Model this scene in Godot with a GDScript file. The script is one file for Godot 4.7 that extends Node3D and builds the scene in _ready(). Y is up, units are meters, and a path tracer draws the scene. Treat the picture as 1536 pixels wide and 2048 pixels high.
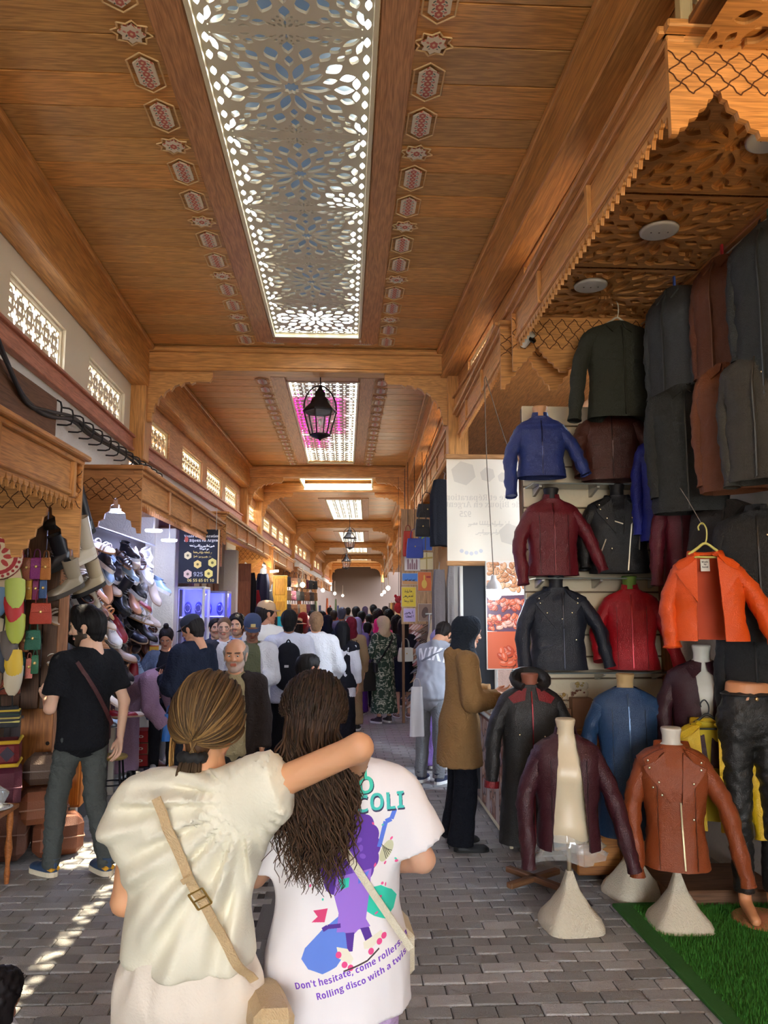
extends Node3D
# A covered market street: wooden roof with fretwork skylights, leather stall on the right, shoe stall on the left.
# y up, metres, the street runs towards -z; photograph 1536 x 2048.

var rng:=RandomNumberGenerator.new()
var taken:={}
var mats:={}
var meshes:={}

# ---------------------------------------------------------------- mesh builder
class Mb:
	var v:=PackedVector3Array()
	var u:=PackedVector2Array()
	var c:=PackedColorArray()
	var ix:=PackedInt32Array()
	var col:=Color.WHITE
	func ink(k:Color) -> Mb:
		col=k.srgb_to_linear()
		return self
	func vert(p:Vector3,t:=Vector2.ZERO) -> int:
		v.append(p); u.append(t); c.append(col)
		return v.size() - 1
	func face(a:int,b:int,d:int) -> void:   # counter-clockwise from outside
		ix.append(a); ix.append(d); ix.append(b)
	func tri(a:Vector3,b:Vector3,d:Vector3) -> void:
		face(vert(a),vert(b,Vector2(a.distance_to(b),0)),vert(d,Vector2(0,a.distance_to(d))))
	func quad(a:Vector3,b:Vector3,d:Vector3,e:Vector3,o:=Vector2.ZERO,swap:=false) -> void:
		var w:=a.distance_to(b)
		var h:=a.distance_to(e)
		var t:Array[Vector2]=[o,o+Vector2(w,0),o+Vector2(w,h),o+Vector2(0,h)]
		if swap:
			t=[o,o+Vector2(0,w),o+Vector2(h,w),o+Vector2(h,0)]
		var i:=vert(a,t[0]); vert(b,t[1]); vert(d,t[2]); vert(e,t[3])
		face(i,i+1,i+2); face(i,i+2,i+3)
	func quad01(a:Vector3,b:Vector3,d:Vector3,e:Vector3) -> void:   # uv 0..1,a is the lower left corner
		var i:=vert(a,Vector2(0,1)); vert(b,Vector2(1,1)); vert(d,Vector2(1,0)); vert(e,Vector2(0,0))
		face(i,i+1,i+2); face(i,i+2,i+3)
	# box with chamfered edges; grain (u) runs along the longest side
	func box(at:Vector3,size:Vector3,bev:=0.0,xf:=Transform3D.IDENTITY) -> Mb:
		var h:=size*0.5
		var b:=minf(bev,minf(h.x,minf(h.y,h.z))*0.8)
		var long:=0
		if size.y>size.x:long=1
		if size.z>size[long]:long=2
		var o:=Vector2(fmod(absf(at.x*7.31+at.y*3.17+at.z*5.77),9.0),fmod(absf(at.x*2.3+at.y*11.1+at.z*1.9),7.0))
		for ax in 3:
			var s1:=(ax+1) % 3
			var s2:=(ax+2) % 3
			for sg:float in [1.0,-1.0]:
				var n:=Vector3.ZERO; n[ax]=h[ax]*sg
				var p:=Vector3.ZERO; p[s1]=h[s1] - b
				var q:=Vector3.ZERO; q[s2]=h[s2] - b
				if sg<0:p=-p
				quad(xf*(at+n - p - q),xf*(at+n+p - q),xf*(at+n+p+q),xf*(at+n - p+q),o,s2==long)
		if b>0.0:
			for ax in 3:
				var s1:=(ax+1) % 3
				var s2:=(ax+2) % 3
				for g1:float in [1.0,-1.0]:
					for g2:float in [1.0,-1.0]:
						var l:=Vector3.ZERO; l[ax]=h[ax] - b
						var a1:=Vector3.ZERO; a1[s1]=h[s1]*g1; a1[s2]=(h[s2] - b)*g2
						var a2:=Vector3.ZERO; a2[s1]=(h[s1] - b)*g1; a2[s2]=h[s2]*g2
						if g1*g2>0:quad(xf*(at+a1 - l),xf*(at+a2 - l),xf*(at+a2+l),xf*(at+a1+l),o,true)
						else:quad(xf*(at+a2 - l),xf*(at+a1 - l),xf*(at+a1+l),xf*(at+a2+l),o,true)
			for k in 8:
				var g:=Vector3(1 if k & 1 else -1,1 if k & 2 else -1,1 if k & 4 else -1)
				var x:=xf*(at+Vector3(h.x*g.x,(h.y - b)*g.y,(h.z - b)*g.z))
				var y:=xf*(at+Vector3((h.x - b)*g.x,h.y*g.y,(h.z - b)*g.z))
				var z:=xf*(at+Vector3((h.x - b)*g.x,(h.y - b)*g.y,h.z*g.z))
				if g.x*g.y*g.z>0:tri(x,y,z)
				else:tri(x,z,y)
		return self
	# rows of points joined to a smooth sheet; closed joins the last column to the first
	func grid(rows:Array,closed:=true,flip:=false) -> int:
		var n:int=rows[0].size()
		var first:=v.size()
		var long:=0.0
		for r in rows.size():
			var row:PackedVector3Array=rows[r]
			if r>0:long+=row[0].distance_to(rows[r - 1][0])
			for k in n:
				vert(row[k],Vector2(float(k)/n,long))
		var m:=n if closed else n - 1
		for r in rows.size() - 1:
			for k in m:
				var k2:=(k+1) % n
				var a:=first+r*n+k
				var b:=first+r*n+k2
				var d:=first+(r+1)*n+k2
				var e:=first+(r+1)*n+k
				if flip:
					face(a,d,b); face(a,e,d)
				else:
					face(a,b,d); face(a,d,e)
		return first
	func fan(ring:PackedVector3Array,flip:=false) -> void:
		var m:=Vector3.ZERO
		for p in ring:m+=p
		m /= ring.size()
		var o:=vert(m)
		var f:=v.size()
		for p in ring:vert(p)
		for k in ring.size():
			var k2:=(k+1) % ring.size()
			if flip:face(o,f+k2,f+k)
			else:face(o,f+k,f+k2)
	# tube along a path; radii may be one number or one for each point; flat squeezes it along the second axis
	func tube(path:PackedVector3Array,radii,sides:=8,caps:=true,flat:=1.0,up:=Vector3.ZERO) -> Mb:
		var rows:Array=[]
		var n:=path.size()
		var side:=Vector3.ZERO
		for i in n:
			var t:=(path[mini(i+1,n - 1)] - path[maxi(i - 1,0)]).normalized()
			if i==0:
				side=up.cross(t) if up != Vector3.ZERO else (Vector3.UP if absf(t.y)<0.9 else Vector3.RIGHT).cross(t)
			side=(side - t*side.dot(t)).normalized()
			var bi:=t.cross(side)
			var r:float=radii[i] if radii is Array or radii is PackedFloat32Array else radii
			var ring:=PackedVector3Array()
			for k in sides:
				var w:=TAU*k/sides
				ring.append(path[i]+side*cos(w)*r+bi*sin(w)*r*flat)
			rows.append(ring)
		grid(rows)
		if caps:
			fan(rows[0],true); fan(rows[n - 1])
		return self
	# profile of (radius, height) turned round y; repeat a point for a sharp edge
	func lathe(profile:PackedVector2Array,sides:=20,xf:=Transform3D.IDENTITY) -> Mb:
		var rows:Array=[]
		for p in profile:
			var ring:=PackedVector3Array()
			for k in sides:
				var w:=-TAU*k/sides
				ring.append(xf*Vector3(cos(w)*p.x,p.y,sin(w)*p.x))
			rows.append(ring)
		grid(rows,true)
		return self
	# flat outline (counter-clockwise, x to the right, y up) given a depth along z, front at +depth/2
	func prism(poly:PackedVector2Array,depth:float,xf:=Transform3D.IDENTITY) -> Mb:
		if Geometry2D.is_polygon_clockwise(poly)==false:
			pass
		var area:=0.0
		for k in poly.size():
			area+=poly[k].cross(poly[(k+1) % poly.size()])
		if area<0:poly.reverse()
		var t:=Geometry2D.triangulate_polygon(poly)
		for z:float in [depth*0.5,-depth*0.5]:
			var f:=v.size()
			for p in poly:vert(xf*Vector3(p.x,p.y,z),p)
			for k in range(0,t.size(),3):
				var a:=t[k]; var b:=t[k+1]; var d:=t[k+2]
				if ((poly[b] - poly[a]).cross(poly[d] - poly[a])>0) != (z>0):
					var s:=b; b=d; d=s
				face(f+a,f+b,f+d)
		for k in poly.size():
			var p:=poly[k]
			var q:=poly[(k+1) % poly.size()]
			quad(xf*Vector3(p.x,p.y,-depth*0.5),xf*Vector3(q.x,q.y,-depth*0.5),xf*Vector3(q.x,q.y,depth*0.5),xf*Vector3(p.x,p.y,depth*0.5))
		return self
	func ball(at:Vector3,r:Vector3,n:=10) -> Mb:
		var rows:Array=[]
		for i in n+1:
			var a:=PI*i/n
			var ring:=PackedVector3Array()
			for k in n*2:
				var w:=-PI*k/n
				ring.append(at+Vector3(sin(a)*cos(w)*r.x,-cos(a)*r.y,sin(a)*sin(w)*r.z))
			rows.append(ring)
		grid(rows)
		return self
	func append(o:Mb,xf:=Transform3D.IDENTITY,tint:=Color(0,0,0,0)) -> Mb:
		var f:=v.size()
		for k in o.v.size():
			v.append(xf*o.v[k])
		u.append_array(o.u)
		if tint.a>0.0:
			var l:=tint.srgb_to_linear()
			for k in o.c.size():c.append(o.c[k]*l)
		else:
			c.append_array(o.c)
		for k in o.ix:ix.append(k+f)
		return self
	func mesh() -> ArrayMesh:
		var n:=PackedVector3Array()
		n.resize(v.size())
		for k in range(0,ix.size(),3):
			var a:=ix[k]; var b:=ix[k+1]; var d:=ix[k+2]
			var f:=(v[d] - v[a]).cross(v[b] - v[a])
			n[a]+=f; n[b]+=f; n[d]+=f
		for k in n.size():
			n[k]=n[k].normalized() if n[k].length_squared()>1e-20 else Vector3.UP
		var arr:=[]
		arr.resize(Mesh.ARRAY_MAX)
		arr[Mesh.ARRAY_VERTEX]=v; arr[Mesh.ARRAY_NORMAL]=n; arr[Mesh.ARRAY_TEX_UV]=u; arr[Mesh.ARRAY_COLOR]=c; arr[Mesh.ARRAY_INDEX]=ix
		var m:=ArrayMesh.new()
		m.add_surface_from_arrays(Mesh.PRIMITIVE_TRIANGLES,arr)
		return m

# ---------------------------------------------------------------- distance fields meshed by surface nets
class Field:
	var lo:Vector3
	var h:float
	var nx:int
	var ny:int
	var nz:int
	var f:=PackedFloat32Array()
	var used:=PackedByteArray()
	func _init(a:Vector3,b:Vector3,cell:float) -> void:
		lo=a - Vector3.ONE*cell*2
		h=cell
		nx=int((b.x - a.x)/cell)+6; ny=int((b.y - a.y)/cell)+6; nz=int((b.z - a.z)/cell)+6
		f.resize(nx*ny*nz); f.fill(9.0)
		used.resize(ny*nz)
	# tapered capsule joined with a smooth minimum; flat > 1 thins it along fd; cut bit 1: flat end at b, bit 2: flat end at a; neg carves it away
	func bone(a:Vector3,b:Vector3,ra:float,rb:float,k:=0.02,fd:=Vector3.ZERO,flat:=1.0,cut:=0,neg:=false) -> void:
		var r:=maxf(ra,rb)+k+h*2
		var e:=(a.min(b) - Vector3.ONE*r - lo)/h
		var g:=(a.max(b)+Vector3.ONE*r - lo)/h
		var ab:=b - a
		var l2:=maxf(ab.length_squared(),1e-9)
		var ln:=sqrt(l2)
		var sq:=flat - 1.0
		var x0:=maxi(0,int(e.x)); var x1:=mini(nx - 1,int(g.x)+1)
		for z in range(maxi(0,int(e.z)),mini(nz - 1,int(g.z)+1)+1):
			for y in range(maxi(0,int(e.y)),mini(ny - 1,int(g.y)+1)+1):
				var row:=z*ny+y
				var i:=row*nx+x0
				used[row]=1
				var q:=lo+Vector3(x0*h,y*h,z*h) - a
				for x in range(x0,x1+1):
					var w:=q
					if sq != 0.0:w=q+fd*(q.dot(fd)*sq)
					var t:=w.dot(ab)/l2
					var tc:=clampf(t,0.0,1.0)
					var d:=(w - ab*tc).length() - (ra+(rb - ra)*tc)
					if cut & 1:d=maxf(d,(t - 1.0)*ln)
					if cut & 2:d=maxf(d,-t*ln)
					var o:=f[i]
					if neg:
						d=-d
						var m:=maxf(k - absf(o - d),0.0)/k
						f[i]=maxf(o,d)+m*m*k*0.25
					else:
						var m:=maxf(k - absf(o - d),0.0)/k
						f[i]=minf(o,d) - m*m*k*0.25
					i+=1
					q.x+=h
	# keeps only what lies on the side that n points away from
	func clip(p:Vector3,n:Vector3) -> void:
		for z in nz:
			for y in ny:
				if used[z*ny+y]==0:continue
				var i:=(z*ny+y)*nx
				for x in nx:
					var d:=(lo+Vector3(x,y,z)*h - p).dot(n)
					if d>f[i]:f[i]=d
					i+=1
	func mesh(mb:Mb,paint=null) -> Mb:
		var at:={}
		var sx:=1; var sy:=nx; var sz:=nx*ny
		var off:=PackedInt32Array([0,sx,sy,sx+sy,sz,sz+sx,sz+sy,sz+sx+sy])
		var ea:=PackedInt32Array([0,2,4,6,0,1,4,5,0,1,2,3])
		var eb:=PackedInt32Array([1,3,5,7,2,3,6,7,4,5,6,7])
		var cells:=PackedInt32Array()
		for z in nz - 1:
			for y in ny - 1:
				if used[z*ny+y]==0 and used[z*ny+y+1]==0 and used[(z+1)*ny+y]==0:continue
				var i:=(z*ny+y)*nx
				for x in nx - 1:
					var s:=f[i]<0.0
					if s != (f[i+1]<0.0) or s != (f[i+sy]<0.0) or s != (f[i+sz]<0.0) or s != (f[i+sx+sy]<0.0) or s != (f[i+sx+sz]<0.0) or s != (f[i+sy+sz]<0.0) or s != (f[i+sx+sy+sz]<0.0):
						var sum:=Vector3.ZERO
						var n:=0
						for k in 12:
							var fa:=f[i+off[ea[k]]]
							var fb:=f[i+off[eb[k]]]
							if (fa<0.0) != (fb<0.0):
								var t:=fa/(fa - fb)
								var ca:=ea[k]; var cb:=eb[k]
								sum+=Vector3(lerpf(ca & 1,cb & 1,t),lerpf((ca >> 1) & 1,(cb >> 1) & 1,t),lerpf(ca >> 2,cb >> 2,t))
								n+=1
						var p:=lo+(Vector3(x,y,z)+sum/n)*h
						if paint != null:mb.col=paint.call(p)
						at[i]=mb.vert(p)
						cells.append(i)
					i+=1
		for i in cells:
			var s:=f[i]<0.0
			if s != (f[i+sx]<0.0):_face(mb,at,i,i - sy,i - sy - sz,i - sz,s)
			if s != (f[i+sy]<0.0):_face(mb,at,i,i - sz,i - sz - sx,i - sx,s)
			if s != (f[i+sz]<0.0):_face(mb,at,i,i - sx,i - sx - sy,i - sy,s)
		return mb
	func _face(mb:Mb,at:Dictionary,a:int,b:int,d:int,e:int,s:bool) -> void:
		if not (at.has(b) and at.has(d) and at.has(e)):return
		if s:
			mb.face(at[a],at[b],at[d]); mb.face(at[a],at[d],at[e])
		else:
			mb.face(at[a],at[d],at[b]); mb.face(at[a],at[e],at[d])

# ---------------------------------------------------------------- scene helpers
func numbered(called:String) -> String:
	taken[called]=taken.get(called,-1)+1
	return called if taken[called]==0 else "%s_%03d" % [called,taken[called]]

func thing(called:String,label:String,category:String,at:=Vector3.ZERO,turn:=0.0,group:="") -> Node3D:
	var o:=Node3D.new()
	o.name=numbered(called)
	add_child(o)
	o.position=at
	o.rotation.y=turn
	return tag(o,label,category,group)

func tag(o,label:String,category:String,group:="",kind:="") -> Node3D:
	if label:o.set_meta("label",label)
	if category:o.set_meta("category",category)
	if group:o.set_meta("group",group)
	if kind:o.set_meta("kind",kind)
	return o

func part(called:String,m,mat:Material,parent:Node=null,at:=Transform3D.IDENTITY) -> MeshInstance3D:
	var o:=MeshInstance3D.new()
	o.mesh=m.mesh() if m is Mb else m
	o.material_override=null
	for k in o.mesh.get_surface_count():o.set_surface_override_material(k,mat)
	o.name=numbered(called) if parent==null else called
	(parent if parent else self).add_child(o,true)
	o.transform=at
	return o

func struct(called:String,label:="",category:="structure",xf:=Transform3D.IDENTITY) -> Node3D:
	var o:=Node3D.new()
	o.name=numbered(called)
	add_child(o)
	o.transform=xf
	return tag(o,label,category,"","structure")

func copy(o:Node3D,at:Vector3,turn:float,label:String,group:="") -> Node3D:
	var r:Node3D=o.duplicate()
	r.name=numbered(String(o.name).rstrip("0123456789").rstrip("_"))
	add_child(r)
	r.position=at
	r.rotation=Vector3(0,turn,0)
	if label:r.set_meta("label",label)
	if group:r.set_meta("group",group)
	return r

func xf(at:Vector3,turn:=0.0,tilt:=0.0,roll:=0.0) -> Transform3D:
	return Transform3D(Basis.from_euler(Vector3(tilt,turn,roll)),at)

func rgb(r:int,g:int,b:int) -> Color:
	return Color8(r,g,b)

func pts3(a:Array) -> PackedVector3Array:
	return PackedVector3Array(a)

func path2(a:Array) -> PackedVector2Array:   # flat list x,y,x,y ...
	var p:=PackedVector2Array()
	for k in range(0,a.size(),2):p.append(Vector2(a[k],a[k+1]))
	return p

func smooth(p:Array,n:=6) -> PackedVector3Array:   # Catmull-Rom through the points
	var out:=PackedVector3Array()
	for i in p.size() - 1:
		for k in n:
			out.append(p[i].cubic_interpolate(p[i+1],p[maxi(i - 1,0)],p[mini(i+2,p.size() - 1)],float(k)/n))
	out.append(p[-1])
	return out

func pick(a:Array):
	return a[rng.randi() % a.size()]

# ---------------------------------------------------------------- materials
func noise_tex(key:String,w:int,h:int,fx:float,fy:float,lo:float,hi:float,oct:=4,sd:=1,as_normal:=false,contrast:=1.0) -> Texture2D:
	if mats.has(key):return mats[key]
	var n:=FastNoiseLite.new()
	n.seed=sd; n.frequency=1.0; n.fractal_octaves=oct; n.noise_type=FastNoiseLite.TYPE_SIMPLEX_SMOOTH
	var im:=Image.create(w,h,false,Image.FORMAT_RGB8)
	for y in h:
		for x in w:   # on a torus,so that it tiles
			var a:=TAU*x/w; var b:=TAU*y/h
			var t:=n.get_noise_3d(cos(a)*fx+31.0,sin(a)*fx+cos(b)*fy,sin(b)*fy)*contrast
			var k:=lerpf(lo,hi,clampf(t*0.9+0.5,0.0,1.0))
			im.set_pixel(x,y,Color(k,k,k))
	if as_normal:im.bump_map_to_normal_map(3.0)
	var t:=ImageTexture.create_from_image(im)
	mats[key]=t
	return t

func mat(k:Color,rough:=0.7,metal:=0.0) -> StandardMaterial3D:
	var key:="m%s %.2f %.2f" % [k.to_html(),rough,metal]
	if mats.has(key):return mats[key]
	var m:=StandardMaterial3D.new()
	m.resource_name="paint"
	m.albedo_color=k; m.roughness=rough; m.metallic=metal
	mats[key]=m
	return m

func tinted(key:String,rough:=0.7) -> StandardMaterial3D:   # takes its colour from the vertices
	if mats.has("v"+key):return mats["v"+key]
	var m:=StandardMaterial3D.new()
	m.resource_name=key
	m.vertex_color_use_as_albedo=true; m.roughness=rough
	mats["v"+key]=m
	return m

func wood(k:Color,rough:=0.45,scale:=1.0) -> StandardMaterial3D:
	var key:="w%s %.2f %.2f" % [k.to_html(),rough,scale]
	if mats.has(key):return mats[key]
	var m:=StandardMaterial3D.new()
	m.resource_name="wood"
	m.albedo_color=k; m.roughness=rough
	if not mats.has("grain"):
		var n:=FastNoiseLite.new(); n.seed=4; n.frequency=1.0; n.fractal_octaves=3
		var im:=Image.create(512,256,false,Image.FORMAT_RGB8)
		for y in 256:
			for x in 512:
				var a:=TAU*x/512.0
				var b:=TAU*y/256.0
				var warp:=n.get_noise_3d(cos(a)*0.6,sin(a)*0.6+cos(b),sin(b))*1.6
				var fine:=n.get_noise_3d(cos(a)*1.5+9.0,sin(a)*1.5+cos(b)*22.0,sin(b)*22.0)
				var ring:=sin((y/256.0*14.0+warp)*TAU)*0.5+0.5
				var t:=clampf(0.86+0.10*ring - 0.1*warp*0.3+0.22*fine,0.45,1.0)
				im.set_pixel(x,y,Color(t,t*t*0.12+t*0.88,t*t*0.3+t*0.7))
		mats["grain"]=ImageTexture.create_from_image(im)
	m.albedo_texture=mats["grain"]
	m.uv1_scale=Vector3(0.45,1.4,1)*scale
	mats[key]=m
	return m

func surf(k:Color,rough:float,bump:String,cm:float,size:float,spec:=0.5) -> StandardMaterial3D:   # plain colour with triplanar relief
	var key:="s%s %.2f %s %.2f %.2f" % [k.to_html(),rough,bump,cm,size]
	if mats.has(key):return mats[key]
	var m:=StandardMaterial3D.new()
	m.resource_name=bump
	m.albedo_color=k; m.roughness=rough; m.metallic_specular=spec
	m.uv1_triplanar=true
	m.uv1_scale=Vector3.ONE/size
	m.heightmap_enabled=true; m.heightmap_scale=cm
	m.heightmap_texture=noise_tex("h_"+bump,256,256,{"leather": 6.0,"cloth": 2.0,"plaster": 3.0,"stone": 7.0}.get(bump,3.0),{"leather": 6.0,"cloth": 2.0,"plaster": 3.0,"stone": 7.0}.get(bump,3.0),0,1,4,3)
	mats[key]=m
	return m

func leather(k:Color,rough:=0.42) -> StandardMaterial3D:
	return surf(k,rough,"leather",0.25,0.22)

func cloth(k:Color,cm:=0.5,rough:=0.9) -> StandardMaterial3D:
	return surf(k,rough,"cloth",cm,0.25,0.3)

func glow(k:Color,e:float) -> StandardMaterial3D:
	var m:=StandardMaterial3D.new()
	m.resource_name="lamp_glow"
	m.albedo_color=k; m.emission_enabled=true; m.emission=k; m.emission_energy_multiplier=e
	return m

func glass(k:=Color(0.9,0.95,1.0,0.12)) -> StandardMaterial3D:
	var m:=StandardMaterial3D.new()
	m.resource_name="glass"
	m.albedo_color=k; m.transparency=BaseMaterial3D.TRANSPARENCY_ALPHA; m.roughness=0.05
	return m

# ---------------------------------------------------------------- prints: flat pictures and lettering
func font(bold:=true,serif:=false) -> SystemFont:
	var f:=SystemFont.new()
	f.font_names=PackedStringArray(["Droid Serif" if serif else "Droid Sans"])
	if bold:f.font_weight=700
	return f

func fill(im:Image,p:PackedVector2Array,k:Color) -> void:   # paints a polygon
	var lo:=Vector2(1e9,1e9); var hi:=-lo
	for q in p:lo=lo.min(q); hi=hi.max(q)
	for y in range(maxi(0,int(lo.y)),mini(im.get_height() - 1,int(hi.y)+1)+1):
		var xs:Array[float]=[]
		var yy:=y+0.5
		for i in p.size():
			var a:=p[i]; var b:=p[(i+1) % p.size()]
			if (a.y<=yy) != (b.y<=yy):xs.append(a.x+(yy - a.y)/(b.y - a.y)*(b.x - a.x))
		xs.sort()
		for i in range(0,xs.size() - 1,2):
			var x0:=clampi(int(round(xs[i])),0,im.get_width()); var x1:=clampi(int(round(xs[i+1])),0,im.get_width())
			if x1>x0:im.fill_rect(Rect2i(x0,y,x1 - x0,1),k)

func oval(im:Image,c:Vector2,r:Vector2,k:Color,turn:=0.0,n:=24,jag:=0.0) -> void:
	var p:=PackedVector2Array()
	for i in n:
		var a:=TAU*i/n
		p.append(c+(Vector2(cos(a),sin(a))*r*(1.0+jag*(i % 2))).rotated(turn))
	fill(im,p,k)

func stroke(im:Image,p:PackedVector2Array,w:float,k:Color) -> void:
	for i in p.size() - 1:
		var n:=(p[i+1] - p[i]).normalized().orthogonal()*w*0.5
		fill(im,PackedVector2Array([p[i]+n,p[i+1]+n,p[i+1] - n,p[i] - n]),k)

# lettering drawn from the outlines of a TextMesh; at is the middle of the line
func letter(im:Image,s:String,at:Vector2,px:float,k:Color,turn:=0.0,bold:=true,serif:=false,wide:=1.0) -> void:
	var t:=TextMesh.new()
	t.font=font(bold,serif); t.text=s; t.font_size=48; t.pixel_size=1.0; t.depth=0.0; t.curve_step=2.0
	var a:=t.get_mesh_arrays()
	if a.is_empty() or a[0]==null:return
	var vs:PackedVector3Array=a[Mesh.ARRAY_VERTEX]
	var id:PackedInt32Array=a[Mesh.ARRAY_INDEX] if a[Mesh.ARRAY_INDEX] != null else PackedInt32Array(range(vs.size()))
	var q:=px/36.0
	var my:=t.get_aabb().get_center().y
	for i in range(0,id.size(),3):
		var p:=PackedVector2Array()
		for j in 3:
			var w:=vs[id[i+j]]
			p.append(at+Vector2(w.x*q*wide,-(w.y - my)*q).rotated(turn))
		fill(im,p,k)

# a line of joined-up script: strokes, loops and dots along a base line (for the small Arabic lettering)
func script_line(im:Image,at:Vector2,w:float,h:float,k:Color,sd:int) -> void:
	var r:=RandomNumberGenerator.new(); r.seed=sd
	var x:=at.x - w*0.5
	while x<at.x+w*0.5:
		var n:=r.randf_range(h*1.5,h*3.5)
		var e:=minf(x+n,at.x+w*0.5)
		stroke(im,PackedVector2Array([Vector2(x,at.y),Vector2(e,at.y)]),h*0.28,k)
		var xx:=x
		while xx<e:
			var g:=r.randi() % 4
			if g==0:stroke(im,PackedVector2Array([Vector2(xx,at.y),Vector2(xx+h*0.1,at.y - h)]),h*0.25,k)
			elif g==1:oval(im,Vector2(xx,at.y - h*0.25),Vector2(h*0.3,h*0.3),k,0,8)
			elif g==2:stroke(im,PackedVector2Array([Vector2(xx,at.y),Vector2(xx - h*0.2,at.y+h*0.4),Vector2(xx - h*0.8,at.y+h*0.45)]),h*0.25,k)
			else:oval(im,Vector2(xx,at.y+(h*0.65 if r.randf()<0.5 else -h*0.7)),Vector2(h*0.15,h*0.15),k,0,6)
			xx+=r.randf_range(h*0.5,h*0.9)
		x=e+h*0.6

func printed(im:Image,rough:=0.6) -> StandardMaterial3D:
	var m:=StandardMaterial3D.new()
	m.resource_name="print"
	m.albedo_texture=ImageTexture.create_from_image(im); m.roughness=rough
	m.texture_repeat=false
	return m

func blank(w:int,h:int,k:Color) -> Image:
	var im:=Image.create(w,h,false,Image.FORMAT_RGB8)
	im.fill(k)
	return im

# ---------------------------------------------------------------- joinery: fretwork, valances, canopies
# a panel pierced wherever f(p) < 0, meshed by marching squares; front at +thick/2
func fret(f:Callable,w:float,h:float,nx:int,ny:int,thick:float,solid_back:=true) -> Mb:
	var mb:=Mb.new()
	var val:=PackedFloat32Array(); val.resize((nx+1)*(ny+1))
	for y in ny+1:
		for x in nx+1:
			val[y*(nx+1)+x]=f.call(Vector2(w*(float(x)/nx - 0.5),h*(float(y)/ny - 0.5)))
	var dx:=w/nx; var dy:=h/ny
	var t:=thick*0.5
	for y in ny:
		var run:=-1
		for x in nx+1:
			var full:=false
			var q:=y*(nx+1)+x
			if x<nx:full=val[q]>0 and val[q+1]>0 and val[q+nx+1]>0 and val[q+nx+2]>0
			if full:
				if run<0:run=x
				continue
			var y0:=-h*0.5+y*dy
			if run>=0:
				var a:=-w*0.5+run*dx; var b:=-w*0.5+x*dx
				mb.quad(Vector3(a,y0,t),Vector3(b,y0,t),Vector3(b,y0+dy,t),Vector3(a,y0+dy,t),Vector2(a,y0))
				if solid_back:mb.quad(Vector3(b,y0,-t),Vector3(a,y0,-t),Vector3(a,y0+dy,-t),Vector3(b,y0+dy,-t),Vector2(a,y0))
				run=-1
			if x==nx:continue
			var cs:Array[Vector2]=[Vector2(0,0),Vector2(1,0),Vector2(1,1),Vector2(0,1)]
			var vs:Array[float]=[val[q],val[q+1],val[q+nx+2],val[q+nx+1]]
			var poly:Array[Vector3]=[]
			var cut:Array[bool]=[]
			for k in 4:
				var k2:=(k+1) % 4
				if vs[k]>0:
					poly.append(Vector3(-w*0.5+(x+cs[k].x)*dx,y0+cs[k].y*dy,0)); cut.append(false)
				if (vs[k]>0) != (vs[k2]>0):
					var s:=vs[k]/(vs[k] - vs[k2])
					var c:=cs[k].lerp(cs[k2],s)
					poly.append(Vector3(-w*0.5+(x+c.x)*dx,y0+c.y*dy,0)); cut.append(true)
			var o:=Vector3(0,0,t)
			for k in range(1,poly.size() - 1):
				mb.tri(poly[0]+o,poly[k]+o,poly[k+1]+o)
				if solid_back:mb.tri(poly[0] - o,poly[k+1] - o,poly[k] - o)
			for k in poly.size():
				var k2:=(k+1) % poly.size()
				if cut[k] and cut[k2]:mb.quad(poly[k] - o,poly[k2] - o,poly[k2]+o,poly[k]+o)
	return mb

func petal(u:float,v:float,u0:float,hl:float,hw:float) -> float:
	return (pow(absf(u - u0)/hl,1.7)+absf(v)/hw - 1.0)*hw

func rose(p:Vector2,r0:float,n:int) -> float:
	var r:=p.length()
	var st:=TAU/n
	var an:=atan2(p.y,p.x)
	var a:=fposmod(an+st*0.5,st) - st*0.5
	var b:=fposmod(an,st) - st*0.5
	var u:=r*cos(a); var v:=r*sin(a)
	var u2:=r*cos(b); var v2:=r*sin(b)
	var d:=r - r0*0.13*(1.0+0.18*cos(an*n))
	d=minf(d,petal(u,v,r0*0.42,r0*0.25,r0*0.092))
	d=minf(d,petal(u2,v2,r0*0.68,r0*0.13,r0*0.075))
	d=minf(d,petal(u,v,r0*0.88,r0*0.17,r0*0.115))
	d=minf(d,petal(u2,v2,r0*0.98,r0*0.14,r0*0.09))
	return d

func skylight_pattern(p:Vector2) -> float:   # p in metres on a 0.95 panel
	var q:=(p/0.475).abs()
	if q.y>0.95 or q.x>0.965:return 0.02
	if q.x>0.86:
		return petal(fposmod(p.y/0.475+0.1425,0.285) - 0.1425,q.x - 0.91,0.0,0.085,0.04)*0.4
	var d:=minf(rose(q,0.74,10),rose(q - Vector2(0.90,0.97),0.50,10))
	d=minf(d,rose(q - Vector2(0.0,0.97),0.20,8))
	d=minf(d,petal(q.y,q.x - 0.8,0.12,0.11,0.05))
	d=minf(d,petal(q.x,q.y - 0.88,0.3,0.1,0.05))
	return d*0.4

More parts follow.
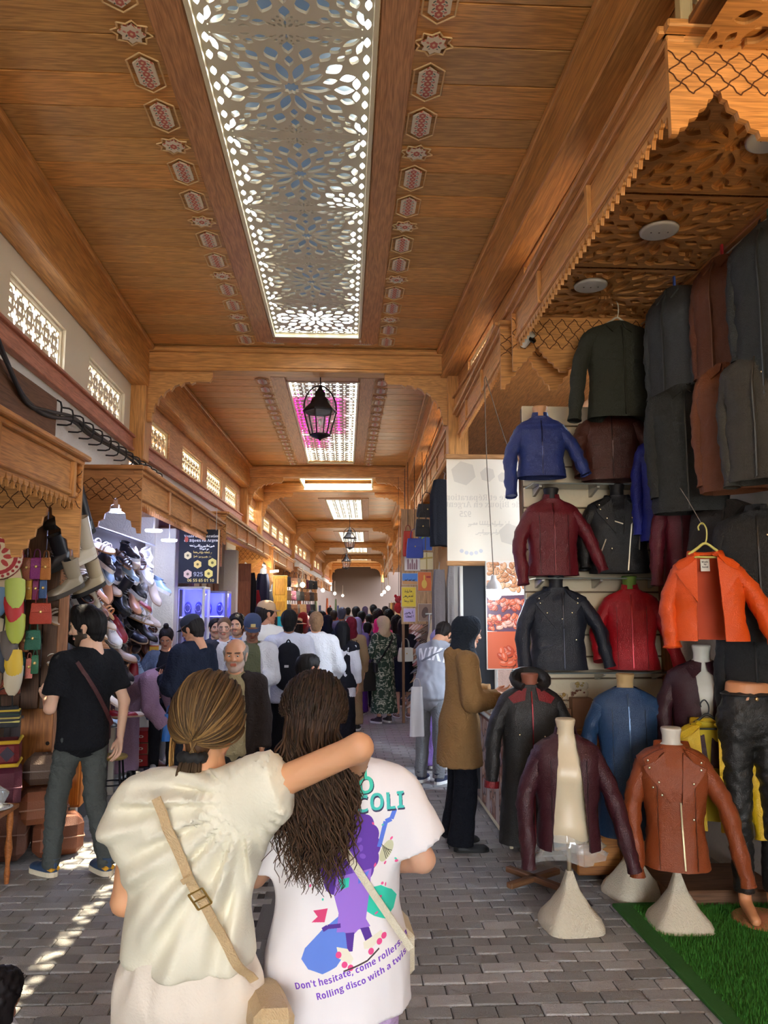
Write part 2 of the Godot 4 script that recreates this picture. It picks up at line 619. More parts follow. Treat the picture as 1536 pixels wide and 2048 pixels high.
func window_pattern(p:Vector2,hw:float,hh:float,bar:=0.0145) -> float:   # interlaced stars in bars,positive on the bars
	var q:=p.abs()
	if q.x>hw - 0.012 or q.y>hh - 0.012:return 0.02
	if q.y>hh - 0.045 or q.x>hw - 0.045:
		var s:=p.x if q.y>hh - 0.045 else p.y
		var e:=q.y - hh+0.028 if q.y>hh - 0.045 else q.x - hw+0.028
		return maxf(absf(fposmod(s,0.13) - 0.065) - 0.052,absf(e) - 0.012)
	var c:=0.19
	var a:=(Vector2(fposmod(p.x,c),fposmod(p.y+0.05,c)) - Vector2.ONE*c*0.5).abs()
	if a.y>a.x:a=Vector2(a.y,a.x)
	var d:=absf(a.x+a.y - 0.105)
	d=minf(d,absf(a.x - 0.048) if a.y<0.06 else 1.0)
	d=minf(d,absf(a.x*0.924 - a.y*0.383 - 0.03))
	return bar - d

func soffit_pattern(p:Vector2) -> float:
	var q:=p.abs()
	if q.x>0.47 or q.y>0.40:return 0.02
	return minf(rose(Vector2(p.x,p.y),0.40,10),minf(rose(q - Vector2(0.47,0.42),0.22,8),petal(q.x,q.y - 0.36,0.2,0.08,0.02)))

# lower edge of a valance: stepped lobes with pendants, w long, top at y = 0, drop deep
func lobes(w:float,n:int,top:float,drop:float) -> PackedVector2Array:
	var half:=path2([0.0,1.0,0.07,1.0,0.09,0.86,0.17,0.82,0.19,0.66,0.28,0.60,0.30,0.45,0.38,0.38,0.40,0.22,0.45,0.18,0.46,0.05,0.5,0.0])
	var p:=PackedVector2Array([Vector2(w,0),Vector2(0,0)])
	for k in n:
		for i in half.size():
			p.append(Vector2((k+half[i].x)*w/n,-top - half[i].y*drop))
		for i in range(half.size() - 2,0,-1):
			p.append(Vector2((k+1 - half[i].x)*w/n,-top - half[i].y*drop))
	p.append(Vector2(w,-top - drop))
	return p

func teeth(w:float,pitch:float,top:float,drop:float) -> PackedVector2Array:
	var n:=int(w/pitch)
	var p:=PackedVector2Array([Vector2(w,0),Vector2(0,0)])
	for k in n:
		var x:=k*w/n
		var s:=w/n
		p.append_array([Vector2(x,-top),Vector2(x+s*0.18,-top - drop*0.45),Vector2(x+s*0.36,-top - drop*0.5),Vector2(x+s*0.5,-top - drop),Vector2(x+s*0.64,-top - drop*0.5),Vector2(x+s*0.82,-top - drop*0.45)])
	p.append(Vector2(w,-top))
	return p

# carved diamond network of fine grooves above the lobes
func grooves(w:float,n:int,top:float,drop:float,z:float) -> Mb:
	var mb:=Mb.new()
	var m:=n*4
	for k in m*2:
		var s:=w/m
		for sg:float in [1.0,-1.0]:
			var pa:=PackedVector3Array()
			for i in 9:
				var t:=i/8.0
				var x:=(k % m+(t if sg>0 else 1.0 - t))*s
				pa.append(Vector3(x+sin(t*TAU*2.0)*s*0.06,-0.07 - (t+k/m)*(top - 0.05)*0.5,z))
			mb.tube(pa,0.003,4,false)
	return mb

# a wooden end board with carved lobes; local x along the board, y up (top at 0), z its face
func valance(parent:Node3D,at:Transform3D,w:float,n:int,top:float,drop:float,wm:Material,carve:=true) -> void:
	part("valance_board",Mb.new().prism(lobes(w,n,top,drop),0.03),wm,parent,at)
	if carve:
		part("carved_groove",grooves(w,n,top,drop,0.017),mat(rgb(92,52,22),0.7),parent,at)

# a projecting shop canopy. Local axes: x = 0 at the street edge and grows to the shop for s = 1 (shrinks for s = -1), z runs back from 0 to -long, y = 0 at the fascia's lower edge
func canopy(label:String,at:Vector3,turn:float,long:float,deep:float,s:float,wm:Material,near:=true,far:=true,vdrop:=0.3,fine:=true) -> Node3D:
	var o:=thing("shop_canopy",label,"canopy",at,turn)
	var m:=Mb.new()
	m.box(Vector3(s*0.02,0.30,-long/2),Vector3(0.13,0.035,long+0.06),0.008)
	m.box(Vector3(s*0.035,0.27,-long/2),Vector3(0.08,0.03,long+0.04),0.006)
	m.box(Vector3(s*0.05,0.055,-long/2),Vector3(0.07,0.03,long+0.02),0.006)
	part("cornice",m,wm,o)
	part("fascia_board",Mb.new().box(Vector3(s*0.05,0.16,-long/2),Vector3(0.04,0.25,long)),wm,o)
	var side:=Transform3D(Basis(Vector3(0,0,-1),Vector3.UP,Vector3(1,0,0)),Vector3(s*0.045,0.06,0))
	part("drip_edge",Mb.new().prism(teeth(long,0.075 if fine else 0.16,0.03,0.075),0.018,side),wm,o)
	part("soffit",Mb.new().box(Vector3(s*(0.06+deep/2),0.27,-long/2),Vector3(deep,0.03,long)),wm,o)
	for k in range(1,int(long/1.1)+1):
		if fine or k % 2:part("fascia_post",Mb.new().box(Vector3(s*0.02,0.16,-k*1.1),Vector3(0.03,0.27,0.05),0.006),wm,o)
	var x0:=0.0 if s>0 else -deep
	if near:
		part("end_moulding",Mb.new().box(Vector3(s*deep/2,0.30,0.03),Vector3(deep+0.04,0.035,0.09),0.008),wm,o)
		valance(o,Transform3D(Basis.IDENTITY,Vector3(x0,0.285,0.0)),deep,maxi(2,int(deep/0.36)),0.24,vdrop,wm,fine)
	if far:
		valance(o,Transform3D(Basis.IDENTITY,Vector3(x0,0.285,-long)),deep,maxi(2,int(deep/0.36)),0.30,vdrop,wm,fine)
	return o

# ---------------------------------------------------------------- the setting
const YC:=4.9          # ceiling
const S1:=0.03         # the street bends:first stretch
const PIVOT:=-9.2
var seg1:=Transform3D(Basis(Vector3.UP,S1),Vector3(0,0,PIVOT))
var seg2:=Transform3D(Basis(Vector3.UP,-S1),Vector3(0,0,PIVOT))
var pine:=rgb(232,176,104)
var pine_warm:=rgb(222,160,90)
var rose_wood:=rgb(204,132,104)
var cream:=rgb(226,214,190)
var white_wall:=rgb(222,220,214)
var panel_mesh:ArrayMesh
var far_panel:ArrayMesh
var win_mesh:={}

func medallion_images() -> Array:
	var out:=[]
	for kind in 2:
		var im:=blank(128,256 if kind==0 else 128,rgb(229,215,190))
		var h:=im.get_height()
		for k in (5 if kind==0 else 1):
			var c:=Vector2(64,h/2.0+(k - 2)*44.0*(1 if kind==0 else 0))
			if kind==1:c=Vector2(64,64)
			oval(im,c,Vector2(20,20),rgb(196,106,92),0,12,0.25)
			oval(im,c,Vector2(8,8),rgb(228,190,150))
			for s in [-1,1]:
				oval(im,c+Vector2(s*30,10),Vector2(10,4),rgb(96,116,104),s*0.8)
				oval(im,c+Vector2(s*34,-14),Vector2(9,6),rgb(206,130,116),-s*0.5)
				oval(im,c+Vector2(s*22,24),Vector2(6,3),rgb(110,116,126),s*0.3)
		out.append(printed(im,0.6))
	return out

# a row of painted plaques: two long hexagons, one star, and so on, along z from z0 down to z1 at x
func plaque_mesh(kind:int) -> Array:   # [frame,plaque]
	var f:=Mb.new(); var p:=Mb.new()
	var out:PackedVector2Array
	if kind==0:out=path2([0,0.135,0.06,0.085,0.06,-0.085,0,-0.135,-0.06,-0.085,-0.06,0.085])
	else:
		out=PackedVector2Array()
		for k in 16:
			var a:=TAU*k/16+PI/16
			out.append(Vector2(cos(a),sin(a))*(0.075 if k % 2 else 0.055))
	var q:=PackedVector2Array()
	for v in out:q.append(v)
	p.prism(q,0.012)
	for k in p.u.size():p.u[k]=Vector2(p.u[k].x/0.13+0.5,0.5 - p.u[k].y/(0.28 if kind==0 else 0.16))
	var ring:=PackedVector3Array()
	for k in out.size()+1:ring.append(Vector3(out[k % out.size()].x*1.5,out[k % out.size()].y*1.26,0))
	for k in out.size():
		f.tube(PackedVector3Array([ring[k],ring[k+1]]),0.006,4,true)
	return [f.mesh(),p.mesh()]

var plaque:=[]
var plaque_mats:=[]
func plaques(parent:Node3D,x:float,z0:float,z1:float,along_x:=false) -> void:
	if plaque.is_empty():
		plaque=[plaque_mesh(0),plaque_mesh(1)]
		plaque_mats=medallion_images()
	var z:=z0
	var k:=0
	var step:=-1.0 if z1<z0 else 1.0
	while (z - z1)*step<-0.05:
		var kind:=1 if k % 3==2 else 0
		var half:=0.20 if kind==0 else 0.12
		z+=half*step
		var c:=Vector3(z,YC - 0.012,x) if along_x else Vector3(x,YC - 0.012,z)
		var b:=Basis(Vector3(1,0,0),Vector3(0,0,1),Vector3(0,-1,0))
		if along_x:b=Basis(Vector3(0,0,1),Vector3(-1,0,0),Vector3(0,-1,0))
		var o:=part("medallion",plaque[kind][1],plaque_mats[kind],parent,Transform3D(b,c))
		part("medallion_frame",plaque[kind][0],mat(rgb(226,190,136),0.6),o)
		z+=half*step
		k+=1

# boarded ceiling of one bay: planks across the street left and right of an opening x0..x1, z from za to zb (both negative), and the fretwork panels in the opening
func ceiling_bay(called:String,xl:float,xr:float,za:float,zb:float,ox0:float,ox1:float,oza:float,ozb:float,fine:bool,at:=Transform3D.IDENTITY) -> Node3D:
	var o:=struct(called,"boarded pine ceiling of the market street with fretwork skylight","ceiling",at)
	var m0:=[wood(pine,0.38),wood(pine.darkened(0.07),0.38),wood(Color(pine.r*1.02,pine.g*0.97,pine.b*0.9),0.4)]
	var pitch:=0.317
	var n:=int(ceil(absf(zb - za)/pitch))
	for k in n:
		var z0:=za - k*pitch
		var z1:=maxf(zb,z0 - pitch)
		var w:=z0 - z1 - 0.006
		var zc:=(z0+z1)/2
		var spans:=[[xl,ox0],[ox1,xr]] if zc<oza and zc>ozb else [[xl,(xl+xr)/2],[(xl+xr)/2,xr]]
		for s in spans:
			part("plank",Mb.new().box(Vector3((s[0]+s[1])/2,YC+0.02,zc),Vector3(s[1] - s[0],0.04,w),0.005),m0[rng.randi() % 3],o)
	# boards that close the roof above the planks
	var back:=Mb.new()
	back.box(Vector3((xl+ox0)/2,YC+0.09,(za+zb)/2),Vector3(ox0 - xl,0.08,za - zb))
	back.box(Vector3((xr+ox1)/2,YC+0.09,(za+zb)/2),Vector3(xr - ox1,0.08,za - zb))
	back.box(Vector3((ox1+ox0)/2,YC+0.09,(za+oza)/2),Vector3(ox1 - ox0,0.08,za - oza))
	back.box(Vector3((ox1+ox0)/2,YC+0.09,(zb+ozb)/2),Vector3(ox1 - ox0,0.08,ozb - zb))
	part("roof_boarding",back,mat(rgb(120,80,50)),o)
	# frame round the opening: flat boards, then a pale inner lining
	var fr:=Mb.new()
	for x in [ox0 - 0.12,ox1+0.12]:fr.box(Vector3(x,YC - 0.005,(oza+ozb)/2),Vector3(0.2,0.03,oza - ozb+0.4),0.006)
	for z in [oza+0.12,ozb - 0.12]:fr.box(Vector3((ox0+ox1)/2,YC - 0.006,z),Vector3(ox1 - ox0,0.03,0.2),0.006)
	part("skylight_frame",fr,wood(rgb(212,154,104),0.45),o)
	var li:=Mb.new()
	for x in [ox0,ox1]:li.box(Vector3(x,YC+0.03,(oza+ozb)/2),Vector3(0.03,0.12,oza - ozb),0.004)
	for z in [oza,ozb]:li.box(Vector3((ox0+ox1)/2,YC+0.03,z),Vector3(ox1 - ox0,0.12,0.03),0.004)
	part("skylight_lining",li,mat(rgb(232,222,190),0.5),o)
	if panel_mesh==null:panel_mesh=fret(skylight_pattern,0.95,0.95,110,110,0.02).mesh()
	if far_panel==null:far_panel=fret(window_pattern.bind(0.475,0.475,0.0175),0.95,0.95,100,100,0.02).mesh()
	var pm:=panel_mesh if called=="ceiling" and oza>0.0 else far_panel
	var np:=int(round((oza - ozb)/0.95))
	var len:=(oza - ozb)/np
	var sc:=Vector3((ox1 - ox0)/0.95,len/0.95,1)
	for k in np:
		var b:=Basis(Vector3(1,0,0)*sc.x,Vector3(0,0,-1)*sc.y,Vector3(0,-1,0))
		part("fretwork_panel",pm,mat(rgb(214,206,186),0.6),o,Transform3D(b,Vector3((ox0+ox1)/2,YC+0.03,oza - (k+0.5)*len)))
	return o

func lattice_window(n:int,at:Transform3D,w:float,h:float,km:Color) -> void:
	var o:=struct("window_%d" % n,"fretwork lattice window high on the street wall","window",at)
	var key:="%.2f %.2f" % [w,h]
	if not win_mesh.has(key):
		win_mesh[key]=fret(window_pattern.bind(w/2,h/2),w,h,int(w/0.009),int(h/0.009),0.022).mesh()
	part("lattice",win_mesh[key],mat(km,0.6),o)
	var f:=Mb.new()
	for s in [-1,1]:
		f.box(Vector3(s*(w/2+0.02),0,0),Vector3(0.05,h+0.09,0.06),0.006)
		f.box(Vector3(0,s*(h/2+0.02),0),Vector3(w,0.05,0.06),0.006)
	part("window_frame",f,mat(km,0.6),o)

# street wall above the shops, in a segment's frame: x at the inner face, facing fx (+1: to +x), z from za back to zb, openings as [z near, z far]
func street_wall(called:String,seg:Transform3D,x:float,fx:float,za:float,zb:float,holes:Array,y0:float,yb:float,km:Material,band:Material,wy0:=3.80,wy1:=4.22,beam:=0.5) -> void:
	var o:=struct(called,"","wall",seg)
	var t:=0.12
	var xc:=x - fx*t/2
	var m:=Mb.new()
	m.box(Vector3(xc,(yb+wy0)/2,(za+zb)/2),Vector3(t,wy0 - yb,za - zb))
	m.box(Vector3(xc,(wy1+YC+0.1)/2,(za+zb)/2),Vector3(t,YC+0.1 - wy1,za - zb))
	var z:=za
	for h in holes:
		m.box(Vector3(xc,(wy0+wy1)/2,(z+h[0])/2),Vector3(t,wy1 - wy0,z - h[0]))
		z=h[1]
	m.box(Vector3(xc,(wy0+wy1)/2,(z+zb)/2),Vector3(t,wy1 - wy0,z - zb))
	part("plaster_panel",m,km,o)
	if y0<yb:
		part("white_wall",Mb.new().box(Vector3(xc,(y0+yb)/2,(za+zb)/2),Vector3(t,yb - y0,za - zb)),surf(white_wall,0.9,"plaster",0.4,0.6),o)
	var b:=Mb.new()
	b.box(Vector3(x+fx*0.025,yb+0.09,(za+zb)/2),Vector3(0.05,0.17,za - zb),0.005)
	b.box(Vector3(x+fx*0.04,yb+0.17,(za+zb)/2),Vector3(0.08,0.03,za - zb),0.006)
	b.box(Vector3(x+fx*0.035,yb+0.02,(za+zb)/2),Vector3(0.07,0.035,za - zb),0.006)
	part("wall_band",b,band,o)
	# edge beam under the ceiling
	var e:=Mb.new()
	e.box(Vector3(x+fx*0.10,YC - beam/2,(za+zb)/2),Vector3(0.2,beam,za - zb),0.01)
	e.box(Vector3(x+fx*0.13,4.86,(za+zb)/2),Vector3(0.27,0.06,za - zb),0.01)
	part("edge_beam",e,wood(pine_warm,0.45,0.6),o)

func cross_beam(at:Transform3D,xl:float,xr:float,depth:=0.3,bracket:=true) -> void:
	var o:=struct("beam","pine beam across the market street","beam",at)
	var w:=xr - xl
	var m:=Mb.new()
	m.box(Vector3((xl+xr)/2,YC - depth/2,0),Vector3(w,depth,0.24),0.01)
	m.box(Vector3((xl+xr)/2,YC - 0.06,0),Vector3(w,0.05,0.34),0.008)
	m.box(Vector3((xl+xr)/2,YC - depth+0.05,0),Vector3(w,0.03,0.29),0.006)
	part("beam_body",m,wood(pine_warm,0.42,0.7),o)
	if bracket:
		for s:float in [1.0,-1.0]:
			var x:=xl if s>0 else xr
			part("pillar",Mb.new().box(Vector3(x+s*0.04,4.05,0),Vector3(0.24,1.1,0.26),0.01),wood(pine_warm,0.45,0.8),o)
			var p:=PackedVector2Array([Vector2(0,0),Vector2(0,-0.62),Vector2(0.06,-0.62)])
			for k in 13:
				var a:=k/12.0*PI/2
				var r:=Vector2(0.07+0.5*(1 - cos(a)),-0.56+0.44*sin(a))
				p.append(r)
				if k % 2 and k<12:p.append(r+Vector2(0.018,-0.03))
			p.append_array([Vector2(0.74,-0.12),Vector2(0.78,-0.06),Vector2(0.78,0)])
			for i in p.size():p[i]=Vector2(p[i].x*s,p[i].y)
			part("bracket",Mb.new().prism(p,0.07),wood(pine_warm.lightened(0.05),0.45,1.5),o,Transform3D(Basis.IDENTITY,Vector3(x+s*0.15,YC - depth,0.0)))

func lantern(label:String,at:Vector3,s:float,up:=1.1) -> void:
	var o:=thing("street_lantern",label,"lantern",at,0.26)
	var k:=mat(rgb(42,34,32),0.5,0.4)
	var m:=Mb.new()
	var hexa:=func(r:float,y:float) -> PackedVector3Array:
		var q:=PackedVector3Array()
		for i in 6:q.append(Vector3(cos(TAU*i/6)*r,y,sin(TAU*i/6)*r)*s)
		return q
	var top:PackedVector3Array=hexa.call(0.25,0.42)
	var bot:PackedVector3Array=hexa.call(0.15,0.06)
	for i in 6:
		var j:=(i+1) % 6
		m.tube(PackedVector3Array([top[i],bot[i]]),0.012*s,6)
		m.tube(PackedVector3Array([top[i],top[j]]),0.016*s,6)
		m.tube(PackedVector3Array([bot[i],bot[j]]),0.014*s,6)
	part("frame",m,k,o)
	part("cap",Mb.new().lathe(path2([0.262,0.41,0.255,0.44,0.255,0.44,0.15,0.55,0.13,0.62,0.13,0.62,0.085,0.65,0.08,0.72,0.08,0.72,0.03,0.78,0.02,0.82,0.0,0.83]),6,Transform3D(Basis.from_scale(Vector3(1,1,1)*s),Vector3.ZERO)),k,o)
	var hoop:=PackedVector3Array()
	for i in 17:
		var a:=PI*i/16
		hoop.append(Vector3(cos(a)*0.25,0.46+sin(a)*0.36,0)*s)
	part("hoop",Mb.new().tube(hoop,0.012*s,6),k,o)
	var g:=Mb.new()
	for i in 6:
		var j:=(i+1) % 6
		g.quad(bot[i],top[i],top[j],bot[j])
	part("pane",g,glass(Color(0.95,0.95,1.0,0.1)),o)
	part("finial",Mb.new().lathe(path2([0.0,-0.03,0.03,0.0,0.15,0.05,0.15,0.07,0.0,0.07]),6,Transform3D(Basis.from_scale(Vector3.ONE*s),Vector3.ZERO)),k,o)
	part("hook",Mb.new().tube(PackedVector3Array([Vector3(0,0.80,0)*s,Vector3(0,up/s,0)*s]),0.01*s,6),k,o)
	part("lamp_bulb",Mb.new().ball(Vector3(0,0.26,0)*s,Vector3(0.035,0.05,0.035)*s,6),mat(rgb(236,232,222),0.3),o)

func build_floor() -> void:
	var o:=struct("floor","grey paving of small concrete setts laid in rows across the street","floor")
	var ms:=[]
	for k in 6:
		var g:=0.54+0.035*k
		ms.append(surf(Color(g*1.0,g*0.985,g*0.96),0.75,"stone",0.35,0.35))
	var mesh:=Mb.new().box(Vector3(0,-0.03,0),Vector3(0.196,0.06,0.096),0.005).mesh()
	part("bedding",Mb.new().box(Vector3(0,-0.06,-20),Vector3(9.0,0.1,64)),surf(rgb(70,68,66),0.95,"stone",0.4,0.4),o)
	var rows:=300
	var near:=0
	var far:Array=[[],[]]
	for r in rows:
		var z:=-2.6 - r*0.102
		for c in 28:
			var x:=-2.85+c*0.202+(0.101 if r % 2 else 0.0)
			if x>-0.5 and x<-0.27:continue
			var seen:=x>z*0.46 and x<-z*0.58 and z<-3.1
			var t:=Transform3D(Basis.from_euler(Vector3(rng.randf_range(-0.012,0.012),rng.randf_range(-0.01,0.01),rng.randf_range(-0.012,0.012))),Vector3(x,rng.randf_range(-0.004,0.003),z))
			if seen and near<290:
				part("sett",mesh,ms[rng.randi() % 6],o,t)
				near+=1
			else:far[r % 2].append(t)
	for h in 2:
		var mm:=MultiMesh.new()
		mm.transform_format=MultiMesh.TRANSFORM_3D
		mm.mesh=mesh
		mm.instance_count=far[h].size()
		for k in far[h].size():mm.set_instance_transform(k,far[h][k])
		var mi:=MultiMeshInstance3D.new()
		mi.multimesh=mm; mi.material_override=ms[2+h]
		mi.name="paving_setts"
		mi.set_meta("kind","stuff")
		o.add_child(mi,true)
	# a strip of darker slabs along the middle of the street covers the drain
	for k in 26:
		part("drain_slab",Mb.new().box(Vector3(-0.385,-0.028,-2.9 - k*0.605),Vector3(0.2,0.06,0.6),0.004),surf(rgb(112,112,112),0.8,"stone",0.3,0.4),o)
	part("plaza_paving",Mb.new().box(Vector3(0,-0.04,26),Vector3(60,0.08,34)),surf(rgb(206,196,178),0.9,"stone",0.3,0.5),o)
	part("stall_paving",Mb.new().box(Vector3(-3.2,-0.02,-6.8),Vector3(2.0,0.05,1.45)),surf(rgb(92,92,94),0.85,"stone",0.3,0.5),o)

func _ready() -> void:
	rng.seed=7
	# camera, sky, sun, exposure
	var cam:=Camera3D.new()
	cam.name="camera"
	cam.position=Vector3(0,1.78,0)
	cam.basis=Basis(Vector3.UP,deg_to_rad(-2.882))*Basis(Vector3.RIGHT,deg_to_rad(6.969))
	cam.fov=rad_to_deg(2.0*atan(1024.0/1538.0))
	cam.near=0.05; cam.far=300.0
	add_child(cam)
	cam.current=true
	var env:=Environment.new()
	env.background_mode=Environment.BG_SKY
	var sk:=ProceduralSkyMaterial.new()
	sk.sky_top_color=Color(0.80,0.87,0.96); sk.sky_horizon_color=Color(0.95,0.95,0.94)
	sk.ground_bottom_color=Color(0.6,0.57,0.52); sk.ground_horizon_color=Color(0.85,0.83,0.8)
	sk.sky_energy_multiplier=4.0; sk.ground_energy_multiplier=2.0
	env.sky=Sky.new(); env.sky.sky_material=sk
	env.tonemap_mode=Environment.TONE_MAPPER_LINEAR
	env.tonemap_exposure=1.22
	env.sdfgi_enabled=true; env.ssao_enabled=true; env.ssil_enabled=true
	var we:=WorldEnvironment.new()
	we.name="world"; we.environment=env
	add_child(we)
	var sun:=DirectionalLight3D.new()
	sun.name="sun"
	add_child(sun)
	sun.look_at_from_position(Vector3.ZERO,Vector3(-1.55,-4.85,2.35),Vector3.UP)
	sun.light_color=Color(1.0,0.94,0.82); sun.light_energy=9.0; sun.light_angular_distance=0.6; sun.shadow_enabled=true
	setting()
	people_near()
	left_side()
	right_side()
	people_far()
	#STEPS

func lamp(at:Vector3,k:Color,e:float,size:=0.1,called:="lamp_light") -> void:
	var l:=OmniLight3D.new()
	l.name=numbered(called)
	l.light_color=k; l.light_energy=e; l.light_size=size; l.omni_range=40.0; l.omni_attenuation=2.0; l.shadow_enabled=true
	add_child(l)
	l.position=at

func wins(seg:Transform3D,x:float,fx:float,list:Array,yc:float,km:Color,first:int) -> Array:
	var holes:=[]
	var n:=first
	for w in list:
		var z:float=-w[0] - PIVOT
		holes.append([z+w[1]/2,z - w[1]/2])
		lattice_window(n,seg*Transform3D(Basis(Vector3.UP,fx*PI/2),Vector3(x - fx*0.06,yc,z)),w[1] - 0.04,0.38,km)
		n+=1
	return holes

func setting() -> void:
	build_floor()
	var c:=cream
	var plaster:=mat(c,0.7)
	var rw:=wood(rose_wood,0.5)
	var h1:=wins(seg1,-2.57,1,[[2.3,1.24],[4.25,1.24],[6.2,1.24],[8.2,1.38]],4.01,c,1)
	street_wall("wall_left",seg1,-2.57,1,19.2,0,h1,2.95,3.6,plaster,rw)
	var l2:=[[10.4,0.92],[12.35,1.44],[14.15,1.44],[15.9,1.38],[18.5,1.6],[21.6,1.5],[23.4,1.5],[25.2,1.5],[27.0,1.5],[30.5,1.6],[32.5,1.6],[34.5,1.6],[39.5,1.6],[41.6,1.6],[44,1.6],[50,1.6]]
	var h2:=wins(seg2,-2.57,1,l2,4.01,rgb(226,206,160),5)
	street_wall("wall_left",seg2,-2.57,1,0,-52,h2,2.95,3.6,wood(rgb(216,160,112),0.5),rw)
	var h3:=wins(seg1,1.36,-1,[[5.2,1.5],[7.75,1.3]],4.37,rgb(226,206,160),25)
	street_wall("wall_right",seg1,1.36,-1,19.2,0,h3,4.13,4.13,wood(pine_warm,0.5),wood(pine_warm,0.5),4.18,4.56,0.33)
	var h4:=wins(seg2,1.36,-1,[[10.6,1.4],[12.5,1.4],[14.4,1.4],[20.5,1.4],[23,1.4],[26,1.4],[32,1.4],[35,1.4],[40,1.4],[44,1.4]],4.37,rgb(226,206,160),30)
	street_wall("wall_right",seg2,1.36,-1,0,-52,h4,4.13,4.13,wood(pine_warm,0.5),wood(pine_warm,0.5),4.18,4.56,0.33)
	# boards standing behind some of the lattices
	for q in [[8.2,1.5,0.46,0.0,rgb(206,200,190),"pale board behind the lattice window next to the first beam"],[10.4,1.0,0.46,0.0,rgb(196,120,40),"orange cloth behind the first lattice window past the beam"],[6.2,1.4,0.13,-0.15,rgb(120,116,110),"grey board behind the foot of the nearest visible lattice window"]]:
		var sg:Transform3D=seg1 if q[0]<9.2 else seg2
		tag(part("window_backing",Mb.new().box(Vector3(-2.83,4.01+q[3],-q[0] - PIVOT),Vector3(0.02,q[2],q[1])),mat(q[4],0.8),null,sg),q[5],"board","","structure")
	# ceilings
	ceiling_bay("ceiling",-2.9,2.6,10.0,-9.2,-0.84,0.15,2.75,-8.65,true)
	ceiling_bay("ceiling",-2.9,2.0,-9.2,-17.2,-0.82,0.17,-10.45,-16.6,true)
	var o3:=ceiling_bay("ceiling",-2.75,1.6,-8.0 - 2.1,-19.0,-0.98,0.06,-13.2,-18.3,false,seg2)
	ceiling_bay("ceiling",-2.75,1.6,-19.0,-28.6,-0.98,0.06,-23.1,-28.1,false,seg2)
	ceiling_bay("ceiling",-2.75,1.6,-28.6,-38.0,-0.9,0.2,-31.0,-36.0,false,seg2)
	ceiling_bay("ceiling",-2.75,1.6,-38.0,-52.5,-0.9,0.2,-40.5,-43.5,false,seg2)
	var cb:=get_node("ceiling")
	plaques(cb,-1.184,-3.0,-8.82)
	plaques(cb,0.475,-3.0,-8.82)
	plaques(cb,-8.84,-1.05,0.42,true)
	var cb2:=get_node("ceiling_001")
	plaques(cb2,-1.17,-10.3,-16.7)
	plaques(cb2,0.50,-10.3,-16.7)
	# open light slot between the second and third bay
	var sl:=struct("skylight","open roof slot with pale boarded sides","skylight",seg2)
	var lm:=Mb.new()
	lm.box(Vector3(-0.48,4.72,-9.75),Vector3(1.7,0.16,0.04),0.004)
	lm.box(Vector3(-1.33,4.9,-9.05),Vector3(0.04,0.4,1.4),0.004)
	lm.box(Vector3(0.37,4.9,-9.05),Vector3(0.04,0.4,1.4),0.004)
	part("slot_lining",lm,mat(rgb(244,226,160),0.6),sl)
	var sb:=Mb.new()
	sb.box(Vector3(-2.05,4.95,-9.0),Vector3(1.4,0.1,2.2))
	sb.box(Vector3(1.0,4.95,-9.0),Vector3(1.3,0.1,2.2))
	sb.box(Vector3(-0.48,4.95,-8.15),Vector3(1.75,0.1,0.4))
	sb.box(Vector3(-0.48,4.95,-9.95),Vector3(1.75,0.1,0.4))
	part("boarding",sb,wood(pine,0.4),sl)
	# beams
	cross_beam(Transform3D(Basis.IDENTITY,Vector3(0,0,-9.2)),-2.55,1.40,0.30)
	for z in [-7.9,-10.2]:cross_beam(seg2*Transform3D(Basis.IDENTITY,Vector3(0,0,z)),-2.57,1.36,0.26)
	for z in [-19.0,-28.6,-38.0,-47.0]:cross_beam(seg2*Transform3D(Basis.IDENTITY,Vector3(0,0,z)),-2.57,1.36,0.28)
	# covers lying over the skylights
	var tm:=mat(rgb(150,160,170),0.8).duplicate()
	tm.resource_name="translucent_sheet"
	tm.backlight_enabled=true; tm.backlight=Color(0.30,0.33,0.36)
	var sheets:=[[-0.755,0.075,2.7,-4.18],[-0.755,-0.08,-4.18,-4.40],[-0.755,0.07,-4.40,-5.62],[-0.755,-0.12,-5.62,-5.78],[-0.755,0.06,-5.78,-6.5],[-0.755,0.06,-6.5,-8.02]]
	for k in sheets.size():
		var s:Array=sheets[k]
		var o:=part("cover_sheet",Mb.new().box(Vector3((s[0]+s[1])/2,YC+0.075,(s[2]+s[3])/2),Vector3(s[1] - s[0],0.006,s[2] - s[3])),tm)
		tag(o,["greyish sheet over the skylight nearest the camera, longest of them","short grey sheet behind the torn gap in the near skylight","grey sheet over the third fretwork panel of the near skylight","narrow grey strip over the near skylight with a gap beside it","grey sheet over the fourth fretwork panel of the near skylight","grey sheet at the far end of the near skylight, short of its last panel"][k],"cover","","structure")
	var pm:StandardMaterial3D=mat(rgb(206,50,170),0.7).duplicate()
	pm.resource_name="magenta_film"
	pm.backlight_enabled=true; pm.backlight=Color(0.95,0.35,0.85)
	var p1:=part("magenta_sheet",Mb.new().box(Vector3(-0.4,YC+0.09,-12.6),Vector3(0.84,0.006,2.6)),pm)
	tag(p1,"magenta plastic sheet glowing over the second skylight","cover","","structure")
	var p2:=part("magenta_sheet",Mb.new().box(Vector3(-0.55,YC+0.09,-14.6),Vector3(0.5,0.006,1.2)),pm)
	tag(p2,"smaller magenta plastic sheet at the far end of the second skylight","cover","","structure")
	lantern("black six-sided street lantern hanging large under the first beam",Vector3(-0.33,3.87,-9.55),0.84,1.02)
	lantern("black street lantern hanging small beyond the third skylight",Vector3(0.15,3.72,-26.5),0.92,1.17)
	lantern("distant black street lantern hanging lowest over the crowd",Vector3(0.05,3.5,-36.5),0.92,1.4)
	# stall shells
	var dark:=mat(rgb(120,92,70),0.8)
	var sh:=struct("wall_left_stalls","","wall")
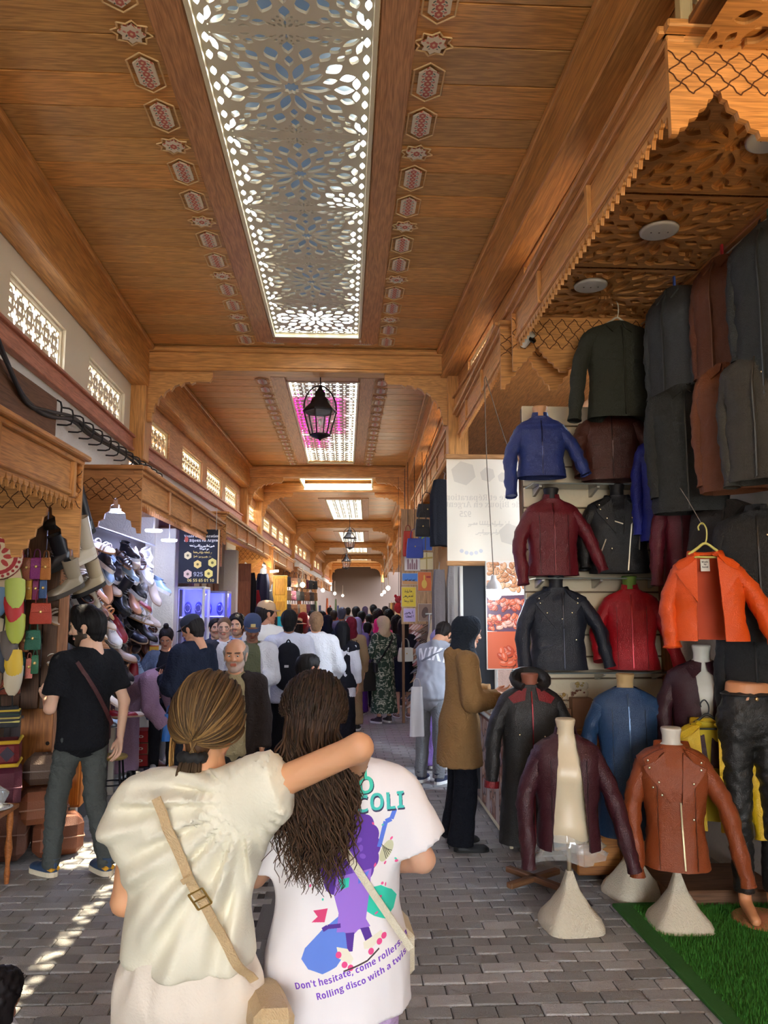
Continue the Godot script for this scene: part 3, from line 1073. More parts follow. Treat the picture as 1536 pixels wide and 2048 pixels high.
	part("back_wall",Mb.new().box(Vector3(-3.75,1.6,-20),Vector3(0.12,3.4,64)),mat(rgb(150,128,108),0.9),sh)
	sh=struct("wall_left_stalls","","wall")
	part("stall_ceiling",Mb.new().box(Vector3(-3.15,3.02,-20),Vector3(1.3,0.08,64)),wood(rgb(150,104,64),0.6),sh)
	for d in [1.2,9.9,15.0,19.5,24.0,29.0]:
		sh=struct("wall_left_stalls","","wall")
		part("party_wall",Mb.new().box(Vector3(-3.1+d*0.02,1.5,-d),Vector3(1.0,3.0,0.2),0.01),surf(rgb(232,226,212),0.9,"plaster",0.4,0.6),sh)
	var sr:=struct("wall_right_stalls","","wall")
	part("back_wall",Mb.new().box(Vector3(2.68,2.05,2.0),Vector3(0.12,4.1,16.5)),surf(rgb(196,190,180),0.9,"plaster",0.4,0.6),sr)
	sr=struct("wall_right_stalls","","wall")
	part("back_wall",Mb.new().box(Vector3(2.75,2.05,-30),Vector3(0.12,4.1,46),0.0,Transform3D(Basis(Vector3.UP,-0.02),Vector3.ZERO)),mat(rgb(150,120,96),0.9),sr)
	sr=struct("wall_right_stalls","","wall")
	part("stall_ceiling",Mb.new().box(Vector3(2.2,4.25,-26),Vector3(1.5,0.06,56),0.0,Transform3D(Basis(Vector3.UP,-0.02),Vector3.ZERO)),wood(rgb(170,118,70),0.6),sr)
	var gate:=struct("wall_entrance","","wall")
	part("lintel",Mb.new().box(Vector3(-0.5,4.25,10.0),Vector3(9.0,1.7,0.3)),surf(rgb(216,200,170),0.9,"plaster",0.4,0.6),gate)
	for x in [-3.4,2.4]:part("gate_pier",Mb.new().box(Vector3(x,2.1,10.0),Vector3(1.2,4.2,0.4)),surf(rgb(216,200,170),0.9,"plaster",0.4,0.6),gate)
	lattice_window(48,Transform3D(Basis.IDENTITY,Vector3(1.98,4.55,-3.0)),1.0,0.60,rgb(226,206,150))
	# far end: the street closes with a bright haze of shops
	var fe:=struct("wall_far","","wall",seg2)
	part("end_wall",Mb.new().box(Vector3(-0.5,2.6,-51.5),Vector3(14,5.4,0.2)),mat(rgb(64,48,38),0.9),fe)
	# canopies
	var cw:=wood(rgb(224,160,92),0.42)
	var cw2:=wood(rgb(206,142,84),0.45)
	canopy("carved wooden canopy of the bag stall at the left edge",Vector3(-1.74,2.45,-0.6),0,4.52,0.8,-1,cw,true,true,0.34)
	canopy("carved wooden canopy above the shoe stall with toothed edge",Vector3(-1.72,2.64,-6.53),0,4.3,0.85,-1,cw2,true,true,0.3)
	canopy("carved canopy over the jewellery cases behind the shoe stall",Vector3(-1.70,2.80,-11.02),-0.02,5.6,0.8,-1,cw,true,true,0.2)
	canopy("carved canopy above the yellow door on the left",Vector3(-1.58,2.76,-17.0),-0.02,5.4,0.8,-1,cw2,true,true,0.5,false)
	canopy("far left canopy over the hanging bags, deeply scalloped",Vector3(-1.42,2.62,-23.0),-0.03,8.0,0.9,-1,cw2,true,true,0.6,false)
	canopy("farthest left canopy near the end of the street",Vector3(-1.15,2.62,-31.6),-0.03,12.0,0.9,-1,cw2,true,false,0.6,false)
	canopy("large carved canopy above the leather jackets with fretted soffit",Vector3(1.315,3.84,-2.87),0,2.98,1.2,1,cw,true,true,0.2)
	canopy("long carved canopy beyond the jackets, reaching down the right side",Vector3(1.27,3.80,-6.1),-0.02,10.6,1.3,1,cw,true,true,0.3)
	canopy("second canopy down the right side beyond the hanging bags",Vector3(1.46,3.5,-17.2),-0.03,9.0,1.1,1,cw2,true,true,0.5,false)
	canopy("farthest right canopy above the scarves",Vector3(1.65,3.3,-26.6),-0.03,14.0,1.1,1,cw2,true,false,0.5,false)

# ---------------------------------------------------------------- people
var head_lod:={}
var saved:={}
var hand_lod:={}

func head_mesh(cell:float) -> Mb:
	if head_lod.has(cell):return head_lod[cell]
	var f:=Field.new(Vector3(-0.11,-0.21,-0.13),Vector3(0.11,0.14,0.14),cell)
	var X:=Vector3.RIGHT
	f.bone(Vector3(0,0.035,-0.035),Vector3(0,0.042,0.018),0.090,0.084,0.02,X,1.17)
	f.bone(Vector3(0,0.0,0.025),Vector3(0,-0.07,0.035),0.068,0.045,0.03,X,1.05)
	for s:float in [1.0,-1.0]:
		f.bone(Vector3(s*0.045,-0.055,0.0),Vector3(s*0.012,-0.094,0.066),0.026,0.02,0.02)
		f.bone(Vector3(s*0.042,-0.012,0.058),Vector3(s*0.03,-0.02,0.07),0.022,0.02,0.02)
		f.bone(Vector3(s*0.042,0.03,0.068),Vector3(s*0.014,0.027,0.086),0.014,0.014,0.015)
		f.bone(Vector3(s*0.031,0.008,0.105),Vector3(s*0.034,0.008,0.1),0.016,0.016,0.012,Vector3.ZERO,1.0,0,true)
		f.bone(Vector3(s*0.079,0.014,-0.014),Vector3(s*0.075,-0.028,-0.004),0.023,0.014,0.008,X,2.2)
	f.bone(Vector3(0,0.022,0.088),Vector3(0,-0.02,0.112),0.009,0.012,0.012)
	for s:float in [1.0,-1.0]:f.bone(Vector3(s*0.012,-0.022,0.098),Vector3(s*0.01,-0.022,0.09),0.009,0.009,0.008)
	f.bone(Vector3(-0.018,-0.049,0.088),Vector3(0.018,-0.049,0.088),0.0075,0.0075,0.006)
	f.bone(Vector3(-0.015,-0.060,0.087),Vector3(0.015,-0.060,0.087),0.008,0.008,0.004)
	f.bone(Vector3(0,-0.05,-0.03),Vector3(0,-0.20,-0.045),0.054,0.062,0.025)
	var mb:=f.mesh(Mb.new())
	head_lod[cell]=mb
	return mb

func hand_mesh(cell:float) -> Mb:   # relaxed left hand:wrist at 0,fingers down -y,thumb to +z,palm towards -x
	if hand_lod.has(cell):return hand_lod[cell]
	var f:=Field.new(Vector3(-0.07,-0.2,-0.06),Vector3(0.04,0.03,0.08),cell)
	var X:=Vector3.RIGHT
	f.bone(Vector3(0,0.02,0),Vector3(0,-0.02,0),0.026,0.027,0.01,X,1.4)
	f.bone(Vector3(0,-0.03,0.014),Vector3(-0.004,-0.085,0.022),0.022,0.019,0.012,X,1.6)
	f.bone(Vector3(0,-0.03,-0.012),Vector3(-0.004,-0.08,-0.022),0.022,0.018,0.012,X,1.6)
	var zs:=[0.032,0.011,-0.010,-0.030]
	var ls:=[0.068,0.076,0.070,0.055]
	for k in 4:
		var a:=Vector3(-0.004,-0.086 - (0.004 if k==1 or k==2 else -0.004),zs[k])
		var b:=a+Vector3(-0.010,-ls[k]*0.5,zs[k]*0.12)
		var c:=b+Vector3(-0.018,-ls[k]*0.3,0)
		var d:=c+Vector3(-0.020,-ls[k]*0.16,0)
		f.bone(a,b,0.0095,0.0088,0.004); f.bone(b,c,0.0088,0.008,0.003); f.bone(c,d,0.008,0.007,0.003)
	f.bone(Vector3(-0.004,-0.03,0.02),Vector3(-0.016,-0.062,0.046),0.015,0.012,0.01)
	f.bone(Vector3(-0.016,-0.062,0.046),Vector3(-0.026,-0.095,0.052),0.0105,0.0085,0.004)
	var mb:=f.mesh(Mb.new())
	hand_lod[cell]=mb
	return mb

func head_paint(mb:Mb,from:int,p:PackedVector3Array,skin:Color,beard:Color,lips:Color,brow:Color,stubble:float) -> void:
	var sk:=skin.srgb_to_linear()
	for k in p.size():
		var q:=p[k]
		var c:=sk
		var ax:=absf(q.x)
		if q.z>0.06:
			var rosy:=clampf(1.0 - Vector2(ax - 0.038,q.y+0.025).length()/0.03,0,1)
			c=c.lerp((skin*Color(1.0,0.84,0.8)).srgb_to_linear(),rosy*0.5)
			if ax<0.024 and absf(q.y+0.054)<0.0095 and q.z>0.082:c=lips.srgb_to_linear()
			if ax>0.012 and ax<0.05 and absf(q.y - 0.031+(ax - 0.03)*(ax - 0.03)*6.0)<0.006:c=brow.srgb_to_linear()
			if ax>0.016 and ax<0.047 and absf(q.y - 0.008)<0.009:c=c*0.8
		if stubble>0.0 and q.z>-0.02:
			var low:=-0.028 - clampf((0.05 - q.z)*0.0,0,1)
			var moustache:=ax<0.03 and q.y<-0.032 and q.y>-0.046 and q.z>0.08
			var jaw:bool=q.y<-0.035 and q.y>-0.125 and not (ax<0.022 and q.y>-0.068 and q.z>0.07)
			var side:bool=ax>0.055 and q.y<0.0 and q.z<0.045 and q.z>0.0 and q.y>-0.1
			if moustache or (jaw and (ax>0.022 or q.y<-0.066)) or side:c=c.lerp(beard.srgb_to_linear(),stubble)
		c.a=1.0
		mb.c[from+k]=c

func ruffle(mb:Mb,amp:float,sc:Vector3,sd:int,lo_y:=-99.0) -> void:
	var n:=PackedVector3Array()
	n.resize(mb.v.size())
	for k in range(0,mb.ix.size(),3):
		var a:=mb.ix[k]; var b:=mb.ix[k+1]; var d:=mb.ix[k+2]
		var f:=(mb.v[d] - mb.v[a]).cross(mb.v[b] - mb.v[a])
		n[a]+=f; n[b]+=f; n[d]+=f
	var ns:=FastNoiseLite.new()
	ns.seed=sd; ns.frequency=1.0; ns.fractal_octaves=2; ns.noise_type=FastNoiseLite.TYPE_SIMPLEX_SMOOTH
	for k in n.size():
		var p:=mb.v[k]
		var w:=ns.get_noise_3d(p.x*sc.x,p.y*sc.y,p.z*sc.z)
		var fold:=1.0 - absf(ns.get_noise_3d(p.x*sc.x*0.8+7.0,p.y*sc.y*0.7+3.0,p.z*sc.z*0.8))*2.6
		mb.v[k]=p+n[k].normalized()*amp*(w*0.7+clampf(fold,-1,1)*0.5)

# folds of the blouse: they fan out from the raised shoulder and gather above the hem
func drape(mb:Mb,J:Dictionary) -> void:
	var c:=Vector2(J.sR.x - 0.03,J.sR.y+0.02)
	for k in mb.v.size():
		var p:=mb.v[k]
		if p.z>0.05:continue
		var d:=Vector2(p.x,p.y) - c
		var an:=atan2(d.x,-d.y)
		var r:=d.length()
		var far:=smoothstep(0.05,0.16,r)*(1.0 - smoothstep(0.42,0.62,r))
		var w:=sin(an*21.0+sin(r*9.0)*1.2)*0.5+sin(an*37.0+r*8.0)*0.3
		mb.v[k].z-=(w+0.75)*0.036*far
		var low:=smoothstep(0.3,0.12,p.y - 0.965)
		mb.v[k].z-=sin((p.y*0.8+p.x*0.55)*42.0+sin(p.x*9.0))*0.011*low

func joints(P:Dictionary) -> Dictionary:
	var fem:bool=P.get("fem",false)
	var sw:=0.155 if fem else 0.178
	var hw:=0.088
	var J:={"pel": Vector3(0,0.93,0),"wst": Vector3(0,1.09,0.0),"chs": Vector3(0,1.32,-0.005),"nck": Vector3(0,1.46,-0.02),"hed": Vector3(0,1.635,0.012)}
	for q in [["L",1.0],["R",-1.0]]:
		var s:float=q[1]
		J["s"+q[0]]=Vector3(s*sw,1.405,-0.015); J["e"+q[0]]=Vector3(s*(sw+0.05),1.13,-0.03); J["w"+q[0]]=Vector3(s*(sw+0.055),0.89,0.05)
		J["h"+q[0]]=Vector3(s*hw,0.91,0); J["k"+q[0]]=Vector3(s*(hw+0.012),0.50,0.025); J["a"+q[0]]=Vector3(s*(hw+0.015),0.085,-0.025)
		var arm:String=P.get("arm"+q[0],"hang")
		if arm=="bent": J["e"+q[0]]=Vector3(s*(sw+0.05),1.14,-0.05); J["w"+q[0]]=Vector3(s*(sw - 0.04),1.08,0.19)
		elif arm=="phone": J["e"+q[0]]=Vector3(s*(sw+0.04),1.13,-0.01); J["w"+q[0]]=Vector3(s*0.07,1.12,0.23)
		elif arm=="hip": J["e"+q[0]]=Vector3(s*(sw+0.19),1.16,-0.04); J["w"+q[0]]=Vector3(s*(sw+0.03),0.99,0.08)
		elif arm=="reach": J["e"+q[0]]=Vector3(s*(sw+0.05),1.17,0.12); J["w"+q[0]]=Vector3(s*(sw - 0.03),1.10,0.35)
		elif arm=="strap": J["e"+q[0]]=Vector3(s*(sw+0.07),1.16,0.0); J["w"+q[0]]=Vector3(s*(sw - 0.07),1.30,0.16)
	if P.has("stride"):   # left leg forward
		var d:float=P["stride"]
		J.kL+=Vector3(0,0.01,d*0.55); J.aL+=Vector3(0,0,d); J.kR+=Vector3(0,-0.005,-d*0.25); J.aR+=Vector3(0,0.03,-d)
	var lean:Vector3=P.get("lean",Vector3.ZERO)
	if lean != Vector3.ZERO:
		var b:=Basis.from_euler(lean)
		var pv:=Vector3(0,0.96,0)
		for q in ["L","R"]:
			var t:Vector3=(b*(J["s"+q] - pv)+pv) - J["s"+q]
			J["s"+q]+=t; J["e"+q]+=t; J["w"+q]+=t
		for q in ["wst","chs","nck","hed"]:J[q]=b*(J[q] - pv)+pv
		J["b"]=b
	else:J["b"]=Basis.IDENTITY
	var over:Dictionary=P.get("J",{})
	for q in over:J[q]=over[q]
	return J

func torso_bones(f:Field,J:Dictionary,L:float,hem:float,P:Dictionary,flare:=0.0,width:=1.0) -> void:
	var fz:Vector3=J.b.z
	var fem:bool=P.get("fem",false)
	var cw:float=(0.132 if fem else 0.152)*width
	f.bone(J.chs+J.b.y*0.03,J.wst,cw+L,(cw - (0.018 if fem else 0.006))+L,0.05,fz,1.32)
	f.bone(J.sL,J.sR,0.055+L*0.5,0.055+L*0.5,0.06,fz,1.15)
	f.bone(J.chs+J.b.y*0.02,J.nck,0.085+L*0.4,0.05+L*0.2,0.05)
	if fem:
		for s:float in [1.0,-1.0]:f.bone(J.chs+J.b*Vector3(s*0.06,-0.03,0.06),J.chs+J.b*Vector3(s*0.06,-0.05,0.07),0.055+L*0.6,0.05+L*0.6,0.04)
	var hw:float=(0.158 if fem else 0.152)*width
	f.bone(J.wst,J.pel,cw - 0.01+L,hw+L,0.05,fz.lerp(Vector3.BACK,0.5).normalized(),1.35)
	if hem<0.93:
		f.bone(J.pel,Vector3(J.pel.x,hem,J.pel.z),hw+L,hw+L+flare,0.04,Vector3.BACK,1.28,1)

func sleeve(f:Field,J:Dictionary,q:String,reach:float,L:float,r:=1.0) -> void:
	var s:Vector3=J["s"+q]; var e:Vector3=J["e"+q]; var w:Vector3=J["w"+q]
	if reach<=1.0:
		f.bone(s,s.lerp(e,reach),0.056*r+L*0.8,0.050*r+L*1.3,0.05,Vector3.ZERO,1.0,1)
	else:
		f.bone(s,e,0.056*r+L*0.8,0.046*r+L,0.05)
		f.bone(e,e.lerp(w,reach - 1.0),0.046*r+L,0.033*r+L,0.02,Vector3.ZERO,1.0,1)

func hair_mesh(style:String,cell:float) -> Mb:
	var key:="hair %s %.3f" % [style,cell]
	if meshes.has(key):return meshes[key]
	var f:=Field.new(Vector3(-0.16,-0.42,-0.20),Vector3(0.16,0.20,0.15),cell)
	var X:=Vector3.RIGHT
	var th:=0.014
	if style in ["buzz"]:th=0.006
	if style in ["curly","big"]:th=0.024
	f.bone(Vector3(0,0.038,-0.036),Vector3(0,0.045,0.016),0.091+th,0.085+th,0.02,X,1.15)
	if style=="quiff": f.bone(Vector3(-0.02,0.125,-0.02),Vector3(0.02,0.128,0.05),0.045,0.042,0.03)
	if style=="curly" or style=="big":
		for k in 60:
			var a:=k*2.399; var h:=1.0 - k/46.0
			var d:=Vector3(cos(a)*sqrt(maxf(0.0,1 - h*h)),h,sin(a)*sqrt(maxf(0.0,1 - h*h)))
			f.bone(Vector3(0,0.04,-0.02)+d*Vector3(0.095,0.11,0.115),Vector3(0,0.04,-0.02)+d*Vector3(0.1,0.115,0.12),0.022,0.02,0.01)
	f.bone(Vector3(0,-0.03,-0.06),Vector3(0,-0.055,-0.055),0.062+th*0.6,0.055+th*0.4,0.02)
	# the face and the neck stay bare
	f.clip(Vector3(0,0.068,0.088),Vector3(0,-0.50,0.86))
	f.bone(Vector3(0,-0.03,0.10),Vector3(0,0.03,0.105),0.072,0.058,0.01,Vector3.ZERO,1.0,0,true)
	f.clip(Vector3(0,-0.085,0),Vector3(0,-1,0.25))
	for s:float in [1.0,-1.0]:
		if style in ["short","buzz","quiff","cap","ring","curly"]:f.bone(Vector3(s*0.08,-0.03,0.0),Vector3(s*0.085,0.0,-0.005),0.022,0.026,0.01,Vector3.ZERO,1.0,0,true)
	if style=="ring" or style=="cap": f.clip(Vector3(0,0.055,0),Vector3(0,1,0.3))
	if style=="bun":
		f.bone(Vector3(0,0.165,-0.03),Vector3(0,0.17,-0.03),0.036,0.034,0.01)
	if style=="pony":
		f.bone(Vector3(0,-0.01,-0.125),Vector3(0,-0.1,-0.135),0.028,0.03,0.02); f.bone(Vector3(0,-0.1,-0.135),Vector3(0.0,-0.26,-0.115),0.03,0.012,0.02)
	if style in ["long","big"]:
		f.bone(Vector3(0,0.0,-0.07),Vector3(0,-0.25,-0.09),0.095,0.08,0.04,Vector3.BACK,1.5)
		for s:float in [1.0,-1.0]:f.bone(Vector3(s*0.075,0.02,-0.02),Vector3(s*0.085,-0.2,-0.02),0.035,0.025,0.03)
	var mb:=f.mesh(Mb.new())
	var ns:=FastNoiseLite.new(); ns.seed=3; ns.frequency=1.0
	for k in mb.v.size():   # combed relief and tone
		var p:=mb.v[k]
		var an:=atan2(p.x,-p.z)
		var w:=ns.get_noise_3d(an*9.0,p.y*4.0,0.0) if style != "curly" and style != "buzz" else ns.get_noise_3d(p.x*60,p.y*60,p.z*60)
		mb.v[k]+=(p - Vector3(0,0.02,-0.02)).normalized()*w*0.006
		mb.c[k]=Color(1,1,1)*(0.8+0.35*w)
		mb.c[k].a=1.0
	meshes[key]=mb
	return mb

func shoe_parts(kind:String,sole:Color) -> Array:   # [upper,sole] for one shoe,toe to +z,heel at z=0,0.27 long
	var key:="shoe "+kind
	if meshes.has(key):return meshes[key]
	var up:=Mb.new(); var so:=Mb.new()
	var heel:=0.0
	var boot:=0.0
	if kind=="heel": heel=0.055
	if kind=="boot": boot=0.13; heel=0.012
	if kind=="tall": boot=0.24; heel=0.015
	var th:=0.032 if kind in ["sneaker","boot","tall"] else 0.014
	var lift:=func(z:float) -> float:return heel*pow(clampf(1.0 - z/0.19,0,1),1.4)
	var wid:=func(z:float) -> float:
		var t:=z/0.27
		return (0.033+0.016*sin(clampf(t*1.25,0,1)*PI*0.62))*sqrt(clampf(minf(t*9.0+0.08,(1.0 - t)*5.0+0.02),0,1))
	var rows:Array=[]
	var n:=15
	for i in n:
		var z:=0.27*i/(n - 1)
		var t:=z/0.27
		var y0:float=lift.call(z)+th
		var hh:=0.075 - 0.045*smoothstep(0.3,0.75,t)
		if kind in ["flat","heel"]:hh=0.05 - 0.022*smoothstep(0.2,0.5,t)+(0.004 if t>0.6 else 0.0)
		if kind=="sandal": hh=0.012
		hh *= sqrt(clampf((1.0 - t)*7.0+0.03,0,1))
		var w:float=wid.call(z)
		var ring:=PackedVector3Array()
		for k in 12:
			var a:=PI*k/11.0
			ring.append(Vector3(cos(a)*w*(1.0 - 0.18*sin(a)),y0+pow(sin(a),0.7)*hh,z))
		rows.append(ring)
	up.grid(rows,false,true)
	var hr:=PackedVector3Array()
	for k in 12:hr.append(rows[0][k])
	up.fan(hr)
	if boot>0.0 or kind=="sneaker":
		var top:=boot if boot>0.0 else 0.02
		var sh:Array=[]
		for i in 5:
			var t:=i/4.0
			var ring:=PackedVector3Array()
			for k in 14:
				var a:=TAU*k/14
				ring.append(Vector3(cos(a)*(0.036+0.008*t),th+0.055+heel+t*(top+0.01),0.052 - 0.006*t+sin(a)*(0.05+0.006*t)))
			sh.append(ring)
		up.grid(sh,true,true)
		var rim:Array=[sh[4],PackedVector3Array(),PackedVector3Array()]
		for p in sh[4]:rim[1].append(Vector3(p.x*0.8,p.y - 0.002,0.046+(p.z - 0.046)*0.8)); rim[2].append(Vector3(p.x*0.75,p.y - 0.05,0.046+(p.z - 0.046)*0.75))
		up.grid(rim,true,true)
		var lc:=Mb.new()
		for i in 4+int(boot*22):
			var y:=th+heel+0.06+maxf(0,i - 2)*0.02
			var z:=0.15 - minf(i,2)*0.02 - maxf(0,i - 2)*0.002 if i<3 else 0.107
			lc.tube(PackedVector3Array([Vector3(-0.02,y,z - 0.004),Vector3(0,y+0.004,z+0.004),Vector3(0.02,y,z - 0.004)]),0.0028,4)
		meshes[key+" laces"]=lc.mesh()
	if kind=="sandal":
		for z in [0.17,0.20,0.09]:
			var w:float=wid.call(z)
			var arc:=PackedVector3Array()
			for k in 9:
				var a:=PI*k/8
				arc.append(Vector3(cos(a)*w,th+sin(a)*0.05+lift.call(z),z))
			up.tube(arc,0.009,5,false,0.35)
	var rs:Array=[]
	for i in n:
		var z:=0.27*i/(n - 1)
		var w:float=wid.call(z)+0.004
		var y:float=lift.call(z)
		rs.append(PackedVector3Array([Vector3(-w,y,z),Vector3(w,y,z),Vector3(w,y+th,z),Vector3(-w,y+th,z)]))
	for i in n - 1:
		for k in 4:
			var k2:=(k+1) % 4
			so.quad(rs[i][k],rs[i][k2],rs[i+1][k2],rs[i+1][k])
	so.quad(rs[0][3],rs[0][2],rs[0][1],rs[0][0]); so.quad(rs[n - 1][0],rs[n - 1][1],rs[n - 1][2],rs[n - 1][3])
	if heel>0.02:so.tube(PackedVector3Array([Vector3(0,heel,0.025),Vector3(0,0.0,0.018)]),[0.02,0.008],8)
	meshes[key]=[up.mesh(),so.mesh()]
	return meshes[key]

func shoe_on(parent:Node3D,J:Dictionary,q:String,P:Dictionary) -> void:
	var k:String=P.get("shoe","sneaker")
	var m:=shoe_parts(k,Color.WHITE)
	var a:Vector3=J["a"+q]
	var toe:float=P.get("toe"+q,0.12 if q=="L" else -0.12)
	var at:=Transform3D(Basis(Vector3.UP,toe)*Basis(Vector3.RIGHT,P.get("tip"+q,0.0)),Vector3(a.x,maxf(0.0,a.y - 0.085),a.z) - Basis(Vector3.UP,toe).z*0.055)
	var o:=part("shoe",m[0],mat(P.get("shoec",rgb(30,30,32)),0.6),parent,at)
	part("sole",m[1],mat(P.get("solec",rgb(225,225,222)),0.7),o)
	if k=="sneaker" and meshes.has("shoe sneaker laces") and P.has("lacec"):part("laces",meshes["shoe sneaker laces"],mat(P.lacec,0.8),o)

func person(label:String,at:Vector3,turn:float,P:Dictionary) -> Node3D:
	var o:=thing("person",label,"person",at,turn,P.get("group",""))
	var s:float=P.get("h",1.7)/1.75
	var cell:float=P.get("cell",0.02)
	var J:=joints(P)
	var S:=Transform3D(Basis.from_scale(Vector3.ONE*s),Vector3.ZERO)
	var skin:Color=P.get("skin",rgb(208,160,128))
	# body
	var lo:=Vector3(-0.3,-0.02,-0.24); var hi:=Vector3(0.3,1.6,0.24)
	for q in J:
		if J[q] is Vector3:
			lo=lo.min(J[q] - Vector3(0.14,0.14,0.16)); hi=hi.max(J[q]+Vector3(0.14,0.0,0.16))
	lo.y=maxf(lo.y,-0.02)
	var f:=Field.new(lo,hi,cell)
	torso_bones(f,J,-0.012,0.9,P)
	f.bone(J.nck - J.b.y*0.04,J.hed - J.b.y*0.09 - J.b.z*0.03,0.062,0.054,0.03)
	for q in ["L","R"]:
		f.bone(J["s"+q],J["e"+q],0.046,0.038,0.03); f.bone(J["e"+q],J["w"+q],0.039,0.025,0.015)
		if not P.get("noleg",false):
			f.bone(J["h"+q],J["k"+q],0.076,0.05,0.03); f.bone(J["k"+q],J["a"+q],0.05,0.034,0.02)
	var mb:=Mb.new().ink(skin)
	f.mesh(mb)
	var hy:Vector3=P.get("look",Vector3.ZERO)   # pitch,yaw,roll of the head
	var H:=Transform3D(J.b*Basis.from_euler(hy),J.hed)
	var hs:float=P.get("head",1.0)
	H.basis=H.basis.scaled(Vector3.ONE*hs)
	var hm:=head_mesh(0.005 if cell<0.018 else (0.0075 if cell<0.026 else 0.011))
	var from:=mb.v.size()
	mb.append(hm,H)
	head_paint(mb,from,hm.v,skin,P.get("beard",rgb(40,30,26)),P.get("lips",(skin*Color(0.86,0.62,0.6))),P.get("brow",rgb(52,38,30)),P.get("stubble",0.0))
	for sd:float in [1.0,-1.0]:
		mb.ink(rgb(236,230,224)); mb.append(Mb.new().ink(rgb(236,230,224)).ball(Vector3(sd*0.031,0.008,0.078),Vector3(0.0118,0.0105,0.0118),5),H)
		mb.append(Mb.new().ink(rgb(40,28,22)).ball(Vector3(sd*0.031,0.007,0.0865),Vector3(0.006,0.006,0.0045),4),H)
	var hand:=hand_mesh(0.0055 if cell<0.018 else (0.008 if cell<0.026 else 0.011))
	for q in ["L","R"]:
		var d:Vector3=(J["e"+q] - J["w"+q]).normalized()
		var fw:Vector3=(Vector3(0,0.35,1) - d*Vector3(0,0.35,1).dot(d)).normalized()
		var b:=Basis(d.cross(fw),d,fw)
		var hh:=Mb.new().ink(skin)
		for k in hand.v.size():hh.vert(hand.v[k] if q=="L" else Vector3(-hand.v[k].x,hand.v[k].y,hand.v[k].z))
		for k in range(0,hand.ix.size(),3):
			if q=="L": hh.ix.append_array([hand.ix[k],hand.ix[k+1],hand.ix[k+2]])
			else:hh.ix.append_array([hand.ix[k],hand.ix[k+2],hand.ix[k+1]])
		mb.append(hh,Transform3D(b,J["w"+q]))
	var sm:=tinted("skin",0.55)
	sm.subsurf_scatter_enabled=true; sm.subsurf_scatter_strength=0.08
	part("body",mb,sm,o,S)
	# clothes
	for g:Dictionary in P.get("wear",[]):
		var gf:=Field.new(lo - Vector3(0.06,0,0.06),hi+Vector3(0.06,0.1,0.06),g.get("cell",cell))
		var L:float=g.get("loose",0.012)
		var kind:String=g.kind
		if kind=="top":
			torso_bones(gf,J,L,g.get("hem",0.86),P,g.get("flare",0.01),g.get("wide",1.0))
			for q in ["L","R"]:
				if g.get("sleeve",0.5)>0.0:sleeve(gf,J,q,g.get("sleeve",0.5),L)
			if g.get("hem",0.86)>0.93:gf.clip(Vector3(0,g.hem,0),Vector3(0,-1,0))
			if g.has("box"):gf.bone(J.chs,Vector3(J.pel.x,g.hem,J.pel.z),g.box,g.box*1.06,0.04,Vector3.BACK,1.35,1)
			if g.get("custom","")=="cream":
				gf.bone(J.sL+Vector3(-0.03,0.02,0),J.sL.lerp(J.eL,0.32),0.066,0.080,0.06,Vector3.BACK,1.15,1)
				gf.bone(J.chs+Vector3(0.12,0,0),J.sL.lerp(J.eL,0.3),0.09,0.07,0.08,Vector3.BACK,1.1)
				gf.bone(J.sR+Vector3(0.04,0.0,0),J.sR.lerp(J.eR,0.30),0.075,0.082,0.06,Vector3.ZERO,1.0,1)
				gf.bone(J.chs+Vector3(-0.1,-0.02,0),J.sR.lerp(J.eR,0.15),0.11,0.08,0.08)
			gf.bone(J.nck+J.b.y*0.06+J.b.z*0.03,J.nck+J.b*Vector3(0,0.16,0.03),0.060+g.get("neck",0.0),0.08,0.008,Vector3.ZERO,1.0,0,true)
			if g.has("open"):gf.bone(J.chs+J.b*Vector3(0,0.12,0.16),Vector3(0,g.get("hem",0.86) - 0.05,0.2),g.open,g.open*1.5,0.01,Vector3.ZERO,1.0,0,true)
			if g.has("hood"):
				gf.bone(J.nck+J.b*Vector3(-0.07,0.0,-0.06),J.nck+J.b*Vector3(0.07,0.0,-0.06),0.05,0.05,0.03)
				gf.bone(J.nck+J.b*Vector3(0,-0.02,-0.09),J.nck+J.b*Vector3(0,-0.12,-0.11),0.07,0.02,0.04,Vector3.BACK,1.3)
		elif kind=="trousers":
			gf.bone(J.pel+Vector3(0,0.09,0),J.pel - Vector3(0,0.03,0),0.118+L*g.get("seat",0.6),0.138+L*g.get("seat",0.6),0.04,Vector3.BACK,1.3,2)
			for q in ["L","R"]:
				gf.bone(J["h"+q],J["k"+q],0.084+L*0.5,0.058+L,0.03)
				gf.bone(J["k"+q],J["a"+q]+(J["a"+q] - J["k"+q]).normalized()*g.get("drop",0.03),0.058+L,0.043+L+g.get("bell",0.0),0.02,Vector3.ZERO,1.0,1)
		elif kind=="skirt":
			gf.bone(J.wst,J.pel,0.125+L,0.158+L,0.04,Vector3.BACK,1.3)
			gf.bone(J.pel,Vector3((J.aL.x+J.aR.x)/2,g.get("hem",0.1),(J.aL.z+J.aR.z)/2),0.158+L,g.get("flare",0.21),0.04,Vector3.BACK,1.15,1)
		elif kind=="hijab":
			gf.bone(H*Vector3(0,0.038,-0.036),H*Vector3(0,0.045,0.015),0.104,0.099,0.03,H.basis.x.normalized(),1.12)
			gf.bone(H*Vector3(0,-0.03,-0.03),J.nck+J.b*Vector3(0,0.0,0.0),0.088,0.10,0.05)
			gf.bone(J.nck,J.nck+J.b*Vector3(0,-0.06,0.03),0.11,0.13,0.05,J.b.z,1.2)
			gf.bone(H*Vector3(0,-0.055,0.105),H*Vector3(0,0.03,0.115),0.06,0.062,0.02,Vector3.ZERO,1.0,0,true)
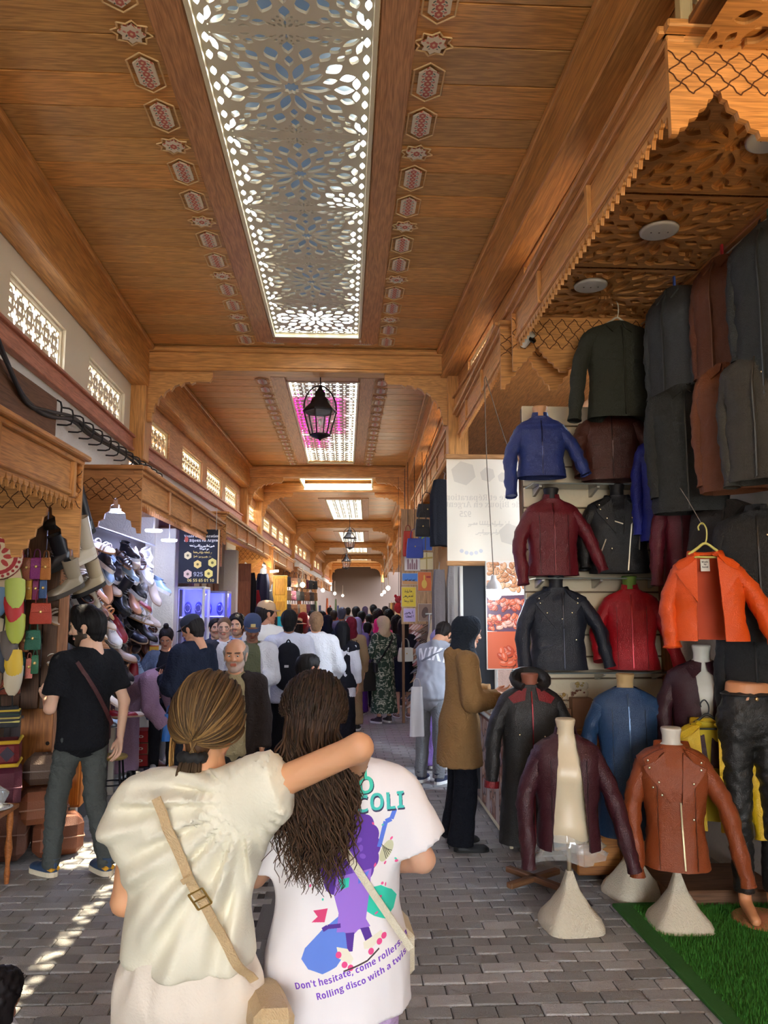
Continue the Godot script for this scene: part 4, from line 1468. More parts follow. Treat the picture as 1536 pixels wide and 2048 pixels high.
		var gm:=Mb.new()
		gf.mesh(gm)
		if g.get("custom","")=="cream": drape(gm,J)
		ruffle(gm,g.get("amp",0.010),g.get("folds",Vector3(9,4,9)),rng.randi() % 1000)
		if g.has("print"):
			var ib:Basis=J.b.inverse()
			var sd:=-1.0 if g.get("side","back")=="back" else 1.0
			for k in gm.v.size():
				var q:Vector3=ib*(gm.v[k] - J.pel)
				gm.u[k]=Vector2(0.5+sd*q.x/0.64,(0.54 - q.y)/0.86) if q.z*sd>-0.01 else Vector2(0.01,0.01)
		if g.has("save"):saved[g.save]=gm
		part(g.get("name",{"top": "shirt","trousers": "trousers","skirt": "skirt","hijab": "headscarf"}[kind]),gm,g.get("mat",cloth(g.get("k",rgb(40,40,44)))),o,S)
	if P.has("hair"):
		part("hair",hair_mesh(P.hair,0.007 if cell<0.02 else 0.012),hair_mat(P.get("hairc",rgb(34,26,22))),o,S*H)
	if P.has("cap"):
		var cm:=Mb.new()
		cm.lathe(path2([0.103,0.0,0.106,0.03,0.098,0.065,0.075,0.092,0.04,0.107,0.0,0.111]),18,Transform3D(Basis.from_scale(Vector3(0.90,1,1.06)),Vector3(0,0.052,-0.012)))
		var br:=part("cap",cm,mat(P.cap,0.85),o,S*H)
		var vs:Array=[]
		for i in 2:
			var row:=PackedVector3Array()
			for k in 9:
				var a:=lerpf(-1.15,1.15,k/8.0)
				row.append(Vector3(sin(a)*0.092,0.055 - 0.012*absf(sin(a)) - i*0.012,cos(a)*(0.09+i*0.085) - 0.005))
			vs.append(row)
		var vm:=Mb.new(); vm.grid(vs,false); vm.grid([vs[1],vs[0]],false)
		part("visor",vm,mat(P.cap.darkened(0.15),0.85),br)
		if P.has("badge"):part("badge",Mb.new().box(Vector3(0,0.09,0.10),Vector3(0.05,0.035,0.008),0.002),mat(P.badge,0.8),br)
	if P.get("glasses",false):
		var gl:=Mb.new()
		for sd:float in [1.0,-1.0]:
			var ring:=PackedVector3Array()
			for k in 13:ring.append(Vector3(sd*0.032+cos(TAU*k/12)*0.022,0.006+sin(TAU*k/12)*0.017,0.098))
			gl.tube(ring,0.002,4,false)
			gl.tube(PackedVector3Array([Vector3(sd*0.054,0.01,0.096),Vector3(sd*0.078,0.012,0.0)]),0.002,4)
		gl.tube(PackedVector3Array([Vector3(-0.01,0.01,0.1),Vector3(0.01,0.01,0.1)]),0.002,4)
		part("glasses",gl,mat(rgb(30,26,26),0.4),o,S*H)
	if not P.get("noleg",false) and not P.get("noshoe",false):
		for q in ["L","R"]:
			var before:=o.get_child_count()
			shoe_on(o,J,q,P)
			var sh:Node3D=o.get_child(before)
			sh.transform=S*sh.transform
	o.set_meta("J",J)
	return o

func hair_mat(k:Color) -> StandardMaterial3D:
	var key:="hairm"+k.to_html()
	if mats.has(key):return mats[key]
	var m:=StandardMaterial3D.new()
	m.resource_name="hair"; m.albedo_color=k; m.vertex_color_use_as_albedo=true; m.roughness=0.6; m.metallic_specular=0.3
	mats[key]=m
	return m

# ---------------------------------------------------------------- the two women in front
# strands: each a curve with its own radius and tone; tips taper, colour runs from root to tip
func strand(mb:Mb,path:PackedVector3Array,r:float,root:Color,tip:Color,sides:=4) -> void:
	var n:=path.size()
	var rad:Array=[]
	for i in n:rad.append(r*(1.0 - 0.75*pow(float(i)/(n - 1),2.0)))
	var from:=mb.v.size()
	mb.ink(root)
	mb.tube(path,rad,sides,false)
	var a:=root.srgb_to_linear(); var b:=tip.srgb_to_linear()
	for i in n:
		for k in sides:mb.c[from+i*sides+k]=a.lerp(b,float(i)/(n - 1))

func scalp(d:Vector3,up:=0.012) -> Vector3:
	return Vector3(0,0.038,-0.012)+d*(Vector3(0.080,0.098,0.103)+Vector3.ONE*up)

# depth of a mesh's back at local x, y (smallest z nearby)
func back_z(mb:Mb,x:float,y:float) -> float:
	var z:=0.0
	for p in mb.v:
		if absf(p.x - x)<0.02 and absf(p.y - y)<0.02:z=minf(z,p.z)
	return z

func strap_path(mb:Mb,a:Vector2,b:Vector2,lift:float,n:=16) -> PackedVector3Array:
	var z:=[]
	for i in n+1:
		var q:=a.lerp(b,float(i)/n)
		z.append(back_z(mb,q.x,q.y) - lift)
	var out:=PackedVector3Array()
	for i in n+1:
		var q:=a.lerp(b,float(i)/n)
		var m:=0.0; var c:=0
		for k in range(maxi(0,i - 2),mini(n,i+2)+1):m+=z[k]; c+=1
		out.append(Vector3(q.x,q.y,minf(z[i],m/c)))
	return out

func ribbon(mb:Mb,p:PackedVector3Array,w:float,t:float,out:Vector3) -> void:   # flat strap,broad side facing out
	var rows:Array=[]
	for i in p.size():
		var d:=(p[mini(i+1,p.size() - 1)] - p[maxi(0,i - 1)]).normalized()
		var s:=d.cross(out).normalized()*w*0.5
		var o:=out*t*0.5
		rows.append(PackedVector3Array([p[i] - s - o,p[i]+s - o,p[i]+s*0.95+o,p[i] - s*0.95+o]))
	for i in p.size() - 1:
		for k in 4:
			var k2:=(k+1) % 4
			mb.quad(rows[i][k],rows[i][k2],rows[i+1][k2],rows[i+1][k])

func tee_print() -> Image:
	var im:=blank(1024,1376,rgb(238,232,232))
	# photograph pixel on the shirt -> picture pixel (the shirt's back hangs 2.1 m away)
	var at:=func(x:float,y:float) -> Vector2:
		var lx:=-((x - 690.0)/1538.0*2.0+0.02)/0.906
		var ly:=(1.78 - (y - 1212.0)/1538.0*2.0)/0.906 - 0.93
		return Vector2((0.5 - lx/0.64)*1024.0,(0.54 - ly)/0.86*1376.0)
	var poly:=func(a:Array,k:Color) -> void:
		var p:=PackedVector2Array()
		for i in range(0,a.size(),2):p.append(at.call(a[i],a[i+1]))
		fill(im,p,k)
	var e:=func(x:float,y:float,rx:float,ry:float,k:Color,t:float) -> void:
		oval(im,at.call(x,y),Vector2(rx,ry)*2.26,k,t)
	# backing blobs
	poly.call([676,1818,640,1845,605,1880,598,1900,612,1918,640,1924,668,1910,700,1870,704,1840,690,1815],rgb(100,134,222))
	poly.call([735,1772,760,1772,785,1788,798,1806,790,1828,772,1840,745,1828,728,1815],rgb(54,206,176))
	e.call(640,1660,14,30,rgb(54,206,176),0.6)
	# a violet tree: rounded crown of leaves on a lilac trunk
	var vio:=rgb(104,62,168)
	for k in 16:
		var a:=TAU*k/16
		e.call(690+cos(a)*50,1692+sin(a)*62,20,22,vio,0)
	e.call(690,1695,52,62,vio,0)
	e.call(665,1755,24,26,rgb(88,50,150),0)
	for k in 14:e.call(660+(k*37) % 70,1650+(k*53) % 90,7,5,rgb(132,90,196),k)
	poly.call([668,1745,740,1735,735,1780,728,1830,737,1845,712,1848,700,1858,682,1850,668,1850,672,1815,662,1780],rgb(160,116,216))
	poly.call([672,1750,694,1748,692,1766,676,1770],rgb(54,206,176))
	poly.call([712,1748,735,1738,728,1756,712,1762],rgb(96,130,230))
	poly.call([686,1852,704,1852,700,1885,690,1885],rgb(88,50,150))
	poly.call([716,1846,734,1846,742,1868,728,1874],rgb(88,50,150))
	# roller skates
	poly.call([668,1876,690,1880,702,1898,696,1908,672,1896],rgb(232,226,206))
	poly.call([722,1872,760,1856,766,1866,740,1884,724,1884],rgb(232,226,206))
	for q in [[672,1890],[684,1908],[696,1914],[738,1890],[756,1876],[766,1868]]:e.call(q[0],q[1],6,6,rgb(232,78,140),0)
	stroke(im,PackedVector2Array([at.call(682,1920),at.call(730,1905),at.call(755,1888)]),7,rgb(70,56,60))
	# pennant, streamer, shell, confetti
	poly.call([621,1812,650,1806,644,1832,618,1834,630,1823],rgb(222,70,120))
	stroke(im,PackedVector2Array([at.call(676,1838),at.call(650,1840),at.call(640,1846)]),18,rgb(88,50,150))
	stroke(im,PackedVector2Array([at.call(790,1620),at.call(782,1640),at.call(770,1645),at.call(762,1675),at.call(756,1695)]),22,rgb(92,126,226))
	e.call(772,1705,12,24,rgb(206,204,170),0.5)
	for k in 5:stroke(im,PackedVector2Array([at.call(762+k*3,1690+k*3),at.call(772+k*3,1722 - k*4)]),3,rgb(70,66,60))
	var r:=RandomNumberGenerator.new(); r.seed=5
	for k in 46:
		var x:=r.randf_range(600,800); var y:=r.randf_range(1625,1830)
		if x>640 and x<742:continue
		e.call(x,y,r.randf_range(2,4.5),r.randf_range(1.5,3),[rgb(236,92,150),rgb(80,206,180),rgb(236,92,150)][k % 3],r.randf()*3)
	# lettering
	var q1:Vector2=at.call(728,1572)
	letter(im,"O",q1+Vector2(3,4),74,rgb(30,60,80),-0.08,true,false,1.25)
	letter(im,"O",q1,72,rgb(70,206,180),-0.08,true,false,1.25)
	var q2:Vector2=at.call(712,1606)
	letter(im,"BROCOLI",q2+Vector2(3,8),78,rgb(60,60,90),-0.03,true,false,1.0)
	letter(im,"BROCOLI",q2,78,rgb(76,196,186),-0.03,true,false,1.0)
	letter(im,"Don't hesitate, come rollerskate",at.call(712,1918),29,rgb(122,70,196),-0.27)
	letter(im,"Rolling disco with a twist",at.call(726,1940),29,rgb(122,70,196),-0.27)
	return im

func people_near() -> void:
	# --- woman in cream
	var cream_cloth:=surf(rgb(232,224,200),0.62,"cloth",0.06,0.12,0.5)
	var JA:={"sR": Vector3(-0.165,1.44,-0.09),"eR": Vector3(-0.49,1.59,-0.15),"wR": Vector3(-0.47,1.46,0.10),"eL": Vector3(0.192,1.13,0.0),"wL": Vector3(0.10,1.13,0.2),
		"nck": Vector3(-0.045,1.46,-0.02),"hed": Vector3(-0.035,1.63,0.012),"hL": Vector3(0.10,0.9,0),"hR": Vector3(-0.10,0.9,0)}
	var a:=person("woman seen from behind in cream blouse and trousers, arm laid round her companion",Vector3(-0.395,0,-2.13),PI - 0.06,{"h": 1.575,"fem": true,"cell": 0.0125,"skin": rgb(216,158,116),"J": JA,"look": Vector3(0.12,-0.1,0.05),"shoec": rgb(220,212,196),
		"wear": [
			{"kind": "trousers","loose": 0.045,"seat": 1.15,"bell": 0.05,"mat": surf(rgb(228,214,196),0.8,"cloth",0.08,0.12),"amp": 0.012,"folds": Vector3(10,3,10)},
			{"kind": "top","name": "blouse","loose": 0.030,"hem": 0.99,"wide": 1.08,"flare": 0.005,"sleeve": 0.0,"amp": 0.004,"mat": cream_cloth,"save": "blouse","cell": 0.0115,"neck": 0.02,"box": 0.165,"custom": "cream"}]})
	var bl:Mb=saved["blouse"]
	var bag:=thing("crossbody_bag","beige crossbody bag with buckled strap across the back of the woman in cream","bag",a.position,PI - 0.06)
	var S:=Transform3D(Basis.from_scale(Vector3.ONE*(1.57/1.75)),Vector3.ZERO)
	var sp:=strap_path(bl,Vector2(0.06,1.465),Vector2(-0.20,0.95),0.006,22)
	var st:=Mb.new(); ribbon(st,sp,0.026,0.005,Vector3(0,0,-1))
	var tan_l:=leather(rgb(198,168,124),0.5)
	part("strap",st,tan_l,bag,S)
	var bk:=Mb.new()
	var bc:=sp[11]
	var along:=(sp[12] - sp[10]).normalized()
	var bb:=Basis(along.cross(Vector3(0,0,-1)).normalized(),along,Vector3(0,0,-1))
	for q in [[-0.02,0,0.005,0.06],[0.02,0,0.005,0.06]]:bk.box(Vector3(q[0],q[1],0.006),Vector3(0.005,0.055,0.006),0.001,Transform3D(bb,bc))
	for y in [-0.027,0.0,0.027]:bk.box(Vector3(0,y,0.007),Vector3(0.042,0.005,0.006),0.001,Transform3D(bb,bc))
	part("buckle",bk,mat(rgb(206,170,96),0.3,0.8),bag,S)
	var kp:=Mb.new()
	kp.box(Vector3(0,-0.07,0.005),Vector3(0.034,0.018,0.006),0.002,Transform3D(bb,bc))
	part("keeper",kp,tan_l,bag,S)
	var body:=Mb.new().box(Vector3.ZERO,Vector3(0.10,0.20,0.26),0.03)
	part("pouch",body,tan_l,bag,S*Transform3D(Basis.from_euler(Vector3(0.1,0.3,0.1)),Vector3(-0.235,0.80,-0.06)))
	part("bag_flap",Mb.new().box(Vector3.ZERO,Vector3(0.11,0.09,0.27),0.02),leather(rgb(206,178,136),0.5),bag,S*Transform3D(Basis.from_euler(Vector3(0.1,0.3,0.1)),Vector3(-0.235,0.87,-0.06)))
	# her hair: drawn back to a low tail, lighter towards the ends
	var J:Dictionary=a.get_meta("J")
	var H:=S*Transform3D(Basis.from_euler(Vector3(0.12,-0.1,0.05)),J.hed)
	var hm:=Mb.new()
	var hf:=Field.new(Vector3(-0.13,-0.16,-0.17),Vector3(0.13,0.17,0.13),0.006)
	hf.bone(Vector3(0,0.038,-0.036),Vector3(0,0.045,0.016),0.094,0.090,0.02,Vector3.RIGHT,1.17)
	hf.bone(Vector3(0,0.0,-0.055),Vector3(0,-0.06,-0.075),0.062,0.035,0.03)
	hf.clip(Vector3(0,0.068,0.088),Vector3(0,-0.50,0.86))
	hm.ink(rgb(78,54,34)); hf.mesh(hm)
	var hr:=RandomNumberGenerator.new(); hr.seed=11
	var nape:=Vector3(0,-0.62,-0.78).normalized()
	for k in 560:
		var az:=hr.randf_range(-2.3,2.3)
		var el:=hr.randf_range(-0.35,1.45)
		var d:=Vector3(sin(az)*cos(el),sin(el),-cos(az)*cos(el))
		if d.z>0.35:continue
		var p:=PackedVector3Array()
		var jit:=hr.randf_range(-0.10,0.10)
		var up:=hr.randf_range(0.012,0.028)
		for i in 12:
			var t:=i/11.0
			var q:=d.slerp((nape+Vector3(jit,0,0)).normalized(),t)
			var low:=clampf(-q.y - 0.1,0,1)
			p.append(scalp(q,up*(1.0 - 0.4*t)+0.035*low*(1 - t)+0.016*t))
		var e:=p[11]
		p.append(e+Vector3(-jit*0.1,-0.02,-0.004)); p.append(e+Vector3(jit*0.12,-0.05,0.002))
		var light:=hr.randf()
		var c0:=rgb(58,43,30).lerp(rgb(98,74,48),light)
		var c1:=rgb(86,64,40).lerp(rgb(190,148,88),light*light)
		if d.y>0.5:c1=c0.lerp(c1,0.7)
		strand(hm,p,hr.randf_range(0.0028,0.0052),c0,c1)
	for k in 90:   # the tail itself hangs down the neck
		var w:=hr.randf_range(-1,1)
		var p:=PackedVector3Array()
		for i in 10:
			var t:=i/9.0
			p.append(Vector3(w*0.024*(1+0.4*sin(t*3.0))+0.02*t,-0.075 - t*0.13 - hr.randf()*0.003,-0.112+0.030*t+0.008*sin(k*1.7)))
		strand(hm,p,0.0045,rgb(60,44,32),rgb(92,70,48))
	for k in 40:   # loose locks in front of the left ear
		var p:=PackedVector3Array()
		var off:=hr.randf_range(-0.012,0.012)
		for i in 10:
			var t:=i/9.0
			p.append(Vector3(0.088+0.006*sin(t*4)+off*0.3,0.04 - t*0.22,-0.03+off+0.015*sin(t*5.0+k)))
		strand(hm,p,0.004,rgb(150,110,62),rgb(196,152,92))
	part("hair",hm,hair_mat(Color.WHITE),a,H)
	var sc:=Mb.new()
	var ring:=PackedVector3Array()
	for k in 25:ring.append(Vector3(cos(TAU*k/24)*0.032,-0.084+0.004*sin(k*2.4),-0.112+sin(TAU*k/24)*0.026))
	sc.tube(ring,0.013,8,false)
	part("hair_tie",sc,mat(rgb(22,22,24),0.8),a,H)
	# --- girl in the printed T-shirt
	var JB:={"eR": Vector3(-0.262,1.20,-0.02),"wR": Vector3(-0.14,1.13,0.16),"eL": Vector3(0.26,1.14,0.08),"wL": Vector3(0.2,1.10,0.3),"nck": Vector3(0.06,1.46,-0.01),"hed": Vector3(0.085,1.62,0.01),"sL": Vector3(0.155,1.41,-0.01),"sR": Vector3(-0.165,1.395,-0.02)}
	var pm:=printed(tee_print(),0.85)
	pm.heightmap_enabled=false
	var b:=person("girl seen from behind with long dark curls and a printed white T-shirt",Vector3(-0.015,0,-2.25),PI+0.05,{"h": 1.57,"fem": true,"cell": 0.0125,"skin": rgb(214,164,134),"J": JB,"look": Vector3(0.1,0.0,0.12),"shoec": rgb(230,230,230),
		"wear": [
			{"kind": "trousers","loose": 0.03,"bell": 0.03,"mat": cloth(rgb(196,166,204),0.5),"amp": 0.01},
			{"kind": "top","name": "t_shirt","loose": 0.040,"hem": 0.79,"wide": 1.08,"flare": 0.012,"box": 0.178,"sleeve": 0.76,"amp": 0.007,"folds": Vector3(8,3.5,8),"mat": pm,"print": true,"save": "tee","cell": 0.0115}]})
	var tb:Mb=saved["tee"]
	var SB:=Transform3D(Basis.from_scale(Vector3.ONE*(1.57/1.75)),Vector3.ZERO)
	var bag2:=thing("shoulder_bag","cream strap of a small bag worn across the printed T-shirt","bag",b.position,PI+0.05)
	var s2:=Mb.new()
	ribbon(s2,strap_path(tb,Vector2(0.07,1.40),Vector2(-0.215,0.97),0.006,20),0.022,0.005,Vector3(0,0,-1))
	part("strap",s2,leather(rgb(226,216,190),0.5),bag2,SB)
	part("pouch",Mb.new().box(Vector3(-0.2,0.9,0.12),Vector3(0.09,0.15,0.2),0.025),leather(rgb(226,216,190),0.5),bag2,SB)
	var HB:=SB*Transform3D(Basis.from_euler(Vector3(0.1,0,0.12)),b.get_meta("J").hed)
	var cm:=Mb.new().ink(rgb(38,28,24))
	var cf:=Field.new(Vector3(-0.16,-0.62,-0.24),Vector3(0.16,0.19,0.14),0.008)
	cf.bone(Vector3(0,0.038,-0.036),Vector3(0,0.045,0.016),0.094,0.090,0.02,Vector3.RIGHT,1.15)
	cf.clip(Vector3(0,0.068,0.088),Vector3(0,-0.50,0.86))
	cf.bone(Vector3(0,-0.02,-0.035),Vector3(-0.01,-0.16,-0.085),0.072,0.078,0.05,Vector3.BACK,1.35)
	cf.bone(Vector3(-0.01,-0.16,-0.115),Vector3(-0.05,-0.34,-0.14),0.085,0.05,0.04,Vector3.BACK,1.7)
	cf.mesh(cm)
	for k in 620:
		var az:=hr.randf_range(-2.0,2.0)
		var el:=hr.randf_range(-0.2,1.45)
		var d:=Vector3(sin(az)*cos(el),sin(el),-cos(az)*cos(el))
		if d.z>0.4:continue
		var p:=PackedVector3Array()
		var down:=Vector3(d.x*0.9,-0.25,-0.75).normalized()
		for i in 7:p.append(scalp(d.slerp(down,i/6.0),hr.randf_range(0.016,0.03)))
		var e:=p[6]
		var ph:=hr.randf()*TAU
		var long:=hr.randf_range(0.22,0.47)
		if absf(d.x)>0.75:long *= 0.85
		var amp:=hr.randf_range(0.006,0.017)
		var fr:=hr.randf_range(9.0,14.0)
		var gx:=e.x*hr.randf_range(0.6,1.5)+hr.randf_range(-0.03,0.03) - 0.13*long
		var zz:=hr.randf_range(-0.125,-0.205)
		var n:=24
		for i in range(1,n+1):
			var t:=float(i)/n
			var g:=smoothstep(0.1,0.6,t)
			p.append(Vector3(lerpf(e.x,gx,g)+sin(ph+t*long*fr*6.0)*amp*g,e.y - t*long,lerpf(e.z,zz,smoothstep(0,0.4,t))+cos(ph+t*long*fr*6.0)*amp*g))
		var tone:=hr.randf()
		strand(cm,p,hr.randf_range(0.0026,0.0050),rgb(34,26,22).lerp(rgb(62,46,36),tone),rgb(52,38,28).lerp(rgb(104,76,56),tone))
	part("hair",cm,hair_mat(Color.WHITE),b,HB)

# ---------------------------------------------------------------- right: the leather stall
# a jacket hanging from its neck at the origin, facing +z. hw / hd are tables over y of half width and half depth
class Jacket:
	var ys:Array
	var hw:Array
	var hd:Array
	var n:=2.5
	func at(t:Array,y:float) -> float:
		for i in ys.size() - 1:
			if y<=ys[i+1]:
				return lerpf(t[i],t[i+1],smoothstep(0,1,clampf((y - ys[i])/(ys[i+1] - ys[i]),0,1))*0.5+0.5*clampf((y - ys[i])/(ys[i+1] - ys[i]),0,1))
		return t[-1]
	func pt(a:float,y:float) -> Vector3:   # a from the middle of the front
		var s:=sin(a); var c:=cos(a)
		return Vector3(signf(s)*pow(absf(s),2.0/n)*at(hw,y),y,signf(c)*pow(absf(c),2.0/n)*at(hd,y))
	func z(x:float,y:float) -> float:
		var r:=clampf(absf(x)/at(hw,y),0,1)
		return at(hd,y)*pow(1.0 - pow(r,n),1.0/n)
	# a piece of leather lying on the front: outline in x, y
	func patch(poly:PackedVector2Array,lift:float,mb:Mb) -> void:
		var area:=0.0
		for k in poly.size():area+=poly[k].cross(poly[(k+1) % poly.size()])
		if area<0:poly.reverse()
		var t:=Geometry2D.triangulate_polygon(poly)
		var f:=mb.v.size()
		for p in poly:mb.vert(Vector3(p.x,p.y,z(p.x,p.y)+lift),p)
		for k in range(0,t.size(),3):
			var a:=t[k]; var b:=t[k+1]; var d:=t[k+2]
			if (poly[b] - poly[a]).cross(poly[d] - poly[a])<0:
				var s:=b; b=d; d=s
			mb.face(f+a,f+b,f+d)
		for k in poly.size():
			var p:=poly[k]; var q:=poly[(k+1) % poly.size()]
			var zp:=z(p.x,p.y); var zq:=z(q.x,q.y)
			mb.quad(Vector3(p.x,p.y,zp - 0.004),Vector3(q.x,q.y,zq - 0.004),Vector3(q.x,q.y,zq+lift),Vector3(p.x,p.y,zp+lift))

func jacket(called:String,label:String,at:Vector3,turn:float,P:Dictionary) -> Node3D:
	var o:=thing(called,label,P.get("cat","jacket"),at,turn,P.get("group",""))
	var J:=Jacket.new()
	var sw:float=P.get("sw",0.2)
	var len:float=P.get("len",0.6)
	var d:float=P.get("d",0.115)
	var ch:float=P.get("chest",sw*0.95)
	var wa:float=P.get("waist",ch*0.9)
	var he:float=P.get("hemw",ch)
	var wy:=-minf(0.40,len*0.66)
	J.ys=[-len,wy,-0.2,-0.09,-0.045,-0.012,0.012,0.03]
	J.hw=[he,wa,ch,sw*0.99,sw*0.95,sw*0.76,sw*0.48,0.068]
	J.hd=[d*P.get("flare",1.0),d*0.92,d,d*0.85,d*0.68,d*0.56,d*0.5,0.062]
	var m:Material=P.get("mat",leather(P.k))
	var gap:Array=P.get("open",[])
	var cols:int=P.get("cols",40)
	var rows_n:int=P.get("rows",26)
	var ns:=FastNoiseLite.new(); ns.seed=rng.randi() % 999; ns.frequency=1.0; ns.fractal_octaves=2
	var wr:float=P.get("wr",0.006)
	var rows:Array=[]
	for r in rows_n:
		var t:=float(r)/(rows_n - 1)
		var y:=lerpf(-len,0.03,1.0 - pow(1.0 - t,1.35))
		var g:=0.0
		if gap.size():
			var gw:=lerpf(gap[1],gap[0],clampf((y+len)/len,0,1))
			g=pow(clampf(gw/J.at(J.hw,y),0,0.95),J.n/2.0)*1.2
		var ring:=PackedVector3Array()
		for k in cols:
			var a:=g+(TAU - 2*g)*k/(cols - 1 if gap.size() else cols)
			var p:=J.pt(a,y)
			var out:=Vector3(p.x,0,p.z).normalized()
			var w:=ns.get_noise_3d(p.x*16+y*4,y*7,p.z*16)*wr*1.4+(1.0 - absf(ns.get_noise_3d(p.x*9 - y*6,y*9,p.z*9+5))*3.0)*wr*0.6
			w+=sin(a*7.0+ns.get_noise_1d(y*3.0))*wr*1.2*clampf(-(y+len*0.6)/len,0,1)
			if P.get("quilt",false):
				var qx:=p.x*26.0; var qy:=y*26.0
				w=0.0035*minf(absf(sin((qx+qy)*1.57)),absf(sin((qx - qy)*1.57)))
			p+=out*w*clampf((0.03 - y)*14.0,0,1)
			if P.has("dip"):p.y-=P.dip*absf(p.x)/he*clampf(1.0 - t*3.0,0,1)
			ring.append(p)
		rows.append(ring)
	var mb:=Mb.new()
	mb.grid(rows,gap.is_empty(),false)
	if gap.size():
		var inner:Array=[]
		for ring in rows:
			var q:=PackedVector3Array()
			for p:Vector3 in ring:q.append(Vector3(p.x*0.965,p.y+0.002,p.z*0.94))
			inner.append(q)
		var li:=Mb.new(); li.grid(inner,false,true)
		part("lining",li,mat(P.get("lining",P.k.darkened(0.3)),0.7),o)
		for e in [0,cols - 1]:
			for r in rows_n - 1:
				var a:Vector3=rows[r][e]; var b:Vector3=rows[r+1][e]; var c:Vector3=inner[r+1][e]; var f:Vector3=inner[r][e]
				if e==0:mb.quad(a,f,c,b)
				else:mb.quad(a,b,c,f)
	part("jacket_body",mb,m,o)
	for side in ["L","R"]:   # L is on the viewer's right
		var s:=1.0 if side=="L" else -1.0
		var sl:Array=P.get("s"+side,[Vector3(0.06,-0.30,0.0),Vector3(0.09,-0.56,0.05)])
		if sl.is_empty():continue
		var p0:=Vector3(s*(sw - 0.055),-0.085,0)
		var e:=Vector3(s*(sw+sl[0].x),sl[0].y,sl[0].z)
		var w:=Vector3(s*(sw+sl[1].x),sl[1].y,sl[1].z)
		var path:=smooth([p0,p0.lerp(e,0.5)+Vector3(s*0.012,0,0),e,e.lerp(w,0.5),w],6)
		var r0:float=P.get("sr",0.072)
		var rad:Array=[]
		for i in path.size():
			var t:=float(i)/(path.size() - 1)
			rad.append(lerpf(r0,r0*P.get("cuff",0.68),t)+0.0055*sin(t*26.0+ns.get_noise_1d(i))*(0.4+t*0.6)*(1.6 if P.get("ribs",false) else 1.0))
		var sm:=Mb.new()
		sm.tube(path,rad,16,false,0.82)
		for k in sm.v.size():
			var q:=sm.v[k]
			sm.v[k]+=Vector3(ns.get_noise_3d(q.x*22,q.y*22,q.z*22),0,ns.get_noise_3d(q.z*22+4,q.y*22,q.x*22))*0.008
		var lip:=sm.v.slice(sm.v.size() - 16)
		sm.fan(PackedVector3Array(Array(lip).map(func(v):return v.lerp(path[-1],0.03) - (path[-1] - path[-2]).normalized()*0.012)))
		var so:=part("sleeve",sm,m,o)
		if P.has("cuffk"):
			var cu:=Mb.new(); cu.tube(PackedVector3Array([path[-3],path[-2],path[-1]+(path[-1] - path[-2])*0.1]),rad[-1]+0.006,16,true,0.82)
			part("cuff",cu,leather(P.cuffk),so)
	var dark:=mat(P.k.darkened(0.35),0.5)
	var col:String=P.get("collar","stand")
	if col=="stand" or col=="zipstand":
		var cr:Array=[]
		for i in 4:
			var q:=PackedVector3Array()
			for k in 21:
				var a:=(0.35 if gap.is_empty() else 1.05)+(TAU - (0.7 if gap.is_empty() else 2.1))*k/20.0
				q.append(Vector3(sin(a)*(0.07 - 0.004*i),0.022+i*0.016+0.01*cos(a)*-1.0,cos(a)*(0.064 - 0.004*i)))
			cr.append(q)
		var cm:=Mb.new(); cm.grid(cr,false)
		var ci:Array=[]
		for q in [cr[3],cr[0]]:
			var w:=PackedVector3Array()
			for p:Vector3 in q:w.append(Vector3(p.x*0.93,p.y,p.z*0.93))
			ci.append(w)
		cm.grid([cr[3],ci[0]],false); cm.grid(ci,false)
		part("collar",cm,m,o)
	elif col in ["lapel","moto"]:
		var back:=Mb.new()
		var arc:=PackedVector3Array()
		for k in 13:
			var a:=lerpf(0.7,TAU - 0.7,k/12.0)
			arc.append(Vector3(sin(a)*0.078,0.035 - 0.012*cos(a)*-1.0 - (0.03 if cos(a)>0 else 0.0),cos(a)*0.07))
		back.tube(arc,0.024,8,true,0.45)
		part("collar",back,m,o)
		var L:=0.25 if col=="lapel" else 0.27
		for s:float in [1.0,-1.0]:
			var g0:float=gap[0] if gap.size() else 0.012
			var lm:=Mb.new()
			var inx:=0.052 if gap.size() else 0.05
			var bot:=lerpf(g0,gap[1],L/len)+0.004 if gap.size() else 0.008
			var of:=0.02*s if col=="moto" else 0.0
			J.patch(path2([s*inx,-0.005,s*0.10,-0.05,s*0.165,-0.085,s*0.15,-0.115,s*bot+of,-L,s*bot+of,-L+0.02]),0.030 if col=="moto" else 0.02,lm)
			part("lapel",lm,m,o)
			var l2:=Mb.new()
			J.patch(path2([s*0.056,0.012,s*0.092,0.0,s*0.165,-0.045,s*0.15,-0.072,s*0.098,-0.05]),0.036 if col=="moto" else 0.018,l2)
			part("collar_leaf",l2,m,o)
			if col=="moto":
				for q in [[0.135,-0.085],[0.14,-0.05],[0.09,-0.155]]:
					o.get_child(o.get_child_count() - 1).add_child(stud(Vector3(s*q[0],q[1],J.z(s*q[0],q[1])+0.036)),true)
	elif col=="hood":
		var hm:=Mb.new()
		var hp:=PackedVector3Array()
		for k in 15:
			var a:=lerpf(0.5,TAU - 0.5,k/14.0)
			hp.append(Vector3(sin(a)*0.10,0.05+0.045*-cos(a),cos(a)*0.075))
		hm.tube(hp,0.045,10,true,0.6)
		part("hood",hm,m,o)
		for s:float in [1.0,-1.0]:
			var l2:=Mb.new()
			J.patch(path2([s*0.03,0.012,s*0.085,-0.005,s*0.15,-0.05,s*0.12,-0.085,s*0.045,-0.065]),0.016,l2)
			part("hood_lining",l2,leather(P.get("trim",P.k)),o)
	elif col=="shirt":
